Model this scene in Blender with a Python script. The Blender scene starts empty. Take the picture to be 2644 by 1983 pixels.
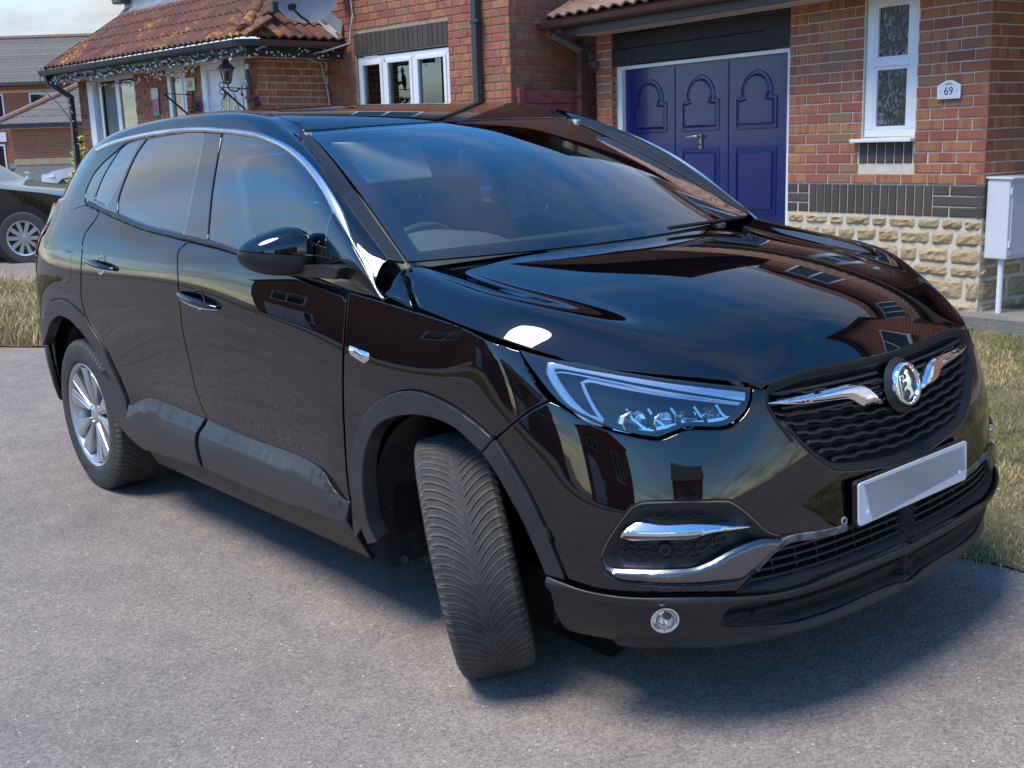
import bpy, bmesh, math, random
import numpy as np
from mathutils import Vector, Matrix, geometry
random.seed(7); rng=np.random.default_rng(7)
SC=bpy.context.scene; COL=SC.collection
R=math.radians
# ---------------------------------------------------------------- camera, sky, sun, exposure
UPV=np.array([0.00439174,0.0228243,0.99972985])      # the driveway falls 1.3 degrees: local up of the road in car frame
_v=np.cross(UPV,[0,0,1]);_K=np.array([[0,-_v[2],_v[1]],[_v[2],0,-_v[0]],[-_v[1],_v[0],0]])
Q=np.eye(3)+_K+_K@_K/(1+UPV[2])
cam_pos=Q@np.array([2.43992893,-2.63553385,1.50751391])
def _rot(yaw,pitch,roll):
    cy,sy=math.cos(yaw),math.sin(yaw);cp,sp=math.cos(pitch),math.sin(pitch)
    f=np.array([cy*cp,sy*cp,sp]);r=np.array([sy,-cy,0.]);u=np.cross(r,f)
    cr,sr=math.cos(roll),math.sin(roll);return cr*r+sr*u,-sr*r+cr*u,f
_r,_u,_f=_rot(2.451934283,-0.21922029,-0.05327045)
_r,_u,_f=Q@_r,Q@_u,Q@_f
cd=bpy.data.cameras.new('camera');cam=bpy.data.objects.new('camera',cd);COL.objects.link(cam);SC.camera=cam
cam.matrix_world=Matrix([[_r[0],_u[0],-_f[0],cam_pos[0]],[_r[1],_u[1],-_f[1],cam_pos[1]],[_r[2],_u[2],-_f[2],cam_pos[2]],[0,0,0,1]])
cd.sensor_width=36;cd.lens=36*2956.65/2644;cd.clip_end=600;cd.clip_start=.05
SUN_EL,SUN_AZ=R(64),R(-100)    # azimuth measured from +x, counter-clockwise
w=bpy.data.worlds.new('World');SC.world=w;w.use_nodes=True
def world():
    nt=w.node_tree;N=nt.nodes;L=nt.links;N.clear()
    out=N.new('ShaderNodeOutputWorld');bg=N.new('ShaderNodeBackground');L.new(bg.outputs[0],out.inputs[0])
    sky=N.new('ShaderNodeTexSky');sky.sky_type='NISHITA';sky.sun_disc=False;sky.sun_elevation=SUN_EL;sky.sun_rotation=R(90)-SUN_AZ
    sky.air_density=1.0;sky.dust_density=.25;sky.ozone_density=3.0
    tc=N.new('ShaderNodeTexCoord');sep=N.new('ShaderNodeSeparateXYZ');L.new(tc.outputs['Generated'],sep.inputs[0])
    zc=N.new('ShaderNodeMath');zc.operation='MAXIMUM';L.new(sep.outputs[2],zc.inputs[0]);zc.inputs[1].default_value=0.0
    za=N.new('ShaderNodeMath');za.operation='ADD';L.new(zc.outputs[0],za.inputs[0]);za.inputs[1].default_value=.16
    dv=N.new('ShaderNodeVectorMath');dv.operation='DIVIDE';L.new(tc.outputs['Generated'],dv.inputs[0])
    cmb=N.new('ShaderNodeCombineXYZ')
    for k in range(3):L.new(za.outputs[0],cmb.inputs[k])
    L.new(cmb.outputs[0],dv.inputs[1])
    mp=N.new('ShaderNodeMapping');mp.inputs['Scale'].default_value=(1.0,1.6,0);mp.inputs['Rotation'].default_value=(0,0,R(35));mp.inputs['Location'].default_value=(3.1,1.7,0);L.new(dv.outputs[0],mp.inputs[0])
    n=N.new('ShaderNodeTexNoise');n.inputs['Scale'].default_value=.75;n.inputs['Detail'].default_value=9;n.inputs['Roughness'].default_value=.56;n.inputs['Distortion'].default_value=.35;L.new(mp.outputs[0],n.inputs['Vector'])
    # more cloud low down, thinner overhead
    lo=N.new('ShaderNodeMapRange');L.new(zc.outputs[0],lo.inputs[0]);lo.inputs[1].default_value=.02;lo.inputs[2].default_value=.7;lo.inputs[3].default_value=.20;lo.inputs[4].default_value=-.07
    ad=N.new('ShaderNodeMath');ad.operation='ADD';L.new(n.outputs[0],ad.inputs[0]);L.new(lo.outputs[0],ad.inputs[1])
    dt=N.new('ShaderNodeVectorMath');dt.operation='DOT_PRODUCT';L.new(tc.outputs['Generated'],dt.inputs[0]);dt.inputs[1].default_value=(-.20,.97,0)
    bi=N.new('ShaderNodeMapRange');L.new(dt.outputs['Value'],bi.inputs[0]);bi.inputs[1].default_value=-.5;bi.inputs[2].default_value=.6;bi.inputs[3].default_value=-.10;bi.inputs[4].default_value=.10
    a2=N.new('ShaderNodeMath');a2.operation='ADD';L.new(ad.outputs[0],a2.inputs[0]);L.new(bi.outputs[0],a2.inputs[1]);ad=a2
    rp=N.new('ShaderNodeValToRGB');rp.color_ramp.elements[0].position=.52;rp.color_ramp.elements[1].position=.80;L.new(ad.outputs[0],rp.inputs[0])
    n2=N.new('ShaderNodeTexNoise');n2.inputs['Scale'].default_value=1.9;n2.inputs['Detail'].default_value=6;L.new(mp.outputs[0],n2.inputs['Vector'])
    cr=N.new('ShaderNodeValToRGB');cr.color_ramp.elements[0].position=.3;cr.color_ramp.elements[0].color=(2.0,2.0,2.08,1);cr.color_ramp.elements[1].position=.68;cr.color_ramp.elements[1].color=(3.0,2.98,2.98,1);L.new(n2.outputs[0],cr.inputs[0])
    mx=N.new('ShaderNodeMix');mx.data_type='RGBA';L.new(rp.outputs[0],mx.inputs['Factor']);hs=N.new('ShaderNodeHueSaturation');hs.inputs['Saturation'].default_value=1.3;hs.inputs['Value'].default_value=1.0;L.new(sky.outputs[0],hs.inputs['Color']);L.new(hs.outputs[0],mx.inputs['A']);L.new(cr.outputs[0],mx.inputs['B'])
    L.new(mx.outputs['Result'],bg.inputs[0]);bg.inputs[1].default_value=.15
world()
sl=bpy.data.lights.new('sun','SUN');sl.energy=2.3;sl.angle=R(24);sl.color=(1,.92,.82)
so=bpy.data.objects.new('sun',sl);COL.objects.link(so)
sd=Vector((math.cos(SUN_EL)*math.cos(SUN_AZ),math.cos(SUN_EL)*math.sin(SUN_AZ),math.sin(SUN_EL)))
so.rotation_euler=sd.to_track_quat('Z','Y').to_euler();so.location=sd*50
SC.view_settings.view_transform='Standard';SC.view_settings.look='None';SC.view_settings.exposure=.95;SC.view_settings.gamma=1;SC.view_settings.use_curve_mapping=False
SC.cycles.max_bounces=10;SC.cycles.glossy_bounces=6;SC.cycles.transmission_bounces=8;SC.cycles.transparent_max_bounces=16;SC.cycles.use_denoising=True
SC.cycles.caustics_reflective=False;SC.cycles.caustics_refractive=False
# ---------------------------------------------------------------- materials
MATS={}
class NB:
    def __init__(s,name):
        m=bpy.data.materials.new(name);m.use_nodes=True;s.m=m;s.t=m.node_tree;s.N=s.t.nodes;s.b=s.N['Principled BSDF'];s.o=s.N['Material Output']
    def n(s,ty,**k):
        x=s.N.new(ty)
        for a,b in k.items():
            if hasattr(x,a):setattr(x,a,b)
            else:x.inputs[a.replace('_',' ')].default_value=b
        return x
    def l(s,a,b):s.t.links.new(a,b)
    def set(s,**k):
        for a,b in k.items():
            key=a.replace('_',' ')
            s.b.inputs[key].default_value=b if not(isinstance(b,tuple) and len(b)==3) else (*b,1) if s.b.inputs[key].type=='RGBA' else b
        return s
    def ramp(s,src,els):
        r=s.n('ShaderNodeValToRGB');e=r.color_ramp.elements
        while len(e)<len(els):e.new(.5)
        for x,(p,c) in zip(e,els):x.position=p;x.color=(*c,1) if len(c)==3 else c
        s.l(src,r.inputs[0]);return r.outputs[0]
    def noise(s,scale,detail=4,rough=.5,vec=None,dist=0):
        n=s.n('ShaderNodeTexNoise',Scale=scale,Detail=detail,Roughness=rough,Distortion=dist)
        if vec is not None:s.l(vec,n.inputs['Vector'])
        return n.outputs[0]
    def coord(s,kind='Object'):
        return s.n('ShaderNodeTexCoord').outputs[kind]
    def map(s,vec,scale=(1,1,1),loc=(0,0,0),rot=(0,0,0)):
        m=s.n('ShaderNodeMapping');m.inputs['Scale'].default_value=scale;m.inputs['Location'].default_value=loc;m.inputs['Rotation'].default_value=rot;s.l(vec,m.inputs[0]);return m.outputs[0]
    def mix(s,f,a,b,mode='MIX'):
        m=s.n('ShaderNodeMix',data_type='RGBA',blend_type=mode)
        for sock,v in (('Factor',f),('A',a),('B',b)):
            if isinstance(v,(int,float)):m.inputs[sock].default_value=v
            elif isinstance(v,tuple):m.inputs[sock].default_value=(*v,1) if len(v)==3 else v
            else:s.l(v,m.inputs[sock])
        return m.outputs['Result']
    def math(s,op,a,b=0.,c=None):
        m=s.n('ShaderNodeMath',operation=op)
        for i,v in enumerate([a,b]+([c] if c is not None else [])):
            if isinstance(v,(int,float)):m.inputs[i].default_value=v
            else:s.l(v,m.inputs[i])
        return m.outputs[0]
    def bump(s,h,strength=.3,dist=.01,nrm=None):
        b=s.n('ShaderNodeBump',Strength=strength,Distance=dist);s.l(h,b.inputs['Height'])
        if nrm is not None:s.l(nrm,b.inputs['Normal'])
        s.l(b.outputs[0],s.b.inputs['Normal']);return b.outputs[0]
    def col(s,c):s.l(c,s.b.inputs['Base Color'])
def simple(name,c,rough=.5,metal=0,coat=0,spec=.5,coatr=.03,var=0,vs=8,bump=0,bs=80,**k):
    if name in MATS:return MATS[name]
    m=NB(name);m.set(Base_Color=c,Roughness=rough,Metallic=metal,Coat_Weight=coat,Coat_Roughness=coatr,Specular_IOR_Level=spec,**k)
    if var:
        f=m.noise(vs,5,.6,m.coord());lo=tuple(max(0,x*(1-var)) for x in c);hi=tuple(x*(1+var) for x in c);m.col(m.ramp(f,[(.3,lo),(.7,hi)]))
    if bump:m.bump(m.noise(bs,3,.6,m.coord()),bump,.002)
    MATS[name]=m.m;return m.m
# car
def car_paint():
    m=NB('black_car_paint');m.set(Base_Color=(.0012,.0016,.003),Roughness=.5,Specular_IOR_Level=.0,Coat_Weight=1.,Coat_Roughness=.01,Coat_IOR=1.75)
    co=m.coord();d=m.noise(2.6,5,.65,co);dust=m.ramp(d,[(.5,(0,0,0)),(.8,(1,1,1))])
    sp=m.ramp(m.noise(420,2,.6,co),[(.76,(0,0,0)),(.80,(1,1,1))])
    c=m.mix(m.math('MULTIPLY',dust,.012),(.0012,.0016,.003),(.11,.10,.09));c=m.mix(m.math('MULTIPLY',sp,.10),c,(.2,.19,.17));m.col(c)
    r=m.math('MULTIPLY_ADD',dust,.03,.008);m.l(r,m.b.inputs['Coat Roughness'])
    MATS['paint']=m.m
car_paint()
P_PAINT=MATS['paint']
P_GLOSS=simple('gloss_black_trim',(.006,.006,.007),.12,coat=1)
P_PLAST=simple('matt_black_plastic',(.017,.0175,.019),.42,var=.25,vs=6,bump=.12,bs=900,spec=.45)
P_CLAD=simple('grey_black_cladding',(.022,.0235,.027),.33,var=.2,vs=5,bump=.10,bs=1100,spec=.5)
P_DARK=simple('dark_void_plastic',(.006,.006,.0065),.7)
P_CHROME=simple('chrome',(.82,.83,.85),.05,1)
P_SATIN=simple('satin_silver_trim',(.17,.175,.185),.26,1,var=.12,vs=5)
P_SATINS=simple('satin_window_chrome',(.70,.72,.76),.20,1)
P_ALLOY=simple('alloy_wheel_silver',(.50,.51,.53),.30,.75,var=.12,vs=9,coat=.4)
P_LENSW=simple('white_light_guide',(.82,.87,.93),.18,.35,coat=1)
P_FABRIC=simple('dark_seat_fabric',(.035,.038,.045),.85,bump=.2,bs=400)
P_TRIM=simple('pale_cabin_trim',(.74,.76,.70),.7)
P_DASH=simple('dark_grey_dashboard',(.055,.058,.062),.6,bump=.1,bs=500)
P_WHITE=simple('white_upvc',(.78,.80,.82),.28,var=.05,vs=3)
def glass(name,tint=(.9,.95,.93),rough=0.0,alpha_dark=0.0):
    m=NB(name);N=m.N;m.N.remove(m.b)
    tr=m.n('ShaderNodeBsdfTransparent');tr.inputs[0].default_value=(*tint,1)
    gl=m.n('ShaderNodeBsdfGlossy',Roughness=rough);gl.inputs[0].default_value=(1,1,1,1)
    fr=m.n('ShaderNodeFresnel',IOR=1.52)
    geo=m.n('ShaderNodeNewGeometry')
    f2=m.math('MINIMUM',m.math('MULTIPLY',fr.outputs[0],2.2),1.0)   # two faces of the pane
    mx=m.n('ShaderNodeMixShader');m.l(f2,mx.inputs[0]);m.l(tr.outputs[0],mx.inputs[1]);m.l(gl.outputs[0],mx.inputs[2]);m.l(mx.outputs[0],m.o.inputs[0])
    MATS[name]=m.m;return m.m
G_WS=glass('windscreen_glass',(.80,.90,.88));G_SIDE=glass('tinted_side_glass',(.76,.86,.84));G_REAR=glass('privacy_glass',(.30,.36,.38));G_LENS=glass('clear_lens',(.97,.98,.99));G_HOUSE=glass('house_window_glass',(.85,.9,.88))
def tyre_mat():
    m=NB('tyre_rubber');m.set(Roughness=.72,Specular_IOR_Level=.35)
    uv=m.coord('UV');co=m.coord()
    sep=m.n('ShaderNodeSeparateXYZ');m.l(uv,sep.inputs[0])
    at=m.n('ShaderNodeAttribute',attribute_name='groove')
    base=m.ramp(m.noise(14,6,.65,co),[(.3,(.030,.031,.033)),(.7,(.060,.059,.058))])
    dirt=m.ramp(m.noise(30,5,.7,co),[(.35,(.12,.105,.08)),(.7,(.26,.22,.17))])
    c=m.mix(m.math('MULTIPLY',at.outputs['Fac'],.95),base,dirt)
    spk=m.ramp(m.noise(240,2,.5,co),[(.7,(0,0,0)),(.76,(1,1,1))]);c=m.mix(m.math('MULTIPLY',spk,.25),c,(.3,.28,.24))
    m.col(c)
    # sipes: fine wavy cuts on the tread blocks (relief only)
    w=m.n('ShaderNodeTexWave',wave_type='BANDS',bands_direction='Y',Scale=1.0,Distortion=2.2,Detail=1.0,Detail_Scale=2.)
    m.l(m.map(uv,(10,300,1)),w.inputs[0]);tm=m.math('LESS_THAN',m.math('ABSOLUTE',m.math('SUBTRACT',sep.outputs[0],.5)),.36)
    h=m.math('MULTIPLY',m.ramp(w.outputs[0],[(.0,(0,0,0)),(.25,(1,1,1))]),tm)
    b=m.n('ShaderNodeBump',Strength=.35,Distance=.0015);m.l(h,b.inputs['Height']);m.bump(m.noise(260,3,.6,co),.18,.001,b.outputs[0])
    MATS['tyre']=m.m;return m.m
P_TYRE=tyre_mat()
def asphalt():
    m=NB('asphalt');m.set(Roughness=.88,Specular_IOR_Level=.25)
    co=m.coord()
    v=m.n('ShaderNodeTexVoronoi',Scale=165.);m.l(co,v.inputs['Vector']);v2=m.n('ShaderNodeTexVoronoi',Scale=95.);m.l(co,v2.inputs['Vector'])
    stone=m.ramp(v.outputs['Color'],[(0,(.155,.135,.118)),(.35,(.225,.198,.175)),(.65,(.285,.250,.222)),(.93,(.35,.31,.275)),(1,(.52,.48,.43))])
    big=m.ramp(m.noise(.55,6,.6,co),[(.3,(.80,.80,.82)),(.7,(1.16,1.13,1.10))]);mid=m.ramp(m.noise(7,5,.65,co),[(.25,(.82,.82,.83)),(.75,(1.16,1.15,1.14))])
    c=m.mix(1.,stone,big,'MULTIPLY');c=m.mix(1.,c,mid,'MULTIPLY')
    wn=m.n('ShaderNodeTexWhiteNoise');m.l(v2.outputs['Position'],wn.inputs[0]);rare=m.ramp(wn.outputs[0],[(.988,(0,0,0)),(.992,(1,1,1))]);cell=m.ramp(v2.outputs['Distance'],[(.25,(1,1,1)),(.42,(0,0,0))])
    c=m.mix(m.math('MULTIPLY',rare,cell),c,(.62,.60,.55))
    pit=m.ramp(m.noise(95,4,.7,co),[(.28,(.45,.45,.46)),(.42,(1,1,1))]);c=m.mix(1.,c,pit,'MULTIPLY');m.col(c)
    h=m.math('ADD',v.outputs['Distance'],m.math('MULTIPLY',m.noise(95,4,.7,co),1.6));m.bump(h,.55,.004);return m.m
P_ASPH=asphalt()
def soil(name,a,b,s=6):
    m=NB(name);m.set(Roughness=.95,Specular_IOR_Level=.15);co=m.coord();c=m.ramp(m.noise(s,8,.75,co),[(.3,a),(.7,b)]);m.col(c);m.bump(m.noise(60,6,.7,co),.8,.02);return m.m
P_SOIL=soil('dry_turf_soil',(.10,.085,.045),(.26,.22,.12));P_CONC=soil('old_concrete',(.20,.19,.165),(.33,.31,.275),3)
def isl(m):
    g=m.n('ShaderNodeNewGeometry');o=m.n('ShaderNodeObjectInfo');return m.math('FRACT',m.math('ADD',g.outputs['Random Per Island'],m.math('MULTIPLY',o.outputs['Random'],7.31)))
def brick_mat():
    m=NB('red_facing_brick');m.set(Roughness=.85,Specular_IOR_Level=.2);r=isl(m)
    off=m.n('ShaderNodeCombineXYZ');m.l(m.math('MULTIPLY',r,61.),off.inputs[0]);m.l(m.math('MULTIPLY',r,23.),off.inputs[1]);m.l(m.math('MULTIPLY',r,37.),off.inputs[2])
    ad=m.n('ShaderNodeVectorMath',operation='ADD');m.l(m.coord(),ad.inputs[0]);m.l(off.outputs[0],ad.inputs[1]);v=ad.outputs[0]
    band=m.noise(1.,2,.4,m.map(v,(21,21,4)));patch=m.ramp(band,[(.44,(0,0,0)),(.50,(1,1,1))])
    red=m.ramp(r,[(0,(.31,.11,.075)),(.4,(.36,.13,.085)),(.75,(.29,.10,.072)),(1,(.34,.13,.088))])
    org=m.ramp(r,[(0,(.42,.20,.10)),(.5,(.40,.18,.09)),(1,(.33,.16,.09))])
    wh=m.n('ShaderNodeTexWhiteNoise',noise_dimensions='1D');m.l(m.math('MULTIPLY',r,91.),wh.inputs['W'])
    f=m.math('MULTIPLY',patch,m.ramp(wh.outputs[0],[(.35,(0,0,0)),(.55,(1,1,1))]));c=m.mix(f,red,org)
    allorg=m.ramp(wh.outputs[0],[(.0,(1,1,1)),(.07,(1,1,1)),(.09,(0,0,0))]);c=m.mix(allorg,c,(.28,.16,.095))
    sm=m.ramp(m.noise(60,5,.7,v),[(.2,(.82,.82,.82)),(.8,(1.18,1.18,1.18))]);c=m.mix(1.,c,sm,'MULTIPLY');m.col(c)
    m.bump(m.noise(110,5,.7,v),.35,.004);return m.m
P_BRICK=brick_mat()
def plain_brick(name,a,b,bs=.35,ns=30):
    m=NB(name);m.set(Roughness=.85,Specular_IOR_Level=.2);r=isl(m);c=m.ramp(r,[(0,a),(1,b)]);co=m.coord();c=m.mix(1.,c,m.ramp(m.noise(ns,6,.75,co),[(.25,(.7,.7,.7)),(.75,(1.25,1.25,1.25))]),'MULTIPLY');m.col(c);m.bump(m.noise(ns*1.3,6,.75,co),bs,.02);return m.m
P_DBRICK=plain_brick('dark_brown_soldier_brick',(.082,.066,.058),(.105,.085,.075),.1,60)
P_STONE=plain_brick('split_faced_buff_stone',(.46,.34,.19),(.56,.43,.26),.9,30)
P_BUFF=plain_brick('buff_brick',(.55,.40,.20),(.62,.47,.26),.2,60)
P_MORT=simple('pale_mortar',(.62,.56,.46),.95,var=.12,vs=20,bump=.5,bs=200)
P_MORTR=simple('dark_mortar',(.36,.27,.20),.95,var=.25,vs=20,bump=.5,bs=200)
def far_brick(name,a,b,mort,sx=1.):
    m=NB(name);m.set(Roughness=.9,Specular_IOR_Level=.15);t=m.n('ShaderNodeTexBrick',Scale=1.,Mortar_Size=.012,Brick_Width=.225,Row_Height=.075)
    t.inputs['Color1'].default_value=(*a,1);t.inputs['Color2'].default_value=(*b,1);t.inputs['Mortar'].default_value=(*mort,1)
    g=m.n('ShaderNodeSeparateXYZ');m.l(m.coord(),g.inputs[0]);cb=m.n('ShaderNodeCombineXYZ');m.l(m.math('ADD',g.outputs[0],g.outputs[1]),cb.inputs[0]);m.l(g.outputs[2],cb.inputs[1]);m.l(cb.outputs[0],t.inputs[0])
    m.col(t.outputs[0]);return m.m
P_FBRICK=far_brick('far_red_brickwork',(.34,.115,.07),(.27,.085,.055),(.36,.22,.15));P_FBUFF=far_brick('far_grey_blockwork',(.33,.30,.25),(.28,.26,.22),(.36,.33,.28))
def tile_mat(name,base,base2,lich=.55,lc=(.62,.30,.04)):
    m=NB(name);m.set(Roughness=.9,Specular_IOR_Level=.15);r=isl(m);g=m.n('ShaderNodeNewGeometry');co=g.outputs['Position']
    c=m.ramp(r,[(0,base),(1,base2)]);c=m.mix(1.,c,m.ramp(m.noise(9,6,.75,co),[(.25,(.65,.65,.68)),(.75,(1.35,1.3,1.28))]),'MULTIPLY')
    l=m.math('MULTIPLY',m.ramp(m.noise(1.1,4,.6,co),[(.50,(0,0,0)),(.62,(1,1,1))]),m.ramp(m.noise(13,6,.8,co),[(lich-.03,(0,0,0)),(lich+.03,(1,1,1))]));c=m.mix(l,c,lc)
    w_=m.ramp(m.noise(30,4,.7,co),[(.67,(0,0,0)),(.71,(1,1,1))]);c=m.mix(m.math('MULTIPLY',w_,.7),c,(.5,.47,.42));m.col(c);m.bump(m.noise(90,5,.7,co),.5,.006);return m.m
P_TILE=tile_mat('lichened_clay_tile',(.115,.060,.052),(.165,.082,.066),.545,(.52,.26,.04));P_TILE2=tile_mat('pinkish_clay_tile',(.24,.15,.11),(.30,.19,.14),.62);P_GTILE=tile_mat('grey_concrete_tile',(.13,.125,.115),(.17,.16,.145),.66)
P_LEAD=simple('lead_flashing',(.26,.29,.32),.42,.35,var=.3,vs=4)
P_GUT=simple('dark_grey_gutter',(.045,.047,.052),.35);P_BGUT=simple('brown_gutter',(.075,.035,.03),.35);P_SOF=simple('cream_soffit',(.52,.49,.42),.6)
P_BOARD=simple('dark_stained_board',(.014,.014,.016),.65,var=.3,vs=10,bump=.4,bs=60)
P_BLUE=simple('dark_blue_gloss_paint',(.001,.010,.11),.3,coat=.35,coatr=.1,var=.12,vs=2)
P_REDF=simple('red_stained_timber',(.20,.045,.045),.7,var=.3,vs=9,bump=.4,bs=50)
P_BRASS=simple('dull_brass',(.42,.38,.27),.35,.8)
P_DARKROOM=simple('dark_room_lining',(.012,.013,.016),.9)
P_CURT=simple('pale_curtain',(.42,.45,.43),.9)
P_WIRE=simple('dark_wire',(.03,.04,.03),.6);P_BULB=simple('clear_white_bulb',(.75,.75,.70),.25)
# ---------------------------------------------------------------- mesh helpers
def link(name,me,mat=None,parent=None,loc=None,rot=None):
    o=bpy.data.objects.new(name,me);COL.objects.link(o)
    if mat is not None and len(me.materials)==0:me.materials.append(mat)
    if parent is not None:o.parent=parent
    if loc is not None:o.location=loc
    if rot is not None:o.rotation_euler=rot
    return o
def tag(o,label,cat,group=None,kind=None):
    o['label']=label;o['category']=cat
    if group:o['group']=group
    if kind:o['kind']=kind
    return o
def empty(name,label=None,cat=None,loc=(0,0,0),rot=(0,0,0),group=None):
    o=bpy.data.objects.new(name,None);COL.objects.link(o);o.location=loc;o.rotation_euler=rot;o.empty_display_size=.1
    if label:tag(o,label,cat,group)
    return o
def mk(V,F,smooth=False,name='m'):
    me=bpy.data.meshes.new(name);me.from_pydata([tuple(map(float,v)) for v in V],[],[tuple(int(i) for i in f) for f in F]);me.update()
    if smooth:me.polygons.foreach_set('use_smooth',[True]*len(me.polygons))
    return me
class MB:
    def __init__(s):s.V=[];s.F=[]
    def add(s,V,F):
        n=len(s.V);s.V+=[tuple(v) for v in V];s.F+=[tuple(i+n for i in f) for f in F];return s
    def box(s,x0,x1,y0,y1,z0,z1,M=None):
        V=[(x,y,z) for x in(x0,x1) for y in(y0,y1) for z in(z0,z1)]
        if M is not None:V=[tuple(M@Vector(v)) for v in V]
        return s.add(V,[(0,1,3,2),(4,6,7,5),(0,4,5,1),(2,3,7,6),(0,2,6,4),(1,5,7,3)])
    def tube(s,pts,r,n=8,cap=True):
        pts=[Vector(p) for p in pts];rs=r if isinstance(r,(list,tuple)) else [r]*len(pts);V=[];F=[]
        for i,p in enumerate(pts):
            t=(pts[min(i+1,len(pts)-1)]-pts[max(i-1,0)]).normalized();a=t.cross(Vector((0,0,1)))
            if a.length<1e-3:a=t.cross(Vector((1,0,0)))
            a.normalize();b=t.cross(a)
            for k in range(n):
                q=2*math.pi*k/n;V.append(p+(a*math.cos(q)+b*math.sin(q))*rs[i])
        for i in range(len(pts)-1):
            for k in range(n):F.append((i*n+k,i*n+(k+1)%n,(i+1)*n+(k+1)%n,(i+1)*n+k))
        if cap:F.append(tuple(range(n-1,-1,-1)));F.append(tuple((len(pts)-1)*n+k for k in range(n)))
        return s.add(V,F)
    def prism(s,poly,y0,y1,M=None):
        # polygon in x,z extruded along y
        n=len(poly);V=[(x,y0,z) for x,z in poly]+[(x,y1,z) for x,z in poly]
        if M is not None:V=[tuple(M@Vector(v)) for v in V]
        return s.add(V,[tuple(range(n)),tuple(range(2*n-1,n-1,-1))]+[(i,n+i,n+(i+1)%n,(i+1)%n) for i in range(n)])
    def lathe(s,prof,n=48,M=None,axis='y'):
        V=[];F=[];m=len(prof)
        for k in range(n):
            q=2*math.pi*k/n;c,d=math.cos(q),math.sin(q)
            for r,h in prof:
                v=(r*c,h,r*d) if axis=='y' else (r*c,r*d,h)
                V.append(tuple(M@Vector(v)) if M is not None else v)
        for k in range(n):
            for i in range(m-1):F.append((k*m+i,k*m+i+1,((k+1)%n)*m+i+1,((k+1)%n)*m+i))
        return s.add(V,F)
    def obj(s,name,mat,parent=None,smooth=False,bevel=0,loc=None,rot=None,fix=True):
        me=mk(s.V,s.F,smooth,name)
        if fix or bevel:
            bm=bmesh.new();bm.from_mesh(me)
            if bevel:bmesh.ops.bevel(bm,geom=[e for e in bm.edges if len(e.link_faces)==2 and e.calc_face_angle(0)>.5],offset=bevel,segments=2,affect='EDGES',profile=.6)
            if fix:bmesh.ops.recalc_face_normals(bm,faces=bm.faces)
            bm.to_mesh(me);bm.free()
            if smooth:me.polygons.foreach_set('use_smooth',[True]*len(me.polygons))
        if smooth:
            me.set_sharp_from_angle(angle=R(40))
        return link(name,me,mat,parent,loc,rot)
def boxo(name,mat,parent,x0,x1,y0,y1,z0,z1,bevel=0,**k):return MB().box(x0,x1,y0,y1,z0,z1).obj(name,mat,parent,bevel=bevel,**k)
def text(name,body,size,mat,parent,M,extrude=.002,align='CENTER'):
    cu=bpy.data.curves.new(name,'FONT');cu.body=body;cu.size=size;cu.extrude=extrude;cu.align_x=align;cu.align_y='CENTER'
    o=bpy.data.objects.new('tmp',cu);COL.objects.link(o);dg=bpy.context.evaluated_depsgraph_get();me=bpy.data.meshes.new_from_object(o.evaluated_get(dg));bpy.data.objects.remove(o);me.transform(M);me.materials.clear();return link(name,me,mat,parent)
# ---------------------------------------------------------------- ground
def ss(x):x=np.clip(x,0,1);return x*x*(3-2*x)
def gz(x,y):
    """height of the ground: the driveway tilts 1.3 degrees up towards the houses, then rises on the far left"""
    x=np.asarray(x,float);y=np.asarray(y,float)
    return .0044*np.clip(x,-14,6)+.0228*np.clip(y,-6,5.2)+.17*ss((-7.2-x)/4.6)
def gsheet(name,xs,ys,off,mat,mask=None,kind='structure',jit=0):
    A,B=np.meshgrid(xs,ys);Z=gz(A,B)+off;V=np.stack([A.ravel(),B.ravel(),Z.ravel()],1);n=len(xs);F=[]
    for i in range(len(ys)-1):
        for j in range(n-1):
            q=(i*n+j,i*n+j+1,(i+1)*n+j+1,(i+1)*n+j);F.append(q)
    o=link(name,mk(V,F,True),mat);
    if kind:o['kind']=kind
    return o
gx=np.concatenate([np.linspace(-160,-20,15)[:-1],np.linspace(-20,8,90),np.linspace(8,80,10)[1:]])
gy=np.concatenate([np.linspace(-120,-8,12)[:-1],np.linspace(-8,10,60),np.linspace(10,160,12)[1:]])
gsheet('driveway',gx,gy,0,P_ASPH)
def gpoly(name,poly,off,mat,res=.12,rough=0,rag=0):
    pts=np.array(poly,float);E=[];n=len(pts);P=[]
    for i in range(n):
        a,b=pts[i],pts[(i+1)%n];k=max(1,int(np.linalg.norm(b-a)/res))
        for j in range(k):
            p=a+(b-a)*j/k;P.append(p+rng.normal(0,rag,2) if rag and 0<j else p)
    P=np.array(P);m=len(P);lo=P.min(0);hi=P.max(0);A,B=np.meshgrid(np.arange(lo[0],hi[0],res*2),np.arange(lo[1],hi[1],res*2));G=np.stack([A.ravel(),B.ravel()],1)
    from_in=np.array([_in(q,P) for q in G]);G=G[from_in]
    r=geometry.delaunay_2d_cdt([Vector(p) for p in np.vstack([P,G])],[(i,(i+1)%m) for i in range(m)],[],1,1e-6)
    V=np.array([tuple(v) for v in r[0]]);z=gz(V[:,0],V[:,1])+off+(rng.normal(0,rough,len(V)) if rough else 0)
    cnt={}
    o=link(name,mk(np.column_stack([V,z]),r[2],True),mat);o['kind']='structure';return o
def _in(p,l):
    c=False;n=len(l);j=n-1
    for i in range(n):
        if (l[i][1]>p[1])!=(l[j][1]>p[1]) and p[0]<(l[j][0]-l[i][0])*(p[1]-l[i][1])/(l[j][1]-l[i][1])+l[i][0]:c=not c
        j=i
    return c
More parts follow.
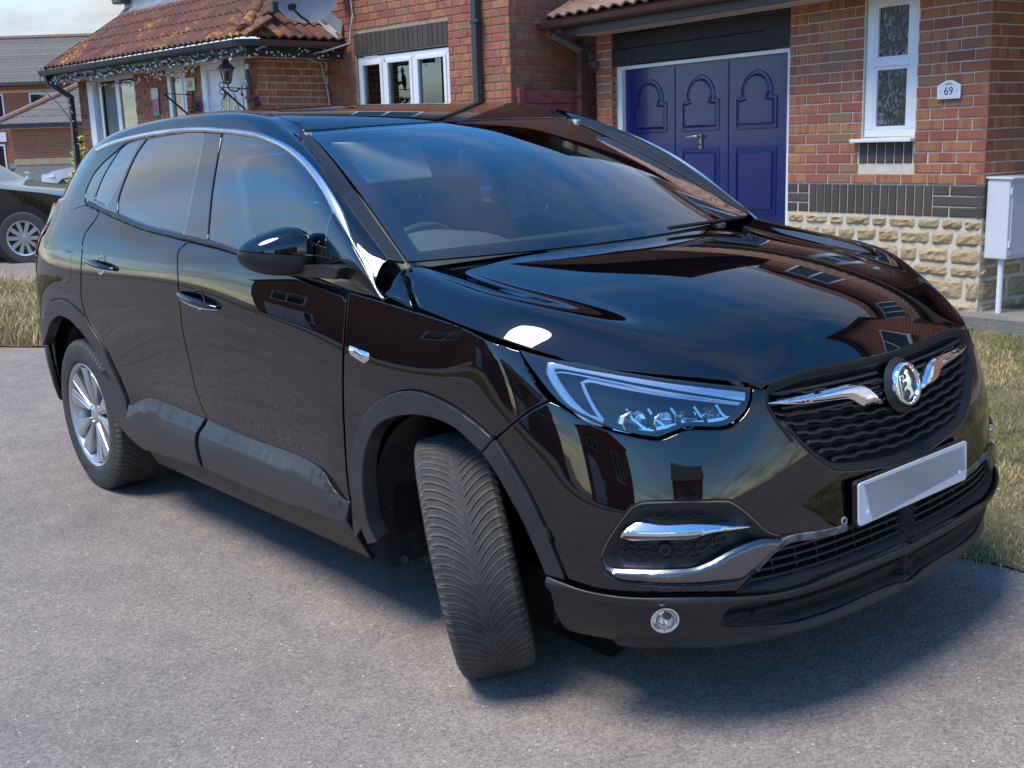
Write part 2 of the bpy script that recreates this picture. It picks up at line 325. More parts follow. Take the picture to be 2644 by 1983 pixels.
R_GRASS=[(-2.6,1.12),(-1.0,1.02),(.2,.90),(.52,.84),(.85,.86),(1.4,.80),(2.2,.86),(3.4,.90),(3.4,4.05),(1.5,4.28),(-1.1,4.60),(-2.3,4.72)]
L_GRASS=[(-14,-4.6),(-10.3,-2.0),(-7.9,-.42),(-7.23,.0),(-6.7,.34),(-5.6,1.05),(-4.6,1.8),(-5.4,3.4),(-6.8,3.1),(-9.6,1.35),(-12.4,-.6),(-16,-3.0)]
gpoly('grass_verge_soil',R_GRASS,.012,P_SOIL,.14,.004,.02)
gpoly('grass_strip_soil',L_GRASS,.012,P_SOIL,.16,.004,.02)
gpoly('concrete_path',[(-3.0,4.73),(-1.1,4.63),(1.5,4.31),(3.4,4.08),(3.4,6.6),(-1.2,6.4),(-1.55,5.05),(-3.0,5.15)],.10,P_CONC,.4)
mb=MB();
for a,b in (((-3.0,4.73),(-1.1,4.63)),((-1.1,4.63),(1.5,4.31)),((1.5,4.31),(3.4,4.08))):
    z0=float(gz(*a));z1=float(gz(*b));mb.add([(a[0],a[1],z0-.05),(b[0],b[1],z1-.05),(b[0],b[1],z1+.10),(a[0],a[1],z0+.10)],[(0,1,2,3)])
mb.obj('path_edge',P_CONC)['kind']='structure'
def blades(name,region,n,hmin,hmax,cols,wid=.004,edge_fade=None,label=None,clump=0,weeds=0):
    P=np.array(region);lo=P.min(0);hi=P.max(0);pts=[]
    while len(pts)<n:
        q=rng.uniform(lo,hi,(n,2))
        # keep denser near the camera
        d=np.hypot(q[:,0]-2.4,q[:,1]+2.6);keep=rng.random(n)<np.clip((6.5/d)**2 if clump==0 else 1,0,1);q=q[keep]
        ok=np.array([_in(p,region) for p in q]);pts+=list(q[ok])
    pts=np.array(pts[:n]);m=n
    den=.5+.5*np.sin(pts[:,0]*3.1+1.3*np.sin(pts[:,1]*2.3))*np.sin(pts[:,1]*2.7+.7)
    h=rng.uniform(hmin,hmax,m)*(.6+.6*den);a=rng.uniform(0,2*np.pi,m);lean=rng.uniform(.15,.95,m)*h;la=rng.uniform(0,2*np.pi,m);w_=wid*rng.uniform(.6,1.4,m)
    z=gz(pts[:,0],pts[:,1])+.008
    bx,by=np.cos(a)*w_/2,np.sin(a)*w_/2;lx,ly=np.cos(la)*lean,np.sin(la)*lean
    V=np.zeros((m,5,3));V[:,0]=np.stack([pts[:,0]-bx,pts[:,1]-by,z],1);V[:,1]=np.stack([pts[:,0]+bx,pts[:,1]+by,z],1)
    V[:,2]=np.stack([pts[:,0]+bx*.7+lx*.4,pts[:,1]+by*.7+ly*.4,z+h*.6],1);V[:,3]=np.stack([pts[:,0]-bx*.7+lx*.4,pts[:,1]-by*.7+ly*.4,z+h*.6],1);V[:,4]=np.stack([pts[:,0]+lx,pts[:,1]+ly,z+h*.85],1)
    base=np.arange(m)*5;L=np.stack([base,base+1,base+2,base+3,base+3,base+2,base+4],1).ravel()
    me=bpy.data.meshes.new(name);me.vertices.add(m*5);me.vertices.foreach_set('co',V.ravel());me.loops.add(m*7);me.loops.foreach_set('vertex_index',L);me.polygons.add(m*2)
    st=np.stack([np.arange(m)*7,np.arange(m)*7+4],1).ravel();me.polygons.foreach_set('loop_start',st);me.update();me.validate()
    mt=NB(name+'_blades');mt.set(Roughness=.8,Specular_IOR_Level=.2);g=mt.n('ShaderNodeNewGeometry');c=mt.ramp(g.outputs['Random Per Island'],cols[0]);c2=mt.ramp(g.outputs['Random Per Island'],cols[1])
    f=mt.ramp(mt.noise(1.3,4,.6,g.outputs['Position']),[(cols[2]-.06,(0,0,0)),(cols[2]+.06,(1,1,1))]);mt.col(mt.mix(f,c,c2))
    o=link(name,me,mt.m);o['kind']='stuff';o['label']=label;o['category']='grass';return o
STRAW=[(0,(.34,.25,.11)),(.5,(.50,.40,.20)),(1,(.62,.52,.30))];GREEN=[(0,(.07,.12,.03)),(.5,(.14,.19,.05)),(1,(.30,.28,.10))]
blades('dry_grass',[(x,y-.035 if y<1.2 else y) for x,y in R_GRASS],120000,.010,.042,(STRAW,GREEN,.50),.0038,label='short sunburnt lawn with green patches beside the car')
blades('dry_long_grass',L_GRASS,52000,.10,.32,(STRAW,[(0,(.42,.33,.15)),(1,(.6,.5,.28))],.6),.010,label='long straw coloured grass strip behind the car',clump=1)
# loose twig, chips and small litter on the asphalt
def unp(px,py,z=.0):
    pass
stm=simple('dry_straw',(.50,.38,.22),.8)
for (x,y,a,l_) in ((-.62,-2.55,.3,.05),(1.86,-.62,1.2,.03),(1.72,-.35,2.0,.04)):
    z=float(gz(x,y))+.003;o=MB().tube([(0,0,0),(l_*.5*math.cos(a),l_*.5*math.sin(a),.004),(l_*math.cos(a+.3),l_*math.sin(a+.3),0)],.0015,5).obj('straw_bit',stm,None,loc=(x,y,z));tag(o,['broken reddish twig lying on the asphalt at far left','thin curved straw on the asphalt at right','tiny pale straw on the asphalt near the bumper'][[.3,1.2,2.0].index(a)],'twig')
# ---------------------------------------------------------------- brickwork
def bbox(l,h=.065,d=.05,c=.004):
    """brick with worn front edges; x 0..l, front face at y=0 facing -y"""
    a,b=c,l-c;z0,z1=c,h-c
    V=[(0,c,0),(l,c,0),(l,c,h),(0,c,h),(a,0,z0),(b,0,z0),(b,0,z1),(a,0,z1),(0,d,0),(l,d,0),(l,d,h),(0,d,h)]
    return V,[(4,5,6,7),(0,1,5,4),(1,2,6,5),(2,3,7,6),(3,0,4,7),(1,0,8,9),(2,1,9,10),(3,2,10,11),(0,3,11,8)]
BME={}
def bmesh_(l,h,mat,c=.004,d=.05):
    k=(round(l,3),round(h,3),mat.name,c)
    if k not in BME:
        V,F=bbox(l,h,d,c);me=mk(V,F,False,'brick');me.materials.append(mat);BME[k]=me
    return BME[k]
class Wall:
    """a wall face in its thing's frame: origin (a,b), direction angle; bricks proud of a mortar sheet"""
    def __init__(s,parent,a,b,ang,budget=300):
        s.p=parent;s.M=Matrix.Translation((a,b,0))@Matrix.Rotation(ang,4,'Z');s.ang=ang;s.ab=(a,b);s.items=[]
    def brick(s,x,z,l,h=.065,mat=None,name='brick',c=.004,d=.05,jit=.0012):
        s.items.append((x,z,l,h,mat or P_BRICK,name,c,d,random.uniform(-jit,jit)))
    def course(s,x0,x1,z,off,mat=None,holes=(),edge=None):
        """running bond from x0 to x1 at height z; off 0 or .1125 shifts the bond"""
        segs=[(x0,x1)]
        for hx0,hx1,hz0,hz1 in holes:
            if z+.06>hz0 and z<hz1-.005:
                n=[]
                for a,b in segs:
                    if hx1<=a or hx0>=b:n.append((a,b))
                    else:
                        if hx0>a:n.append((a,hx0-.005))
                        if hx1<b:n.append((hx1+.005,b))
                segs=n
        for a,b in segs:
            x=math.floor((a-off)/.225)*.225+off
            while x<b-.02:
                l=max(x,a);r=min(x+.215,b)
                if r-l>.03:s.brick(l,z,r-l,mat=mat)
                x+=.225
    def build(s,budget=300,key=None):
        it=s.items
        if key:it=sorted(it,key=key)
        rest={}
        for i,(x,z,l,h,mat,name,c,d,j) in enumerate(it):
            if i<budget:
                o=bpy.data.objects.new(name,bmesh_(round(l,2) if l<.21 else l,h,mat,c,d));COL.objects.link(o);o.parent=s.p
                o.matrix_local=s.M@Matrix.Translation((x,j,z))@Matrix.Rotation(random.uniform(-.004,.004),4,'Y')
            else:
                mb=rest.setdefault((mat.name,name),(MB(),mat));V,F=bbox(l,h,d,c);mb[0].add([tuple(s.M@Vector((x+v[0],j+v[1],z+v[2]))) for v in V],F)
        for (mn,name),(mb,mat) in rest.items():
            o=mb.obj(name+'work',mat,s.p,fix=False);o['kind']='stuff'
        return min(budget,len(it))
def mortar(parent,M,x0,x1,z0,z1,holes=(),mat=None,rec=.008,name='mortar_backing',th=.1):
    """sheet with rectangular holes"""
    xs=sorted({x0,x1,*[max(x0,min(x1,h[0])) for h in holes],*[max(x0,min(x1,h[1])) for h in holes]});zs=sorted({z0,z1,*[max(z0,min(z1,h[2])) for h in holes],*[max(z0,min(z1,h[3])) for h in holes]})
    mb=MB()
    for a,b in zip(xs,xs[1:]):
        for c,d in zip(zs,zs[1:]):
            cx,cz=(a+b)/2,(c+d)/2
            if any(h[0]<cx<h[1] and h[2]<cz<h[3] for h in holes):continue
            mb.add([tuple(M@Vector(v)) for v in((a,rec,c),(b,rec,c),(b,rec,d),(a,rec,d))],[(0,1,2,3)])
    for h in holes:
        for p,q in (((h[0],h[2]),(h[0],h[3])),((h[0],h[3]),(h[1],h[3])),((h[1],h[3]),(h[1],h[2])),((h[1],h[2]),(h[0],h[2]))):
            mb.add([tuple(M@Vector(v)) for v in((p[0],rec,p[1]),(q[0],rec,q[1]),(q[0],rec+th,q[1]),(p[0],rec+th,p[1]))],[(0,1,2,3)])
    return mb.obj(name,mat or P_MORT,parent,fix=False)
def tilemesh(w_,g,mat,waves=2,amp=.020,th=.014):
    n=waves*8;V=[];F=[]
    for e,(y,dz) in enumerate(((0,0),(g,-.002),(0,-th),(g,-th))):
        for i in range(n+1):
            x=w_*i/n;ph=2*math.pi*i/8;z=amp*(.5-.5*math.cos(ph))**.8
            V.append((x,y,z+dz))
    m=n+1
    for i in range(n):F+=[(i,i+1,m+i+1,m+i),(i+1,i,2*m+i,2*m+i+1)]
    F+=[(0,m,3*m,2*m),(n,2*m+n,3*m+n,m+n)]
    me=mk(V,F,True,'roof_tile');me.set_sharp_from_angle(angle=R(50));me.materials.append(mat);return me
def sub_window(parent,M,x0,x1,z0,z1,splits=(),dep=.03,fr=.055,trans=None,curtain=True,name='window',glassm=None,sash=True,lining=.35):
    """upvc frame with mullions at splits (fractions) ; M maps x,z of wall"""
    wf=empty(name);wf.parent=parent;wf.matrix_local=M
    F=MB();y0,y1=dep,dep+.07
    for a in((x0,x1,z0,z0+fr),(x0,x1,z1-fr,z1)):F.box(a[0],a[1],y0,y1,a[2],a[3])
    for a in((x0,x0+fr),(x1-fr,x1)):F.box(a[0],a[1],y0+.001,y1,z0+fr,z1-fr)
    xs=[x0+fr]+[x0+(x1-x0)*s for s in splits]+[x1-fr]
    for s in splits:c=x0+(x1-x0)*s;F.box(c-.03,c+.03,y0+.002,y1,z0+fr,z1-fr)
    F.obj('window_frame',P_WHITE,wf,bevel=.006)
    zs=[z0+fr,z1-fr] if trans is None else [z0+fr,trans,z1-fr]
    for k in range(len(xs)-1):
        a=xs[k]+(.03 if k else 0);b=xs[k+1]-(.03 if k<len(xs)-2 else 0)
        for zi in range(len(zs)-1):
            c,d=zs[zi]+(.02 if zi else 0),zs[zi+1]-(.02 if zi<len(zs)-2 else 0)
            if sash:
                S=MB();q=.038
                S.box(a,b,y0-.012,y1-.02,c,c+q);S.box(a,b,y0-.012,y1-.02,d-q,d);S.box(a,a+q,y0-.011,y1-.02,c+q,d-q);S.box(b-q,b,y0-.011,y1-.02,c+q,d-q);S.obj('sash',P_WHITE,wf,bevel=.004)
            boxo('pane',glassm or G_HOUSE,wf,a+.03,b-.03,y0+.02,y0+.026,c+.03,d-.03)
    if trans is not None:MB().box(x0+fr,x1-fr,y0+.002,y1,trans-.03,trans+.03).obj('transom',P_WHITE,wf,bevel=.004)
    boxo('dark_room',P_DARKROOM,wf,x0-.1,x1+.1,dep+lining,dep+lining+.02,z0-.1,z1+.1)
    if curtain:
        for a,b in((x0+.06,x0+.16+.05*len(splits)),(x1-.16,x1-.06)):
            mb=MB();n=10;V=[];FF=[]
            for i in range(n+1):
                x=a+(b-a)*i/n;y=dep+.14+.015*math.sin(i*1.9);V+=[(x,y,z0),(x,y,z1)]
            for i in range(n):FF.append((2*i,2*i+2,2*i+3,2*i+1))
            mb.add(V,FF).obj('curtain',P_CURT,wf,smooth=True,fix=False)
    return wf
I4=Matrix.Identity(4)
# ---------------------------------------------------------------- number 69: garage end of the house
O69=(-1.51735,4.82326,0);A69=R(-6.0)
h69=empty('brick_house','red brick house with blue garage door and stone plinth behind the bonnet','house',loc=O69,rot=(0,0,A69))
HB=.10   # ground at the wall
TOP69=1.0655
# front wall right of the garage: a -1.755 .. 0
WH=(-1.035,-.575,1.215,2.395)   # window hole incl. soldier sill course
wl=Wall(h69,0,0,0)
for k in range(20):
    z=TOP69+.010+.075*k;o=.1125*(k%2)
    wl.course(-1.755,0.,z,o-.0,holes=[(-1.065,-.58,1.21,1.36),(-1.04,-.575,1.36,2.40)])
nb=wl.build(190)
ws_=Wall(h69,0,0,0)   # dark brown band
x=-1.755
for z in(TOP69-.215,TOP69-.14,TOP69-.065):
    ws_.brick(-1.755,z,.103 if z!=TOP69-.14 else .215,mat=P_DBRICK,c=.006)
    if z!=TOP69-.14:ws_.brick(-1.642,z,.102,mat=P_DBRICK,c=.006)
x=-1.53
while x<-.42:
    ws_.brick(x,TOP69-.215,.065,.215,mat=P_DBRICK,c=.006);x+=.0752
for i,z in enumerate((TOP69-.215,TOP69-.14,TOP69-.065)):
    if i==1:ws_.brick(x,z,.39,mat=P_DBRICK,c=.006)
    else:ws_.brick(x,z,.13,mat=P_DBRICK,c=.006);ws_.brick(x+.14,z,-x-.14,mat=P_DBRICK,c=.006)
for k in range(6):ws_.brick(-1.055+.0792*k,1.222,.066,.150,mat=P_DBRICK,c=.006)
ws_.build(60)
# stone plinth
def stone_me(l,h,seed):
    r=np.random.default_rng(seed);nx=max(5,int(l/.035));nz=max(4,int(h/.03));V=[];F=[]
    for j in range(nz+1):
        for i in range(nx+1):
            u,v=i/nx,j/nz;e=min(u,1-u)*l;f=min(v,1-v)*h;dd=min(e,f)
            prof=.016*min(1,(dd/.016))**.5;y=-prof+(r.normal(0,.0042) if dd>.004 else .0)
            rx=(r.normal(0,.003) if 0<i<nx else 0);cx=.010*(1-min(1,f/.02))*(1 if u<.5 else -1) if (i in(0,nx)) else 0
            V.append((u*l+rx+cx,y+.012,v*h+(r.normal(0,.002) if 0<j<nz else 0)))
    for j in range(nz):
        for i in range(nx):a=j*(nx+1)+i;F.append((a,a+1,a+nx+2,a+nx+1))
    return mk(V,F,False,'stone')
zt=TOP69-.225;sd_=1
rows=[(.085,.20),(.115,.22),(.128,.21),(.085,.26),(.165,.30),(.115,.24),(.09,.2)]
z=zt
for ri,(h_,l_) in enumerate(rows):
    z-=h_;x=-1.755+(0 if ri%2 else -.04)
    while x<-.01:
        l=l_*random.uniform(.7,1.35);l=min(l,-x-.0)
        if -x-l<.09:l=-x
        x0=max(x,-1.755)
        if x+l-x0>.05:
            me=stone_me(x+l-x0-.012,h_-.012,sd_);me.materials.append(P_STONE);o=link('stone',me,None,h69,loc=(x0+.003,-.001,z+.006));sd_+=1
        x+=l
    # return face stones
    y=0.0
    while y<.85:
        l=min(l_*random.uniform(.8,1.3),.9-y)
        if l>.06:
            me=stone_me(l-.012,h_-.012,sd_);me.materials.append(P_STONE);o=link('stone',me,None,h69,loc=(.0,y+.004,z+.006),rot=(0,0,R(90)));sd_+=1
        y+=l
mortar(h69,I4,-1.755,-.004,-.1,2.58,holes=[(-1.035,-.575,1.405,2.395)])
# return face at the corner (a=0), facing right
wr=Wall(h69,0,0,R(90))
for k in range(20):
    z=TOP69+.010+.075*k;wr.course(.0,.90,z,.1125*((k+1)%2)-.1125)
for z in(TOP69-.215,TOP69-.14,TOP69-.065):
    y=0.;
    while y<.88:wr.brick(y,z,.215,mat=P_DBRICK,c=.006);y+=.225
wr.build(60)
mortar(h69,Matrix.Rotation(R(90),4,'Z'),.004,.95,-.1,2.6)
# door step and frame piece at the far end of the return
boxo('door_step',P_WHITE,h69,.02,.25,.55,1.3,.36,.42,bevel=.006);boxo('door_post',P_WHITE,h69,.02,.09,.62,.72,.42,2.3,bevel=.005);boxo('porch_wall',P_FBRICK,h69,.012,1.9,.95,1.1,-.1,2.6)
# left pier
wp=Wall(h69,0,0,0)
for k in range(34):
    z=TOP69+.010+.075*(k-14)
    if k%2:wp.brick(-4.195,z,.10);wp.brick(-4.085,z,.122)
    else:wp.brick(-4.195,z,.215+.017)
wp.build(34,key=lambda i:-i[1]);mortar(h69,I4,-4.193,-3.965,-.1,2.52)
wq=Wall(h69,-4.2,.45,R(-90))
for k in range(34):
    z=TOP69+.010+.075*(k-14);wq.course(0,.448,z,.1125*(k%2))
wq.build(50,key=lambda i:-i[1]);mortar(h69,Matrix.Translation((-4.2,.45,0))@Matrix.Rotation(R(-90),4,'Z'),0,.446,-.1,2.5)
boxo('garage_side_wall',P_FBRICK,h69,-4.19,-4.0,.45,2.2,-.1,2.5)
# reveals
for a,s in((-3.96,1),(-1.757,-1)):boxo('opening_reveal',P_MORTR,h69,min(a,a+s*-.09),max(a,a+s*-.09),.052,.2,-.1,2.5)
# lintel boards over the door
for i,(z0,z1) in enumerate(((2.127,2.265),(2.272,2.40),(2.407,2.53))):boxo('lintel_board',P_BOARD,h69,-3.975,-1.74,.018+.006*i,.05+.006*i,z0,z1,bevel=.004)
# garage door
gd=empty('garage_door');gd.parent=h69
fr=MB();fr.box(-3.955,-3.885,.06,.12,.0,2.118);fr.box(-1.83,-1.76,.06,.12,.0,2.118);fr.box(-3.885,-1.83,.061,.12,2.085,2.118);fr.obj('garage_door_frame',P_WHITE,gd,bevel=.004)
def door_leaf():
    mb=MB();mb.box(-3.884,-1.831,.105,.135,.02,2.084);return mb.obj('door_leaf',P_BLUE,gd)
door_leaf()
def raised(mb,poly,y0,y1,ins):
    """moulded ring and raised field following a polygon (x,z), on the face y0"""
    P=np.array(poly);n=len(P);C=P.mean(0)
    def ins_(d):
        t=np.roll(P,-1,0)-P;t/=np.linalg.norm(t,axis=1)[:,None];s=1 if .5*np.sum(P[:,0]*np.roll(P[:,1],-1)-np.roll(P[:,0],-1)*P[:,1])>0 else -1
        nn=np.stack([-t[:,1],t[:,0]],1)*s;m=nn+np.roll(nn,1,0);return P+m/np.maximum((m**2).sum(1),.8)[:,None]*2*d*.5*1.0
    loops=[(ins_(0),0),(ins_(.012),.009),(ins_(.030),.009),(ins_(.040),.0-.004),(ins_(ins+.02),-.004),(ins_(ins+.075),.014)]
    V=[];F=[]
    for l,h in loops:V+=[(x,y0-h,z) for x,z in l]
    for i in range(len(loops)-1):
        for k in range(n):F.append((i*n+k,i*n+(k+1)%n,(i+1)*n+(k+1)%n,(i+1)*n+k))
    F.append(tuple((len(loops)-1)*n+k for k in range(n)));mb.add(V,F)
for c_ in(-3.535,-2.868,-2.205):
    w2=.235;arch=[(c_-w2,1.50),(c_+w2,1.50),(c_+w2,1.765),(c_+.175,1.775)]+[(c_+.185*math.cos(t),1.785+.195*math.sin(t)) for t in np.linspace(.05,math.pi-.05,15)]+[(c_-.175,1.775),(c_-w2,1.765)]
    mb=MB();raised(mb,arch,.105,0,.03);mb.obj('arched_panel',P_BLUE,gd)
    mb=MB();raised(mb,[(c_-w2,.80),(c_+w2,.80),(c_+w2,1.355),(c_-w2,1.355)],.105,0,.03);mb.obj('square_panel',P_BLUE,gd)
    mb=MB();raised(mb,[(c_-w2,.14),(c_+w2,.14),(c_+w2,.68),(c_-w2,.68)],.105,0,.03);mb.obj('square_panel',P_BLUE,gd)
for x in(-3.205,-2.535):boxo('leaf_ridge',P_BLUE,gd,x-.012,x+.012,.098,.106,.03,2.07,bevel=.004)
hp=MB();hp.prism(rrect_(.045,.15,.02),.088,.105,Matrix.Translation((-2.862,0,1.415))) if False else hp.box(-2.884,-2.842,.090,.105,1.345,1.478);h_=hp.obj('door_handle',P_BRASS,gd,bevel=.012)
MB().tube([(-2.863,.09,1.455),(-2.863,.055,1.455),(-2.89,.045,1.455),(-2.985,.045,1.450)],[.012,.012,.013,.010],10).obj('handle_lever',P_BRASS,h_,smooth=True);MB().tube([(-2.863,.092,1.385),(-2.863,.082,1.385)],.008,8).obj('keyhole',P_DARKROOM,h_)
# narrow window with patterned lower pane
pg_=NB('obscured_pattern_glass');pg_.set(Roughness=.12,Base_Color=(.035,.028,.024),Specular_IOR_Level=.9,Coat_Weight=.6)
wv=pg_.n('ShaderNodeTexNoise',Scale=1.,Detail=3.,Distortion=1.6);pg_.l(pg_.map(pg_.coord(),(34,34,13)),wv.inputs['Vector']);pg_.bump(wv.outputs[0],1.0,.02);blot=pg_.ramp(wv.outputs[0],[(.53,(.03,.022,.018)),(.60,(.20,.19,.20))]);pg_.col(blot)
wn_=empty('window');wn_.parent=h69
F_=MB();x0,x1,z0,z1=-1.032,-.578,1.408,2.392
for a in((x0,x1,z0,z0+.055),(x0,x1,z1-.05,z1)):F_.box(a[0],a[1],.022,.09,a[2],a[3])
for a in((x0,x0+.075),(x1-.075,x1)):F_.box(a[0],a[1],.0225,.09,z0+.055,z1-.05)
F_.obj('window_frame',P_WHITE,wn_,bevel=.006)
F_=MB();F_.box(x0+.075,x1-.075,.018,.085,1.905,1.955);
for zz0,zz1 in((1.463,1.905),(1.955,2.342)):
    F_.box(x0+.075,x0+.098,.026,.08,zz0,zz1);F_.box(x1-.098,x1-.075,.026,.08,zz0,zz1);F_.box(x0+.098,x1-.098,.0265,.08,zz0,zz0+.022);F_.box(x0+.098,x1-.098,.0265,.08,zz1-.022,zz1)
F_.obj('sash',P_WHITE,wn_,bevel=.004)
boxo('pane',pg_.m,wn_,x0+.096,x1-.096,.045,.055,1.483,1.885);boxo('pane',pg_.m,wn_,x0+.096,x1-.096,.0452,.0552,1.975,2.322)
boxo('window_sill',P_WHITE,wn_,-1.105,-.565,-.055,.06,1.372,1.398,bevel=.006)
# soffit, fascia, gutter, downpipe
boxo('soffit',P_SOF,h69,-4.18,2.2,-.31,.012,2.415,2.425);boxo('fascia',simple('dark_brown_fascia',(.028,.022,.03),.4),h69,-4.28,2.2,-.335,-.311,2.41,2.54,bevel=.003)
def gutter(name,parent,p0,p1,r_,mat,clips,ogee=True):
    p0,p1=Vector(p0),Vector(p1);d=(p1-p0).normalized();sd2=Vector((d.y,-d.x,0))  # outward
    prof=[(-.055,.0),(-.055,-.05),(-.035,-.062),(.025,-.062),(.045,-.045),(.056,-.012),(.060,.0),(.054,.0),(.049,-.012),(.038,-.04),(.02,-.056),(-.03,-.056),(-.05,-.045),(-.05,.0)]
    V=[];n=len(prof)
    for p in(p0,p1):V+=[tuple(p+sd2*a*r_/.06+Vector((0,0,b*r_/.06))) for a,b in prof]
    mb=MB();mb.add(V,[(k,(k+1)%n,n+(k+1)%n,n+k) for k in range(n)]+[tuple(range(n)),tuple(range(2*n-1,n-1,-1))]);g_=mb.obj(name,mat,parent)
    for t in clips:
        c=p0+(p1-p0)*t;V=[]
        for p in(c-d*.014,c+d*.014):V+=[tuple(p+sd2*a*1.07*r_/.06+Vector((0,0,(b*1.07-.001)*r_/.06))) for a,b in prof[:7]]
        m2=MB();m2.add(V,[(k,k+1,8+k-1,7+k) for k in range(6)]);m2.obj('gutter_clip',mat,g_,fix=False)
    return g_
gutter('gutter',h69,(-4.53,-.395,2.545),(2.2,-.395,2.545),.06,P_BGUT,[.005,.057,.10,.23,.38,.55])
dp=MB();
def sq(pts,w_,mb):
    pts=[Vector(p) for p in pts]
    for a,b in zip(pts,pts[1:]):
        d=(b-a);L=d.length;M=Matrix.Translation(a)@d.to_track_quat('Z','Y').to_matrix().to_4x4();mb.box(-w_/2,w_/2,-w_/2,w_/2,-.01,L+.01,M)
sq([(-4.40,-.38,2.49),(-4.40,-.38,2.43),(-4.26,-.13,2.28),(-4.26,-.13,-.1)],.065,dp);dpo=dp.obj('downpipe',P_BGUT,h69,bevel=.006)
for z in(1.87,.9):boxo('pipe_clip',P_BGUT,dpo,-4.305,-4.205,-.175,-.06,z,z+.03,bevel=.003)
# stepped dark corbel bricks at the eaves corner
cb=Wall(h69,0,0,0)
for i,(x,z) in enumerate(((-4.43,2.345),(-4.37,2.27),(-4.305,2.195),(-4.25,2.12))):
    o=bpy.data.objects.new('brick',bmesh_(.11,.065,P_DBRICK,.004));COL.objects.link(o);o.parent=h69;o.location=(x,-.10+.015*i,z)
# roof of the garage
tw,tg=.33,.31;sl_=R(30);tm=tilemesh(tw,.42,P_TILE2,2,.030,.018)
rr=empty('roof');rr.parent=h69;rr.location=(-4.52,-.37,2.585);rr.rotation_euler=(sl_,0,0)
for j in range(9):
    for i in range(20 if j<8 else 20):
        o=bpy.data.objects.new('roof_tile',tm);COL.objects.link(o);o.parent=rr;o.location=(i*tw,j*tg,.012*1.0+.0*j);o.rotation_euler=(R(-2.2),0,0)
boxo('roof_underlay',P_DARK,rr,0,6.7,.03,2.8,-.02,-.012)
# main two storey block behind and to the right
def plainhouse(root,x0,x1,y0,y1,h0,eave,ridge,axis='x',wins=(),wallm=None,roofm=None,over=.25):
    mb=MB();mb.box(x0,x1,y0,y1,h0,eave);mb.obj('wall',wallm or P_FBRICK,root)
    mb=MB()
    if axis=='x':
        ym=(y0+y1)/2;mb.add([(x0-over,y0-over,eave-.05),(x1+over,y0-over,eave-.05),(x1+over,ym,ridge),(x0-over,ym,ridge),(x0-over,y1+over,eave-.05),(x1+over,y1+over,eave-.05),(x0,y0,eave),(x0,y1,eave),(x0,ym,ridge-.1),(x1,y0,eave),(x1,y1,eave),(x1,ym,ridge-.1)],[(0,1,2,3),(3,2,5,4)]);
        g=MB();g.add([(x0+.001,y0,eave),(x0+.001,y1,eave),(x0+.001,ym,ridge-.1),(x1-.001,y0,eave),(x1-.001,y1,eave),(x1-.001,ym,ridge-.1)],[(0,2,1),(3,4,5)]);g.obj('gable',wallm or P_FBRICK,root)
    else:
        xm=(x0+x1)/2;mb.add([(x0-over,y0-over,eave-.05),(xm,y0-over,ridge),(xm,y1+over,ridge),(x0-over,y1+over,eave-.05),(x1+over,y0-over,eave-.05),(x1+over,y1+over,eave-.05)],[(0,1,2,3),(1,4,5,2)])
        g=MB();g.add([(x0,y0+.001,eave),(x1,y0+.001,eave),(xm,y0+.001,ridge-.1),(x0,y1-.001,eave),(x1,y1-.001,eave),(xm,y1-.001,ridge-.1)],[(0,1,2),(3,5,4)]);g.obj('gable',wallm or P_FBRICK,root)
    mb.obj('roof',roofm or P_TILE,root,fix=False)
    for (face,a,b,c,d,sp) in wins:
        M={'f':Matrix.Translation((0,y0-.035,0)),'r':Matrix.Translation((x1+.035,0,0))@Matrix.Rotation(R(90),4,'Z'),'b':Matrix.Translation((0,y1+.035,0))@Matrix.Rotation(R(180),4,'Z'),'l':Matrix.Translation((x0-.035,0,0))@Matrix.Rotation(R(-90),4,'Z')}[face]
        far_window(root,M,a,b,c,d,sp)
def far_window(root,M,x0,x1,z0,z1,n=2,arch=False):
    w_=MB();f=.06
    for a in((x0,x1,z0,z0+f),(x0,x1,z1-f,z1)):w_.box(a[0],a[1],-.01,.035,a[2],a[3],M)
    for i in range(n+1):
        c=x0+(x1-x0)*i/n;c=min(max(c,x0+f/2),x1-f/2);w_.box(c-f/2,c+f/2,-.011,.034,z0,z1,M)
    w=w_.obj('window',P_WHITE,root);g=MB().box(x0+.02,x1-.02,.0,.03,z0+.02,z1-.02,M).obj('pane',simple('dark_glazing',(.02,.024,.03),.04,coat=1),w);MB().box(x0-.03,x1+.03,-.05,.03,z0-.05,z0-.002,M).obj('sill',P_WHITE,w)
plainhouse(h69,-3.2,3.6,2.35,8.2,2.0,5.1,7.4,'x',[('f',-2.6,-1.5,3.75,4.85,2),('f',.4,1.7,3.75,4.85,3),('f',2.3,3.2,3.75,4.85,2)],roofm=P_TILE)
plainhouse(h69,1.9,4.9,.95,2.3,-.1,4.9,6.5,'y',[('f',2.6,4.2,3.4,4.5,2),('f',2.6,4.2,.9,2.1,2)],roofm=P_TILE2)
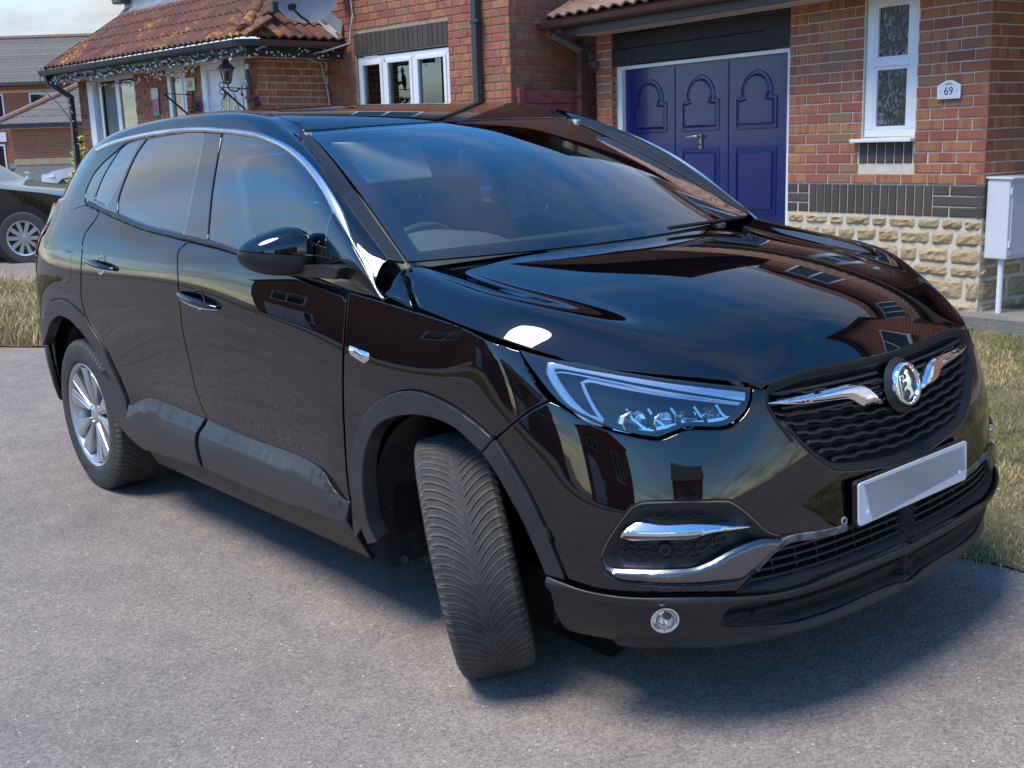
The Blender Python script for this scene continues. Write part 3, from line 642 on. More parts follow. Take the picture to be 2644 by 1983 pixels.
# number plaque
plq=empty('house_number_sign','small white arched plaque reading 69 beside the narrow window','sign',loc=tuple(Matrix.Translation(O69)@Matrix.Rotation(A69,4,'Z')@Vector((-.294,-.006,1.715))),rot=(0,0,A69))
def plq_shape(k):
    o=[(-.090*k,-.062*k),(.090*k,-.062*k),(.092*k,.030*k)]
    for t in np.linspace(0,1,13):o.append((.092*k*(1-2*t)*.98,(.030+.032*math.sin(math.pi*t)**1.3)*k))
    return o+[(-.092*k,.030*k)]
MB().prism(plq_shape(1),-.014,0).obj('plaque_body',P_WHITE,plq,bevel=.003)
MB().prism(plq_shape(.85),-.0150,-.0141).obj('plaque_face',simple('bluish_white_enamel',(.66,.70,.80),.35),plq)
text('plaque_number','69',.074,simple('navy_numeral',(.008,.010,.03),.4),plq,Matrix.Translation((0,-.0153,-.012))@Matrix.Rotation(R(90),4,'X'),.0004)
for s in(-1,1):MB().lathe([(0,-.0175),(.004,-.0165),(.005,-.015)],10,Matrix.Translation((s*.062,0,-.012))).obj('plaque_screw',simple('grey_screw',(.2,.22,.22),.4),plq)
for i,(x,z,c) in enumerate(((-.012,.040,(.55,.35,.12)),(0,.046,(.6,.45,.2)),(.012,.040,(.55,.30,.2)),(-.004,.037,(.5,.3,.4)),(.022,.036,(.2,.35,.2)),(-.023,.036,(.2,.35,.2)))):MB().lathe([(0,-.0162),(.007,-.0158),(.008,-.015)],9,Matrix.Translation((x,0,z))).obj('painted_flower',simple('flower_%d'%i,c,.5),plq)
# meter box
mbx=empty('meter_box','white gas meter cabinet on a single leg at the house corner','meter box',loc=O69,rot=(0,0,A69))
boxo('cabinet',simple('white_grp',(.66,.69,.73),.35,var=.05),mbx,.006,.175,.03,.50,.575,1.115,bevel=.010);boxo('cabinet_door',simple('white_grp',(.66,.69,.73)),mbx,.1752,.183,.055,.48,.605,1.085,bevel=.003)
MB().add([(.0,.02,1.116),(.2,.02,1.112),(.2,.51,1.112),(.0,.51,1.116),(.0,.02,1.128),(.2,.02,1.12),(.2,.51,1.12),(.0,.51,1.128)],[(0,1,2,3),(4,5,6,7),(0,1,5,4),(1,2,6,5),(2,3,7,6),(3,0,4,7)]).obj('cabinet_lid',P_WHITE,mbx)
MB().tube([(.11,.075,.58),(.11,.075,.18)],.020,12).obj('leg',P_WHITE,mbx,smooth=True)
for z in(.655,1.01):boxo('hinge',P_WHITE,mbx,.176,.186,.040,.058,z,z+.04,bevel=.002)
# red timber gate between the houses
fen_=empty('timber_gate','red stained board gate closing the gap between the two houses','gate',loc=O69,rot=(0,0,A69))
GM=Matrix.Translation((-4.50,-.70,0))@Matrix.Rotation(math.atan2(.75,.10),4,'Z')
for i in range(14):
    z=1.925-.115*(i+1);MB().box(.05,.74,.003*(i%2),.02+.003*(i%2),z+.004,z+.110,GM).obj('board',P_REDF,fen_,bevel=.003)
for x in(.0,.72):MB().box(x,x+.06,-.02,.045,.0,1.955,GM).obj('post',P_REDF,fen_,bevel=.005)
# ---------------------------------------------------------------- number 68
O68=(-6.12082,4.55299,0);A68=R(4.0)
h68=empty('brick_house','red brick house with tiled porch roof and satellite dish, number 68','house',loc=O68,rot=(0,0,A68))
def W68(a,b,h):return tuple(Matrix.Translation(O68)@Matrix.Rotation(A68,4,'Z')@Vector((a,b,h)))
WIN=(-2.40,-.88,1.30,2.415)
wm=Wall(h68,0,0,0)
for k in range(-2,30):
    z=1.50+.075*k
    if z<1.2 or z>3.75:continue
    wm.course(-2.93 if z<2.9 else -4.2,0,z,.1125*(k%2),holes=[(-2.425,-.875,1.2,2.655)])
for k in range(20):
    wm.brick(-2.42+.0775*k,2.432,.073,.222,mat=P_DBRICK,c=.002,jit=.0006)
wm.build(300,key=lambda i:-i[0]);mortar(h68,I4,-4.3,0,-.1,5.0,holes=[(-2.40,-.88,1.30,2.42)],mat=P_MORTR)
wr8=Wall(h68,0,0,R(90))
for k in range(-2,30):
    z=1.50+.075*k
    if z<3.75:wr8.course(0,2.6,z,.1125*((k+1)%2))
wr8.build(120,key=lambda i:i[0]*3+abs(i[1]-2.4));mortar(h68,Matrix.Rotation(R(90),4,'Z'),0,7,-.1,5.0,mat=P_MORTR)
sub_window(h68,I4,-2.395,-.885,1.32,2.405,splits=(.30,.63),dep=.02,fr=.05)
wb=boxo('window_vent_stay',P_DARK,h68,-1.93,-1.88,.012,.02,2.335,2.35)
pot=empty('houseplant','round green pot plant inside the right pane of the window','plant',loc=W68(-1.02,.11,1.55));MB().lathe([(0,0),(.05,0),(.065,.12),(.0,.12)],16,axis='z').obj('plant_pot',simple('terracotta',(.35,.16,.08),.8),pot)
lm_=simple('leaf_green',(.10,.22,.04),.5,var=.3);mb=MB()
for i in range(26):
    t=random.uniform(0,6.28);e=random.uniform(.1,1.4);c=Vector((.07*math.cos(t)*math.cos(e),.05*math.sin(t)*math.cos(e),.18+.07*math.sin(e)));M=Matrix.Translation(c)@Matrix.Rotation(t,4,'Z')@Matrix.Rotation(random.uniform(.2,1.3),4,'Y');mb.add([tuple(M@Vector(v)) for v in((-.03,0,0),(0,-.022,.004),(.03,0,0),(0,.022,.004))],[(0,1,2,3)])
mb.obj('leaf_cluster',lm_,pot,fix=False)
# dark downpipe at the corner
mb=MB();sq([(-.40,-.055,5.0),(-.40,-.055,-.1)],.068,mb);d2=mb.obj('downpipe',P_GUT,h68,bevel=.006)
for z in(2.585,1.2):boxo('pipe_clip',P_GUT,d2,-.445,-.325,-.098,-.02,z,z+.03,bevel=.003)
# upper body of the house
mb=MB();mb.box(-8.1,-.002,.012,7,3.60,5.05);mb.obj('upper_wall',P_FBRICK,h68);MB().add([(-8.5,-.35,5.0),(.35,-.35,5.0),(.35,3.5,7.5),(-8.5,3.5,7.5),(.35,7.35,5.0),(-8.5,7.35,5.0)],[(0,1,2,3),(3,2,4,5)]).obj('main_roof',P_TILE,h68,fix=False)
for x0 in(-6.6,-2.3):far_window(h68,Matrix.Translation((0,-.005,0)),x0,x0+1.3,3.85,4.85,2)
# left of the porch roof: corner of upper wall seen against the sky
wl8=Wall(h68,0,0,0)
for k in range(27,31):wl8.course(-7.75,-5.5,1.50+.075*k,.1125*(k%2))
wl8.build(0)
# porch
PB=-.92;PR_=-2.93;PLX=-7.38
pc_=empty('porch');
COL.objects.unlink(pc_);bpy.data.objects.remove(pc_)
wpf=Wall(h68,0,PB,0)
ph=[(-7.02,-5.78,1.2,2.45),(-4.95,-4.50,1.0,2.45),(-4.13,-3.18,.0,2.46)]
for k in range(-6,13):
    z=1.50+.075*k
    if 1.35<z<2.44:wpf.course(PLX,PR_,z,.1125*(k%2),holes=ph)
wpf.build(150,key=lambda i:-i[1]);mortar(h68,Matrix.Translation((0,PB,0)),PLX,PR_,-.1,2.47,holes=ph,mat=P_MORTR)
wps=Wall(h68,PR_,PB,R(90))
for k in range(-6,13):
    z=1.50+.075*k
    if 1.35<z<2.44:wps.course(0,-PB,z,.1125*((k+1)%2))
wps.build(80);mortar(h68,Matrix.Translation((PR_,PB,0))@Matrix.Rotation(R(90),4,'Z'),0.004,-PB,-.1,2.47)
boxo('porch_end_wall',P_FBRICK,h68,PLX+.012,PLX+.1,PB+.012,0,-.1,2.47)
# timber lintel lines, soffit and dark fascia
boxo('soffit',P_SOF,h68,-7.50,-2.64,-1.21,PB+.0,2.425,2.435);boxo('soffit',P_SOF,h68,PR_,-2.64,PB,-.01,2.4252,2.4352)
P_FAS=simple('dark_fascia',(.018,.020,.024),.35)
boxo('fascia',P_FAS,h68,-7.52,-2.615,-1.235,-1.212,2.41,2.53,bevel=.002);boxo('fascia',P_FAS,h68,-2.638,-2.615,-1.21,-.02,2.4105,2.5305,bevel=.002)
gutter('gutter',h68,(-7.62,-1.285,2.575),(-2.70,-1.285,2.575),.062,P_GUT,[.06,.15,.25,.35,.46,.56,.67,.80,.92])
gutter('gutter',h68,(-2.56,-1.10,2.575),(-2.56,-.02,2.575),.062,P_BGUT,[.28,.85])
cg=MB();cg.add([(-2.70,-1.23,2.575),(-2.70,-1.345,2.575),(-2.62,-1.345,2.575),(-2.50,-1.22,2.575),(-2.50,-1.10,2.575),(-2.615,-1.10,2.575),(-2.70,-1.23,2.513),(-2.70,-1.32,2.513),(-2.63,-1.32,2.513),(-2.525,-1.21,2.513),(-2.525,-1.10,2.513),(-2.615,-1.10,2.513)],[(1,2,8,7),(2,3,9,8),(3,4,10,9),(6,7,8,9,10,11)]);cg.obj('gutter_corner',P_GUT,h68)
mb=MB();sq([(-7.52,-1.27,2.52),(-7.52,-1.25,2.42),(-7.46,-1.0,2.24),(-7.46,-1.0,-.1)],.068,mb);d3=mb.obj('downpipe',P_GUT,h68,bevel=.006);boxo('pipe_clip',P_GUT,d3,-7.505,-7.41,-1.045,-.91,1.63,1.655)
# porch roof: front slope, hip and side slope
sl8=math.atan2(.77,1.22);tw8,tg8=.25,.31;tm8=tilemesh(tw8,.40,P_TILE,2,.030,.024)
rf=empty('roof');rf.parent=h68;rf.location=(-7.55,-1.27,2.60);rf.rotation_euler=(sl8,0,0)
slen=math.hypot(1.24,.78)
MB().add([(.02,.03,-.012),(4.93,.03,-.012),(3.75,1.42,-.012),(.02,1.42,-.012)],[(0,1,2,3)]).obj('roofing_felt',P_DARK,rf,fix=False);MB().add([(-.01,-.0,-.02),(-.01,1.45,-.02),(-.01,1.45,.03),(-.01,0,.03)],[(0,1,2,3)]).obj('verge_board',P_TILE,rf,fix=False)
for j in range(5):
    wlim=-2.60-j*tg8*math.cos(sl8)+7.55
    i=0
    while i*tw8<wlim-.06:
        if j*tg8<slen-.1:
            o=bpy.data.objects.new('roof_tile',tm8);COL.objects.link(o);o.parent=rf;o.location=(i*tw8,j*tg8,.012);o.rotation_euler=(R(-2.4),0,0)
        i+=1
boxo('roof_underlay',P_DARK,h68,-7.5,-3.6,-1.15,0,2.44,2.60)
rs=empty('roof_side_slope');rs.parent=h68;rs.location=(-2.585,-1.22,2.60);rs.rotation_euler=Matrix(Matrix.Rotation(R(90),3,'Z')@Matrix.Rotation(sl8,3,'X')).to_euler()
MB().add([(.02,.03,-.012),(1.22,.03,-.012),(1.22,1.42,-.012)],[(0,1,2)]).obj('roofing_felt',P_DARK,rs,fix=False)
for j in range(4):
    y0_=j*tg8*math.cos(sl8);n_=0;x=y0_
    x=math.ceil((y0_-.10)/tw8)*tw8
    while x<1.24-.02:
        o=bpy.data.objects.new('roof_tile',tm8);COL.objects.link(o);o.parent=rs;o.location=(x,j*tg8,.012);o.rotation_euler=(R(-2.4),0,0);x+=tw8
hipd=[];p0=Vector((-2.66,-1.20,2.655));p1=Vector((-3.86,0.0,3.42))
for i in range(4):
    a=p0+(p1-p0)*(i/4);b=p0+(p1-p0)*((i+1.08)/4);d=(b-a);M=Matrix.Translation(a+Vector((0,0,.012*1)))@d.to_track_quat('Z','X').to_matrix().to_4x4();V=[];n=12
    for e,(zz,rr_) in enumerate(((0,.075),(d.length,.066))):
        for k in range(n+1):
            t=math.pi*k/n;V.append(tuple(M@Vector((rr_*math.sin(t)*1.0,rr_*math.cos(t),zz))))
    mb=MB();mb.add(V,[(k,k+1,n+2+k,n+1+k) for k in range(n)]+[tuple(range(n+1))]);
    o=mb.obj('hip_tile',P_TILE,h68,smooth=True)
# lead flashing along the wall
mb=MB();zt_=3.40
for i in range(4):
    x0=-7.65+i*1.0;x1=x0+1.04;V=[(x0,-.13,zt_-.055),(x1,-.13,zt_-.055),(x1,-.012-.003*i,zt_+.05),(x0,-.012-.003*i,zt_+.05),(x0,-.010-.003*i,zt_+.15),(x1,-.010-.003*i,zt_+.15)];mb.add(V,[(0,1,2,3),(3,2,5,4)])
mb.obj('lead_flashing',P_LEAD,h68,fix=False)
mb=MB()
for i in range(5):
    y=-.012;x0=-2.60-.27*i;z0=2.68+.168*i;
    V=[(x0,y-.20,z0-.10),(x0-.16,y-.22,z0+.0),(x0-.34,y-.17,z0+.13),(x0,y-.02,z0-.03),(x0-.18,y-.02,z0+.09),(x0-.34,y-.02,z0+.18),(x0+.02,y-.004-.002*i,z0+.12),(x0-.17,y-.004-.002*i,z0+.22),(x0-.34,y-.004-.002*i,z0+.33)]
    mb.add(V,[(0,1,4,3),(1,2,5,4),(3,4,7,6),(4,5,8,7)])
mb.obj('stepped_flashing',P_LEAD,h68,smooth=True,fix=False)
# white boiler flue like bracket box on the corner of the roof against the sky
boxo('wall_bracket',P_GUT,h68,-7.72,-7.45,-.16,-.02,3.50,3.78,bevel=.02)
# bay window, side light and front door
bay=empty('window');bay.parent=h68
boxo('bay_post',P_WHITE,bay,-7.03,-6.87,PB-.04,PB+.06,1.1,2.44,bevel=.008);boxo('bay_head',P_WHITE,bay,-6.87,-5.79,PB-.0,PB+.05,2.39,2.445);boxo('bay_mullion',P_WHITE,bay,-6.29,-6.19,PB+.0,PB+.07,1.1,2.39,bevel=.006)
boxo('bay_reveal',simple('blueish_side_glazing',(.30,.38,.42),.15,coat=1),bay,-6.87,-6.72,PB+.01,PB+.03,1.1,2.39);boxo('blind',simple('grey_blind',(.22,.225,.21),.8),bay,-6.70,-6.30,PB+.05,PB+.06,1.1,2.37)
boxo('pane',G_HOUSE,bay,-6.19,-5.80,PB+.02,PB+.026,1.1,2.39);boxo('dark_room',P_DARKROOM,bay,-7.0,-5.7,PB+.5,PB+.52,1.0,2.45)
mb=MB().prism([(-6.15,1.1),(-5.82,1.1),(-5.82,2.15),(-5.95,2.0),(-6.05,1.6)],PB+.12,PB+.13).obj('curtain',simple('beige_curtain',(.34,.31,.25),.9),bay)
sub_window(h68,Matrix.Translation((0,PB,0)),-4.945,-4.505,1.05,2.44,dep=.01,fr=.06,curtain=False);boxo('side_light_blind',simple('taupe_blind',(.26,.21,.20),.85),h68,-4.88,-4.57,PB+.06,PB+.07,1.1,2.4)
fd=empty('front_door');fd.parent=h68
mb=MB();mb.box(-4.125,-4.02,PB+.0,PB+.08,.0,2.45);mb.box(-3.29,-3.185,PB+.0,PB+.08,.0,2.45);mb.box(-4.02,-3.29,PB+.001,PB+.08,2.36,2.45);mb.obj('door_frame',P_WHITE,fd,bevel=.008)
boxo('door_leaf',simple('white_door_gloss',(.66,.68,.76),.3),fd,-4.018,-3.292,PB+.03,PB+.07,.1,2.358,bevel=.006)
cx_,cz_=-3.60,1.78
fan=[(cx_-.20,1.42)]+[(cx_-.20+0,cz_)]+[(cx_-.20*math.cos(t),cz_+.34*math.sin(t)) for t in np.linspace(.1,math.pi-.1,16)]+[(cx_+.20,cz_),(cx_+.20,1.42)]
MB().prism(fan,PB+.022,PB+.0295).obj('fanlight_pane',simple('dark_fanlight_glass',(.03,.05,.045),.08,coat=1),fd)
bars=MB()
def bar(a,b,w_=.012):
    d=Vector((b[0]-a[0],0,b[1]-a[1]));n=Vector((d.z,0,-d.x)).normalized()*w_;A=Vector((a[0],PB+.018,a[1]));B=Vector((b[0],PB+.018,b[1]));bars.add([tuple(A+n),tuple(A-n),tuple(B-n),tuple(B+n)],[(0,1,2,3)])
for i in range(len(fan)-1):bar(fan[i],fan[i+1],.010)
for t in(.6,1.57,2.5):bar((cx_,cz_+.0),(cx_-.20*math.cos(t),cz_+.33*math.sin(t)))
bar((cx_-.2,1.62),(cx_+.2,1.62));bar((cx_-.07,1.42),(cx_-.07,1.80));bar((cx_+.07,1.42),(cx_+.07,1.80));bar((cx_-.2,1.44),(cx_+.2,1.44));bars.obj('fanlight_bars',P_WHITE,fd,fix=False)
# things on the porch wall
s68=empty('house_number_sign','cream rectangular plaque with red numerals 68 left of the front door','sign',loc=W68(-4.345,PB-.012,2.23),rot=(0,0,A68))
boxo('plaque_body',simple('cream_enamel',(.62,.58,.36),.4),s68,-.105,.105,-.012,0,-.075,.075,bevel=.003);text('plaque_number','68',.105,simple('dull_red_numeral',(.28,.10,.10),.5),s68,Matrix.Translation((0,-.0125,-.002))@Matrix.Rotation(R(90),4,'X'),.0008)
th=empty('wall_thermometer','narrow red and grey sign with a picture on the porch brickwork','wall ornament',loc=W68(-5.22,PB-.012,2.07),rot=(0,0,A68))
boxo('picture_tile',simple('pale_teal_print',(.45,.50,.50),.4,var=.5,vs=30),th,-.085,.085,-.01,0,.03,.165,bevel=.002);boxo('red_strip',simple('faded_red_print',(.50,.16,.18),.6,var=.5,vs=25),th,-.075,.075,-.009,0,-.105,.028,bevel=.002);boxo('grey_strip',simple('grey_print',(.22,.24,.22),.6),th,-.075,.075,-.009,0,-.165,-.107,bevel=.002)
alarm=boxo('door_bell',simple('beige_plastic',(.45,.40,.32),.4),None,-.025,.025,-.03,0,-.05,.05,bevel=.008);alarm.location=W68(-4.24,PB-.01,2.39);alarm.rotation_euler=(0,0,A68);tag(alarm,'small beige sensor above the 68 plaque','sensor')
def lantern():
    l=empty('porch_lantern','black carriage lantern hanging beside the arched front door','lantern',loc=W68(-3.27,PB-.17,2.28),rot=(0,0,A68))
    k=P_DARK;mb=MB();mb.lathe([(.012,.19),(.02,.16),(.035,.12),(.045,.105),(.095,.055),(.098,.045),(.0,.045)],6,axis='z');mb.obj('lantern_cap',P_GUT,l)
    mb=MB().lathe([(.07,.045),(.04,-.09)],6,axis='z').obj('lantern_glass',G_HOUSE,l)
    for i in range(6):
        t=2*math.pi*i/6;MB().tube([(.07*math.cos(t),.07*math.sin(t),.045),(.042*math.cos(t),.042*math.sin(t),-.09)],.005,5).obj('lantern_rib',P_GUT,l)
    mb=MB();mb.lathe([(0,-.115),(.03,-.11),(.045,-.09),(0,-.09)],6,axis='z');mb.obj('lantern_base',P_GUT,l);boxo('lamp_core',P_BRASS,l,-.03,.03,-.03,.03,-.08,.03)
    MB().tube([(0,0,-.11),(0,.02,-.17),(0,.10,-.19),(0,.155,-.15)],.009,6).obj('lantern_bracket',P_GUT,l,smooth=True);return l
lantern()
# bird ornament fixed by the lantern
bo=empty('bird_ornament','white and dark bird ornament on the porch corner wall','ornament',loc=W68(-3.0,PB-.10,2.16),rot=(0,0,A68))
MB().tube([(-.10,0,-.30),(-.105,0,-.12),(-.10,0,.0),(-.07,0,.055)],[.016,.018,.020,.012],8).obj('ornament_post',simple('red_white_post',(.62,.60,.58),.5,var=.2,vs=12),bo,smooth=True)
MB().tube([(-.09,0,.0),(-.03,0,.035),(.02,-.01,.03),(.05,0,-.03)],[.012,.02,.018,.006],8).obj('white_wing',P_WHITE,bo,smooth=True)
MB().tube([(.03,.0,.14),(.045,.0,.09),(.055,0,.02),(.06,0,-.06)],[.012,.028,.026,.008],8).obj('dark_body',simple('slate_ornament',(.05,.055,.065),.5),bo,smooth=True);MB().lathe([(0,.055),(.020,.035),(.024,.0),(.0,-.02)],10,Matrix.Translation((.028,0,.155)),axis='z').obj('white_head',P_WHITE,bo,smooth=True)
def basket(name,label,a,cols):
    b=empty(name,label,'hanging bracket',loc=W68(a,PB-.012,2.06),rot=(0,0,A68))
    MB().tube([(0,-.01,.10),(0,-.01,-.28)],.008,6).obj('bracket_back',P_DARK,b);MB().tube([(0,-.01,.05),(0,-.16,.055),(0,-.36,.06)],.006,6).obj('bracket_arm',P_DARK,b);MB().tube([(0,-.01,-.24),(0,-.20,-.08),(0,-.36,.05)],.011,6).obj('bracket_brace',P_DARK,b)
    for dz in(.035,-.035):MB().tube([(0,-.36+.03*math.cos(t),.05+dz+.03*math.sin(t)) for t in np.linspace(0,2*math.pi,15)],.0045,5,cap=False).obj('bracket_scroll',P_DARK,b)
    for i,c in enumerate(cols):
        mb=MB()
        for k in range(14):
            M=Matrix.Translation((.02+.07*i+random.uniform(-.035,.035),-.05+random.uniform(-.03,.03),-.08+random.uniform(-.07,.04)))@Matrix.Rotation(random.uniform(0,3),4,(random.random(),random.random(),.3));mb.add([tuple(M@Vector(v)) for v in((-.028,0,0),(0,-.022,.01),(.028,0,0),(0,.022,.01))],[(0,1,2,3)])
        mb.obj('artificial_flower',simple('%s_petals_%d'%(name,i),c,.6),b,fix=False)
basket('basket_bracket','black scrolled bracket with red and green flowers under the 68 plaque',-4.30,((.45,.06,.03),(.03,.20,.06),(.09,.02,.10)))
basket('basket_bracket','black scrolled bracket with flowers right of the front door',-3.05,((.40,.05,.04),(.04,.05,.20),(.03,.16,.05)))
# satellite dish
ds=empty('satellite_dish','grey satellite dish on the wall above the porch roof','satellite dish',loc=W68(-2.52,-.50,3.12),rot=(0,0,A68))
DM=Matrix.Rotation(R(38),4,'Z')@Matrix.Rotation(R(12),4,'X')
P_DISH=simple('grey_dish_mesh',(.16,.185,.22),.45,var=.15);MB().lathe([(0,.0),(.10,-.006),(.20,-.025),(.30,-.058),(.37,-.09),(.375,-.093),(.372,-.082),(.30,-.05),(.0,.008)],40,DM@Matrix.Diagonal((1.0,1,.93,1))).obj('reflector',P_DISH,ds,smooth=True)
MB().tube([DM@Vector((.0,-.08,-.34)),DM@Vector((-.02,-.25,-.27)),DM@Vector((-.05,-.42,-.16))],.012,6).obj('feed_arm',P_DARK,ds,smooth=True)
MB().tube([DM@Vector((-.05,-.46,-.15)),DM@Vector((-.05,-.38,-.15))],.035,10).obj('feed_horn',P_DARK,ds);boxo('receiver_box',P_GUT,ds,-.09,-.02,-.42,-.35,-.27,-.16,bevel=.01)
boxo('wall_bracket',P_GUT,ds,-.06,.10,.38,.50,-.06,.06,bevel=.01);MB().tube([(0,.0,0),(.02,.45,0)],.02,8).obj('bracket_arm',P_DARK,ds)
# pale cable from the dish down the wall
cb_=MB().tube([W68(-2.40,-.03,3.0),W68(-2.38,-.025,2.86),W68(-2.40,-.05,2.72),W68(-2.42,-.06,2.56),W68(-2.50,-.35,2.47),W68(-2.90,-.42,2.46),W68(-2.915,-.10,2.38),W68(-2.915,-.08,2.26),W68(-2.90,-.05,2.1),W68(-2.88,-.04,1.9)],.009,6).obj('dish_cable',simple('pale_cable',(.55,.52,.48),.5),None,smooth=True);tag(cb_,'pale cable running from the dish down to the porch wall','cable')
# fairy lights along the gutters
fl_=empty('string_lights','tangled white fairy lights draped along the porch gutter','string lights')
pts=[W68(-7.45+i*.05,-1.25+.01*math.sin(i),2.455+.02*math.sin(i*1.7)) for i in range(97)]+[W68(-2.60,-1.20+i*.05,2.47+.015*math.sin(i*2.1)) for i in range(23)]
MB().tube([Vector(p)+Vector((0,0,random.uniform(-.02,.02))) for p in pts],.006,4,cap=False).obj('light_wire',P_WIRE,fl_)
MB().tube([Vector(p)+Vector((0,-.01,random.uniform(-.03,.035))) for p in pts[::-1]],.005,4,cap=False).obj('light_wire',P_WIRE,fl_)
dr=[W68(-6.7+i*.035,-1.10+.02*math.sin(i),2.40-.075*math.sin(math.pi*(i/60)) -.0*i) for i in range(61)];MB().tube(dr,.005,4,cap=False).obj('light_wire',P_WIRE,fl_)
dr2=[W68(-5.0+i*.03,-1.13,2.42-.07*math.sin(math.pi*(i/40))+.02*math.sin(i)) for i in range(41)];MB().tube(dr2,.005,4,cap=False).obj('light_wire',P_WIRE,fl_)
dr3=[W68(-7.3+.01*i,-1.1+.004*i,2.42-.10*i) for i in range(9)];MB().tube(dr3,.004,4,cap=False).obj('light_wire',P_WIRE,fl_)
bme=MB().lathe([(0,.0),(.007,.002),(.008,.03),(0,.038)],6,axis='z').obj('bulb',P_BULB,fl_);bme=bme.data;first=True
allp=[]
for p in pts:
    for _ in range(2 if random.random()<.6 else 1):allp.append(Vector(p)+Vector((random.uniform(-.02,.02),random.uniform(-.02,.0),random.uniform(-.05,.04))))
for p in dr+dr2:
    if random.random()<.55:allp.append(Vector(p)+Vector((0,0,random.uniform(-.035,.0))))
allp+= [Vector(p) for p in dr3]
for p in allp[:298]:
    o=bpy.data.objects.new('bulb',bme);COL.objects.link(o);o.parent=fl_;o.location=p;o.rotation_euler=(random.uniform(0,6.28),random.uniform(0,6.28),random.uniform(0,6))
bc=MB().tube([W68(-7.63,-1.28,2.62),W68(-7.63,-1.32,2.45),W68(-7.55,-1.32,2.33),W68(-7.30,-1.25,2.15),W68(-7.15,-1.2,1.98),W68(-7.10,-1.12,1.80)],.006,5).obj('hanging_cable',P_DARK,None,smooth=True);tag(bc,'thin black cable hanging from the end of the dark gutter','cable')
# ---------------------------------------------------------------- far left houses, cars, bin, shrub
def hipg():
    r=empty('brick_garage','low red brick outbuilding with hipped grey tile roof at far left','outbuilding',loc=(-40.05,10.5,0.3),rot=(0,0,R(50)))
    # local x runs to the right in the picture
    w0,w1=-.15,9.0;e=2.15
    mb=MB();mb.box(w0,w1,0,5,1.12,e);mb.obj('wall',P_FBRICK,r);mb=MB();mb.box(w0-.004,w1,-.006,5,.92,1.12);bw=mb.obj('buff_band_core',P_MORT,r)
    for i in range(60):
        x=w0+.075*i
        o=bpy.data.objects.new('brick',bmesh_(.062,.20,P_BUFF,.003));COL.objects.link(o);o.parent=r;o.location=(x,-.016,.92)
    mb=MB();mb.box(w0,w1,0.01,5,-.6,.92);mb.obj('plinth',P_FBUFF,r)
    boxo('fascia',P_GUT,r,-.50,9.2,-.36,-.30,e+.02,e+.16);boxo('soffit',P_SOF,r,-.45,9.2,-.30,.02,e,e+.02)
    gt=MB();n=6;L0=-.55
    for j in range(7):
        y0=-.40+j*.40;z0=e+.16+j*.235;x0=L0+j*.40
        gt.add([(x0,y0,z0+.03),(9.2,y0,z0+.03),(9.2,y0+.43,z0+.262),(x0+.42,y0+.43,z0+.262),(x0,y0,z0),(9.2,y0,z0)],[(0,1,2,3),(4,5,1,0)])
    o=gt.obj('roof',P_GTILE,r,fix=False)
    MB().tube([(-.55,-.42,e+.20),(2.3,2.42,e+.20+1.68)],.10,8).obj('hip_ridge',P_TILE2,r,smooth=True)
    MB().add([(-.52,-.4,e+.16),(-.52,5.4,e+.16),(2.3,2.42,e+1.8)],[(0,1,2)]).obj('roof_side',P_GTILE,r,fix=False)
    return r
hipg()
def farh():
    r=empty('brick_house','two storey red brick house with grey tiled roof in the far left distance','house',loc=(-44.9,11.75,.3),rot=(0,0,R(50)))
    boxo('wall',P_FBRICK,r,-9,2.6,0,7,1.0,3.95);boxo('plinth',P_FBUFF,r,-9,2.6,.012,7,-.6,1.0);boxo('buff_band',P_BUFF,r,-9,2.6,-.012,.02,3.62,3.72)
    rt=MB()
    for j in range(14):
        y0=-.35+j*.285;z0=3.98+j*.142;rt.add([(-9.3,y0,z0+.03),(2.85,y0,z0+.03),(2.85,y0+.30,z0+.172),(-9.3,y0+.30,z0+.172),(-9.3,y0,z0),(2.85,y0,z0)],[(0,1,2,3),(4,5,1,0)])
    rt.obj('roof',P_GTILE,r,fix=False);MB().tube([(-9.3,3.62,6.0),(2.85,3.62,6.0)],.10,8).obj('ridge_tiles',P_TILE2,r,smooth=True);boxo('gutter',P_GUT,r,-9.3,2.8,-.46,-.34,3.88,3.98)
    for x0,x1,n in((-1.9,-.05,1),(.95,2.35,2)):far_window(r,Matrix.Translation((0,-.02,0)),x0,x1,2.5,3.6,n)
    far_window(r,Matrix.Translation((0,-.02,0)),-1.9,-.2,.6,1.7,2);boxo('white_panel',P_WHITE,r,-2.2,-.1,-.06,-.02,1.8,2.15)
farh()
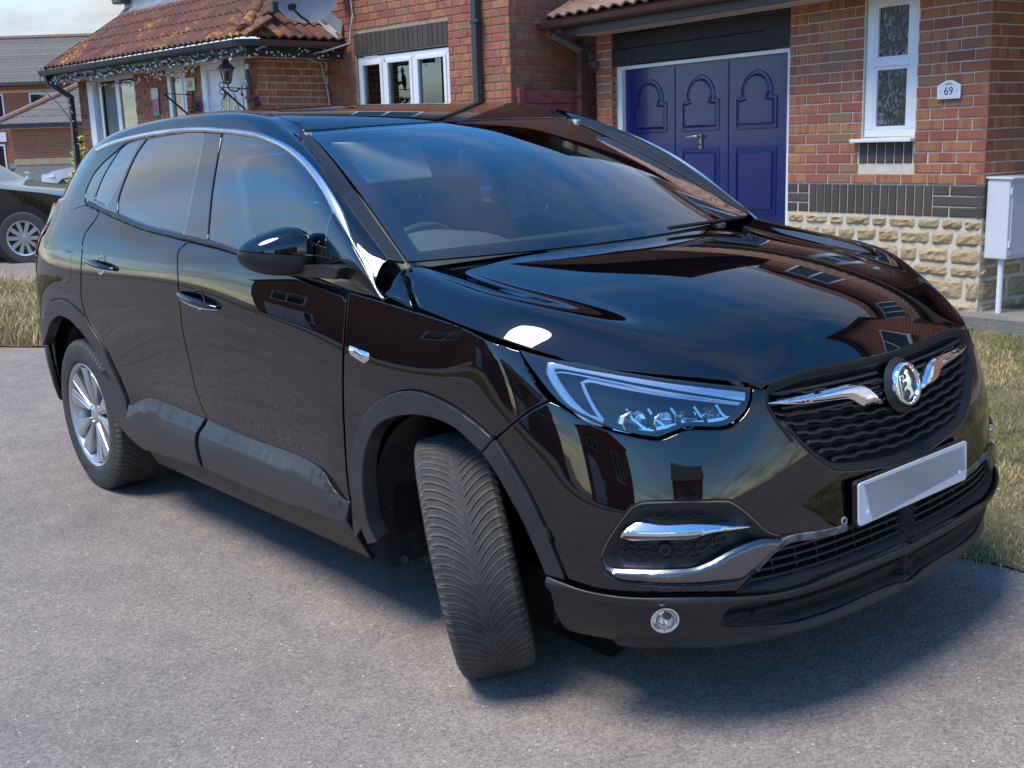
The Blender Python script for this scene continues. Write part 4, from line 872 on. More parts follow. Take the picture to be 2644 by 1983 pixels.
# simple parked cars: side profile lofted across the width
def simplecar(name,label,loc,rot,L,W,H,paint,wr,fwx,rwx,prof,beltz,lamp,rimc):
    c=empty(name,label,'car',loc=loc,rot=(0,0,rot),group='parked cars in the background')
    ny=9;V=[];F=[];n=len(prof)
    for j in range(ny):
        t=-1+2*j/(ny-1);
        for x,z in prof:
            k=1-.045*max(0,(z-beltz))*abs(t)**1.0;tum=W/2*(1-.22*max(0,(z-beltz)/(H-beltz+.01)) ) ;end=(abs(x)/ (L/2))**6
            V.append((x*(1-.03*abs(t)**3*1.0),t*tum*(1-.10*end),z-.02*abs(t)**4*(z>.5)))
    for j in range(ny-1):
        for i in range(n):F.append((j*n+i,j*n+(i+1)%n,(j+1)*n+(i+1)%n,(j+1)*n+i))
    F.append(tuple(range(n)));F.append(tuple((ny-1)*n+i for i in range(n)))
    me=mk(V,F,True);bm=bmesh.new();bm.from_mesh(me);bmesh.ops.recalc_face_normals(bm,faces=bm.faces)
    bmesh.ops.triangulate(bm,faces=[f for f in bm.faces if len(f.verts)>4])
    bm.to_mesh(me);bm.free();me.set_sharp_from_angle(angle=R(32));b=link('body',me,paint,c)
    for x in(fwx,rwx):
        for s in(-1,1):
            for rr_,mt,nm,dy in((wr*1.17,P_DARK,'wheel_arch',.012),):
                o=MB().lathe([(0,s*(W/2-.004+.012)),(rr_,s*(W/2-.004+.012)),(rr_,s*(W/2-.3))],36,Matrix.Translation((x,0,wr+.02))).obj(nm,mt,c)
            wh=empty('wheel');wh.parent=c;wh.location=(x,s*(W/2-.075),wr)
            MB().lathe([(wr*.62,s*.098),(wr*.70,s*.105),(wr*.93,s*.10),(wr,s*.07),(wr,s*-.08)],44).obj('tyre',P_TYRE2,wh,smooth=True)
            MB().lathe([(0,s*.03),(wr*.55,s*.04),(wr*.60,s*.09),(wr*.64,s*.10),(wr*.65,s*.09)],40).obj('rim',simple('dark_rim_well',(.03,.03,.03),.5,.3),wh,smooth=True)
            for q in range(10):
                a=2*math.pi*q/10;mb=MB();d=Vector((math.cos(a),0,math.sin(a)));e_=Vector((-math.sin(a),0,math.cos(a)));y_=s*.095
                A=[d*.03+e_*.02,d*.03-e_*.02,d*wr*.62-e_*.028,d*wr*.62+e_*.028];mb.add([(v.x,y_,v.z) for v in A]+[(v.x,y_-s*.04,v.z) for v in A],[(0,1,2,3),(7,6,5,4),(0,4,5,1),(1,5,6,2),(2,6,7,3),(3,7,4,0)]);mb.obj('spoke',P_ALLOY,wh)
            MB().lathe([(0,s*.10),(.045,s*.097),(.055,s*.08)],20).obj('hub',P_ALLOY,wh,smooth=True)
            MB().lathe([(wr*.60,s*.097),(wr*.66,s*.106),(wr*.67,s*.09)],44).obj('rim_edge',P_ALLOY,wh,smooth=True)
    for s in(-1,1):
        x0,z0,x1,z1=lamp;mb=MB();mb.add([(x0,s*(W/2*.88),z0),(x1,s*(W/2+.004),z0+.03),(x1-.02,s*(W/2+.002),z1+.03),(x0-.03,s*(W/2*.86),z1)],[(0,1,2,3)]);mb.obj('headlight',simple('far_headlight',(.5,.53,.56),.1,.6,coat=1),c,fix=False)
    return c
P_TYRE2=simple('dusty_tyre',(.05,.05,.048),.8)
import copy
P_WCAR=simple('white_car_paint',(.70,.72,.75),.25,coat=1);
# dark car: drives off to the right, nose by the house
bk=simplecar('parked_car','black car parked on the next drive, its front wheel at the left edge',(-14.11,1.64,.135),R(50),4.55,1.86,1.62,P_PAINT,.335,1.20,-1.55,[(-2.25,.30),(2.05,.30),(2.22,.42),(2.24,.62),(2.17,.72),(1.95,.82),(1.55,.905),(1.1,.965),(.75,1.01),(.55,1.06),(.0,1.40),(-.3,1.52),(-1.2,1.58),(-1.9,1.45),(-2.15,1.05),(-2.27,.7)],1.0,(2.12,.60,1.72,.74),None)
wc=simplecar('parked_car','white car parked in front of the far brick outbuilding',(-35.25+.9,10.85+1.05,.05),R(50+180),4.7,1.88,1.5,P_WCAR,.34,1.42,-1.45,[(-2.3,.30),(2.2,.30),(2.33,.45),(2.36,.72),(2.28,.86),(1.9,1.0),(1.3,1.10),(.8,1.17),(.2,1.45),(-.3,1.56),(-1.1,1.58),(-1.9,1.4),(-2.2,1.05),(-2.35,.7)],1.05,(2.30,.76,1.85,.88),None)
bn=empty('wheelie_bin','green wheeled bin partly cut by the left edge of the picture','bin',loc=(-32.75,7.65,.12),rot=(0,0,R(50)))
mb=MB();mb.add([(-.24,-.25,0),(.24,-.25,0),(.24,.25,0),(-.24,.25,0),(-.30,-.32,1.0),(.30,-.32,1.0),(.30,.34,1.0),(-.30,.34,1.0)],[(0,1,2,3),(4,5,6,7),(0,1,5,4),(1,2,6,5),(2,3,7,6),(3,0,4,7)]);mb.obj('bin_body',simple('dark_green_plastic',(.03,.10,.05),.5),bn,bevel=.02);boxo('bin_lid',simple('mid_green_plastic',(.08,.20,.10),.5),bn,-.33,.33,-.36,.40,1.0,1.06,bevel=.02)
MB().tube([(-.30,.30,.10),(.30,.30,.10)],.10,14).obj('bin_wheels',P_DARK,bn)
bgm=MB();bgm.lathe([(0,.0),(.22,.0),(.24,.18),(.16,.50),(.05,.78),(.04,.84),(.09,.93),(0,.95)],14,axis='z');bg_=bgm.obj('rubbish_bag',simple('white_bag',(.66,.66,.72),.5,var=.15,vs=6,bump=.6,bs=12),None,smooth=True);bg_.location=(-32.2,8.25,.12);tag(bg_,'white knotted rubbish bag standing beside the green bin','bag')
# shrub with pale yellow green foliage and brown base
def shrub():
    r=empty('garden_shrub','yellow green conifer shrub by the dark downpipe','shrub',loc=(-14.55,3.55,.12))
    MB().tube([(0,0,0),(.02,0,.5),(0,0,1.1)],[.04,.03,.015],7).obj('stem',simple('bark',(.10,.07,.05),.9),r)
    for nm,n,z0,z1,rad,c in(('foliage',3200,.50,1.62,.26,(.55,.56,.17)),('brown_foliage',900,.05,.62,.52,(.17,.15,.07))):
        mb=MB()
        for i in range(n):
            t=random.uniform(0,6.28);u=random.random();z=z0+(z1-z0)*u;rr_=rad*(math.sin(math.pi*min(.97,.25+.75*u*.95)))**.8*random.uniform(.45,1.08)*(1+.2*math.sin(3*t+z*9))
            M=Matrix.Translation((rr_*math.cos(t),rr_*math.sin(t),z))@Matrix.Rotation(t,4,'Z')@Matrix.Rotation(random.uniform(-.6,1.2),4,'Y')@Matrix.Rotation(random.uniform(-1,1),4,'X');s_=random.uniform(.025,.055);mb.add([tuple(M@Vector(v)) for v in((-s_*.2,-s_*.5,0),(s_,0,.2*s_),(-s_*.2,s_*.5,0))],[(0,1,2)])
        mb.obj(nm,simple(nm+'_green',c,.7,var=.35,vs=14),r,fix=False)
shrub()
# crumpled pale sheet over something between the cars
def sheet():
    V=[];F=[];n,m=30,26;r_=np.random.default_rng(5)
    ph=r_.uniform(0,6.28,12)
    for i in range(n+1):
        for j in range(m+1):
            t=2*math.pi*i/n;v=j/m;rad=.44*math.sin(math.pi/2*min(1,v*1.7))**.6*(1-.10*v)*(1+.10*math.sin(5*t+ph[0]+4*v)+.07*math.sin(11*t+ph[1]+9*v)+.045*math.sin(19*t+ph[2]-14*v))
            V.append((rad*math.cos(t)*1.25,rad*math.sin(t)*.8,.98*(1-v**1.25)+.035*math.sin(9*t+7*v+ph[3])*v*(1-v)*4))
    for i in range(n):
        for j in range(m):F.append((i*(m+1)+j,i*(m+1)+j+1,(i+1)*(m+1)+j+1,(i+1)*(m+1)+j))
    mb=MB();mb.add(V,F);sm=simple('crumpled_polythene',(.50,.51,.56),.35,bump=1.0,bs=9,coat=.4);o=mb.obj('plastic_sheet',sm,None,fix=False);o.location=(-10.95,2.85,.12);tag(o,'crumpled pale grey plastic sheet heaped beside the black parked car','plastic sheet')
sheet()
# ---------------------------------------------------------------- street behind the camera (seen in the reflections)
def street():
    for i,(x,y,a,wd,hh,lab) in enumerate(((-15.,-25.5,R(-8),8.5,4.9,'red brick house mirrored in the rear door of the black car'),(-3.5,-27.,R(3),8.0,5.0,'red brick house with white windows mirrored in the front door'),(9.,-25.5,R(12),8.5,5.2,'red brick house mirrored in the front bumper'),(25.,-15.,R(60),8.5,5.2,'red brick house mirrored at the edge of the headlamp'),(-29,-25,R(-12),8.5,5.,'red brick house mirrored beside the tail lamp'))):
        r=empty('brick_house',lab,'house',loc=(x,y,0),rot=(0,0,a))
        plainhouse(r,-wd/2,wd/2,-3.6,3.6,-.2,hh,hh+2.3,'x' if i%2 else 'y',[('b',-2.9,-1.4,2.9,4.1,2),('b',1.2,2.9,2.9,4.1,2),('b',.9,2.9,.8,2.1,3)],roofm=P_GTILE if i%2 else P_TILE)
        boxo('garage_door',P_WHITE,r,-3.4,-1.2,3.6,3.64,0,2.1)
    gpoly('opposite_verge_soil',[(-38,-14.6),(26,-14.6),(26,-12.0),(-38,-12.0)],.02,soil('green_verge',(.06,.08,.02),(.16,.16,.05)),1.0)
street()
# ---------------------------------------------------------------- car surfaces (metres, car frame: x forward, y left, z up)
def _bw(t):
    return np.stack([(1-t)**3/6,(3*t**3-6*t**2+4)/6,(-3*t**3+3*t**2+3*t+1)/6,t**3/6],-1)
class Patch:
    def __init__(s,data,mir0=False,mirR=False,comp=0.85):
        s.D=np.array(data,float);s.m0=mir0;s.mR=mirR
        s.R,s.C=s.D.shape[:2];s.P=s._pad(s.D)
        for k in range(2):
            r,c=np.mgrid[0:s.R,0:s.C]
            e=s.ev(r.ravel().astype(float),c.ravel().astype(float)).reshape(s.D.shape)
            q=s.P[1:-1,1:-1]+comp*(s.D-e);s.P=s._pad(q)
    def _pad(s,A):
        fl=np.array([1,-1,1.])
        top=2*A[:1]-A[1:2];bot=A[-2:-1]*fl if s.mR else 2*A[-1:]-A[-2:-1]
        B=np.concatenate([top,A,bot],0)
        l=B[:,1:2]*fl if s.m0 else 2*B[:,:1]-B[:,1:2];r=2*B[:,-1:]-B[:,-2:-1]
        return np.concatenate([l,B,r],1)
    def ev(s,u,v):
        u=np.clip(np.asarray(u,float),0,s.R-1-1e-9);v=np.clip(np.asarray(v,float),0,s.C-1-1e-9)
        i=np.floor(u).astype(int);j=np.floor(v).astype(int);a=_bw(u-i);b=_bw(v-j)
        o=0
        for m in range(4):
            for n in range(4):
                o=o+(a[:,m]*b[:,n])[:,None]*s.P[i+m,j+n]
        return o
ZL=[.20,.26,.32,.40,.50,.60,.70,.80,.88,.95,1.02,1.10,1.18,1.26,1.34]
def fw(x,z):
    return np.interp(z,[1.02,1.10,1.18,1.3,1.4,1.5,1.55,1.6],[.922,.893,.866,.825,.785,.735,.705,.66])-.022*np.maximum(0,x+.9)**2-.016*np.maximum(0,-1.6-x)**2
FR=[ # plan stations (x, half width) at each level, front centre -> front wheel
 [(.835,0),(.825,.25),(.775,.45),(.68,.60),(.58,.70),(.45,.76),(.33,.80),(.25,.82)],
 [(.865,0),(.852,.26),(.812,.46),(.735,.62),(.64,.72),(.52,.79),(.42,.835),(.30,.86)],
 [(.880,0),(.867,.27),(.83,.47),(.76,.64),(.675,.74),(.56,.815),(.45,.86),(.32,.885)],
 [(.882,0),(.870,.27),(.838,.47),(.772,.64),(.69,.745),(.57,.83),(.45,.875),(.32,.905)],
 [(.878,0),(.866,.27),(.833,.47),(.768,.635),(.687,.742),(.567,.83),(.447,.877),(.31,.91)],
 [(.872,0),(.860,.27),(.825,.47),(.76,.63),(.68,.735),(.56,.825),(.44,.875),(.30,.908)],
 [(.862,0),(.849,.27),(.812,.46),(.747,.61),(.665,.718),(.55,.808),(.43,.865),(.30,.902)],
 [(.845,0),(.830,.26),(.790,.45),(.722,.59),(.642,.70),(.53,.795),(.42,.852),(.29,.893)],
 [(.815,0),(.800,.26),(.762,.44),(.69,.575),(.605,.685),(.50,.775),(.395,.842),(.27,.885)],
 [(.74,0),(.727,.25),(.687,.42),(.62,.56),(.54,.67),(.45,.76),(.355,.832),(.24,.88)],
 [(.62,0),(.61,.24),(.57,.41),(.51,.55),(.44,.655),(.37,.745),(.29,.82),(.19,.872)],
 [(.45,0),(.44,.23),(.41,.39),(.37,.53),(.32,.63),(.26,.72),(.19,.80),(.12,.855)],
 [(.25,0),(.24,.22),(.22,.37),(.20,.50),(.17,.60),(.12,.69),(.06,.77),(.02,.83)],
 [(.05,0),(.05,.21),(.03,.35),(.02,.48),(.0,.58),(-.03,.66),(-.06,.73),(-.08,.80)],
 [(-.1,0),(-.1,.2),(-.11,.34),(-.12,.46),(-.14,.55),(-.16,.63),(-.18,.70),(-.2,.77)]]
SX=[.05,-.4,-.9,-1.4,-1.9,-2.4,-2.9,-3.25]
SW=[[.84,.87,.89,.912,.922,.924,.921,.914,.905,.893,.877,.85,.82,.79,.75],
 [.84,.87,.90,.925,.932,.931,.928,.921,.912,.901,.888,.868,.84,.81,.78],
 [.84,.87,.888,.903,.890,.903,.914,.922,.924,.921,.910,.891,.866,.84,.81],
 [.84,.87,.883,.898,.872,.896,.910,.922,.927,.928,.925,.909,.874,.84,.81],
 [.84,.87,.883,.898,.876,.896,.909,.920,.928,.931,.929,.911,.876,.839,.806],
 [.84,.87,.89,.905,.91,.916,.921,.927,.933,.934,.928,.908,.873,.833,.797],
 [.83,.865,.89,.905,.915,.92,.925,.928,.930,.929,.921,.902,.86,.818,.775],
 [.78,.82,.84,.86,.875,.88,.88,.878,.875,.868,.858,.838,.79,.75,.715]]
RR=[[(-3.42,.66),(-3.53,.38),(-3.55,0)]]*8+[[(-3.43,.68),(-3.53,.38),(-3.55,0)],[(-3.43,.70),(-3.53,.38),(-3.55,0)],[(-3.42,.71),(-3.52,.38),(-3.54,0)],[(-3.40,.70),(-3.50,.38),(-3.52,0)],[(-3.37,.68),(-3.45,.37),(-3.47,0)],[(-3.33,.65),(-3.40,.36),(-3.42,0)],[(-3.27,.62),(-3.34,.35),(-3.36,0)]]
_sk=[]
for i,z in enumerate(ZL):
    row=[(x,-w,z) for x,w in FR[i]]+[(SX[k],-SW[k][i],z) for k in range(8)]+[(x,-w,z) for x,w in RR[i]]
    _sk.append(row)
SKP=Patch(_sk,mir0=True)
class Skin:
    def __init__(s):
        uu=np.linspace(0,len(ZL)-1,300);s.zt=SKP.ev(uu,np.full(300,9.))[:,2];s.ut=uu
        vv=np.linspace(0,SKP.C-1,900);p=SKP.ev(np.full(900,5.),vv);s.vt=vv
        s.Lt=np.concatenate([[0],np.cumsum(np.linalg.norm(np.diff(p,axis=0),axis=1))])
        s.lo=np.array([0,s.zt[0]]);s.hi=np.array([s.Lt[-1],s.zt[-1]])
    def ev(s,c):
        c=np.asarray(c,float);L=c[:,0];z=c[:,1];sg=np.where(L<0,-1.,1.)
        p=SKP.ev(np.interp(z,s.zt,s.ut),np.interp(np.abs(L),s.Lt,s.vt))
        p=p.copy();p[:,1]*=sg;return p
SK=Skin()
TOPD=[ # columns from windscreen base to tail; rows: belt .. centre line
 [(-.10,.895,1.02),(-.17,.885,1.045),(-.235,.872,1.07),(-.285,.82,1.145),(-.267,.775,1.150),(-.20,.55,1.148),(-.155,.27,1.143),(-.14,0,1.142)],
 [(-.25,.885,1.06),(-.335,.873,1.12),(-.395,.856,1.185),(-.415,.80,1.235),(-.40,.742,1.220),(-.335,.53,1.235),(-.285,.26,1.237),(-.27,0,1.238)],
 [(-.5,.88,1.08),(-.56,.862,1.19),(-.625,.808,1.345),(-.65,.752,1.375),(-.64,.69,1.352),(-.58,.5,1.372),(-.535,.25,1.383),(-.52,0,1.387)],
 [(-.80,.88,1.10),(-.83,.835,1.27),(-.87,.764,1.452),(-.885,.70,1.485),(-.865,.642,1.458),(-.82,.46,1.474),(-.77,.23,1.483),(-.755,0,1.486)],
 [(-1.05,.885,1.11),(-1.06,.81,1.34),(-1.09,.735,1.512),(-1.09,.68,1.555),(-1.05,.61,1.536),(-1.0,.45,1.541),(-.95,.22,1.543),(-.935,0,1.544)],
 [(-1.3,.885,1.12),(-1.3,.80,1.37),(-1.29,.718,1.542),(-1.28,.674,1.595),(-1.28,.61,1.603),(-1.25,.45,1.601),(-1.22,.22,1.602),(-1.21,0,1.602)],
 [(-1.7,.885,1.13),(-1.7,.79,1.385),(-1.7,.701,1.562),(-1.7,.668,1.615),(-1.7,.60,1.630),(-1.7,.45,1.633),(-1.7,.22,1.638),(-1.7,0,1.64)],
 [(-2.2,.88,1.16),(-2.2,.79,1.38),(-2.2,.696,1.556),(-2.2,.662,1.604),(-2.2,.60,1.620),(-2.2,.45,1.625),(-2.2,.22,1.630),(-2.2,0,1.632)],
 [(-2.62,.86,1.20),(-2.62,.785,1.36),(-2.62,.708,1.515),(-2.63,.672,1.562),(-2.65,.60,1.590),(-2.65,.45,1.60),(-2.65,.22,1.606),(-2.65,0,1.608)],
 [(-2.93,.84,1.2),(-2.95,.78,1.32),(-2.97,.70,1.44),(-3.0,.65,1.485),(-3.03,.57,1.52),(-3.06,.43,1.54),(-3.08,.22,1.55),(-3.08,0,1.552)],
 [(-3.16,.80,1.18),(-3.16,.74,1.27),(-3.17,.69,1.335),(-3.2,.64,1.36),(-3.24,.57,1.37),(-3.28,.43,1.38),(-3.3,.22,1.385),(-3.3,0,1.386)],
 [(-3.30,.78,1.10),(-3.31,.74,1.14),(-3.33,.69,1.17),(-3.36,.63,1.18),(-3.40,.56,1.18),(-3.44,.43,1.18),(-3.46,.22,1.18),(-3.46,0,1.18)]]
TOPP=Patch([[(TOPD[c][r][0],-TOPD[c][r][1],TOPD[c][r][2]) for c in range(len(TOPD))] for r in range(8)],mirR=True)
TS=(.30,.12)   # chart scale: column, row
class Top:
    lo=np.array([0,0]);hi=np.array([11*TS[0],7*TS[1]])
    def ev(s,c):
        c=np.asarray(c,float);u=c[:,1]/TS[1];m=u>7;uu=np.where(m,14-u,u)
        p=TOPP.ev(uu,c[:,0]/TS[0]).copy();p[:,1]*=np.where(m,-1.,1.);return p
TP=Top()
HOODD=[
 [(.813,0,.884),(.803,.15,.883),(.788,.26,.881),(.777,.34,.88),(.772,.40,.88),(.767,.44,.88),(.763,.47,.88)],
 [(.762,0,.935),(.748,.16,.934),(.736,.28,.929),(.724,.37,.923),(.714,.44,.916),(.700,.52,.905),(.665,.58,.90)],
 [(.67,0,.995),(.662,.18,.992),(.648,.32,.983),(.635,.42,.972),(.622,.52,.962),(.602,.61,.945),(.565,.69,.918)],
 [(.52,0,1.052),(.512,.20,1.048),(.502,.36,1.035),(.492,.48,1.019),(.482,.575,1.010),(.45,.70,1.002),(.41,.80,.948)],
 [(.30,0,1.106),(.30,.22,1.098),(.29,.40,1.082),(.285,.54,1.060),(.28,.64,1.050),(.28,.77,1.062),(.25,.876,.992)],
 [(.08,0,1.132),(.08,.22,1.128),(.07,.42,1.11),(.06,.57,1.090),(.05,.66,1.080),(.03,.795,1.096),(.0,.886,1.033)],
 [(-.125,0,1.140),(-.14,.24,1.140),(-.17,.44,1.137),(-.20,.60,1.126),(-.22,.69,1.127),(-.25,.79,1.14),(-.235,.876,1.075)]]
HDP=Patch([[(HOODD[c][r][0],-HOODD[c][r][1],HOODD[c][r][2]) for c in range(7)] for r in range(7)][::-1],mirR=True,comp=1.0)
HS=(.17,.14)
class Hood:
    lo=np.array([0,0]);hi=np.array([6*HS[0],6*HS[1]])
    def ev(s,c):
        c=np.asarray(c,float);u=c[:,1]/HS[1];m=u>6;uu=np.where(m,12-u,u)
        p=HDP.ev(uu,c[:,0]/HS[0]).copy();p[:,1]*=np.where(m,-1.,1.);return p
HD=Hood()
def nrm(S,c,off=None,e=2e-3):
    c=np.asarray(c,float)
    def f(q):
        p=S.ev(q)
        return p
    a=f(c+[e,0])-f(c-[e,0]);b=f(c+[0,e])-f(c-[0,e]);n=np.cross(a,b)
    l=np.linalg.norm(n,axis=1);l[l<1e-12]=1;n/=l[:,None]
    s=1. if S is HD else 1.
    return n*s
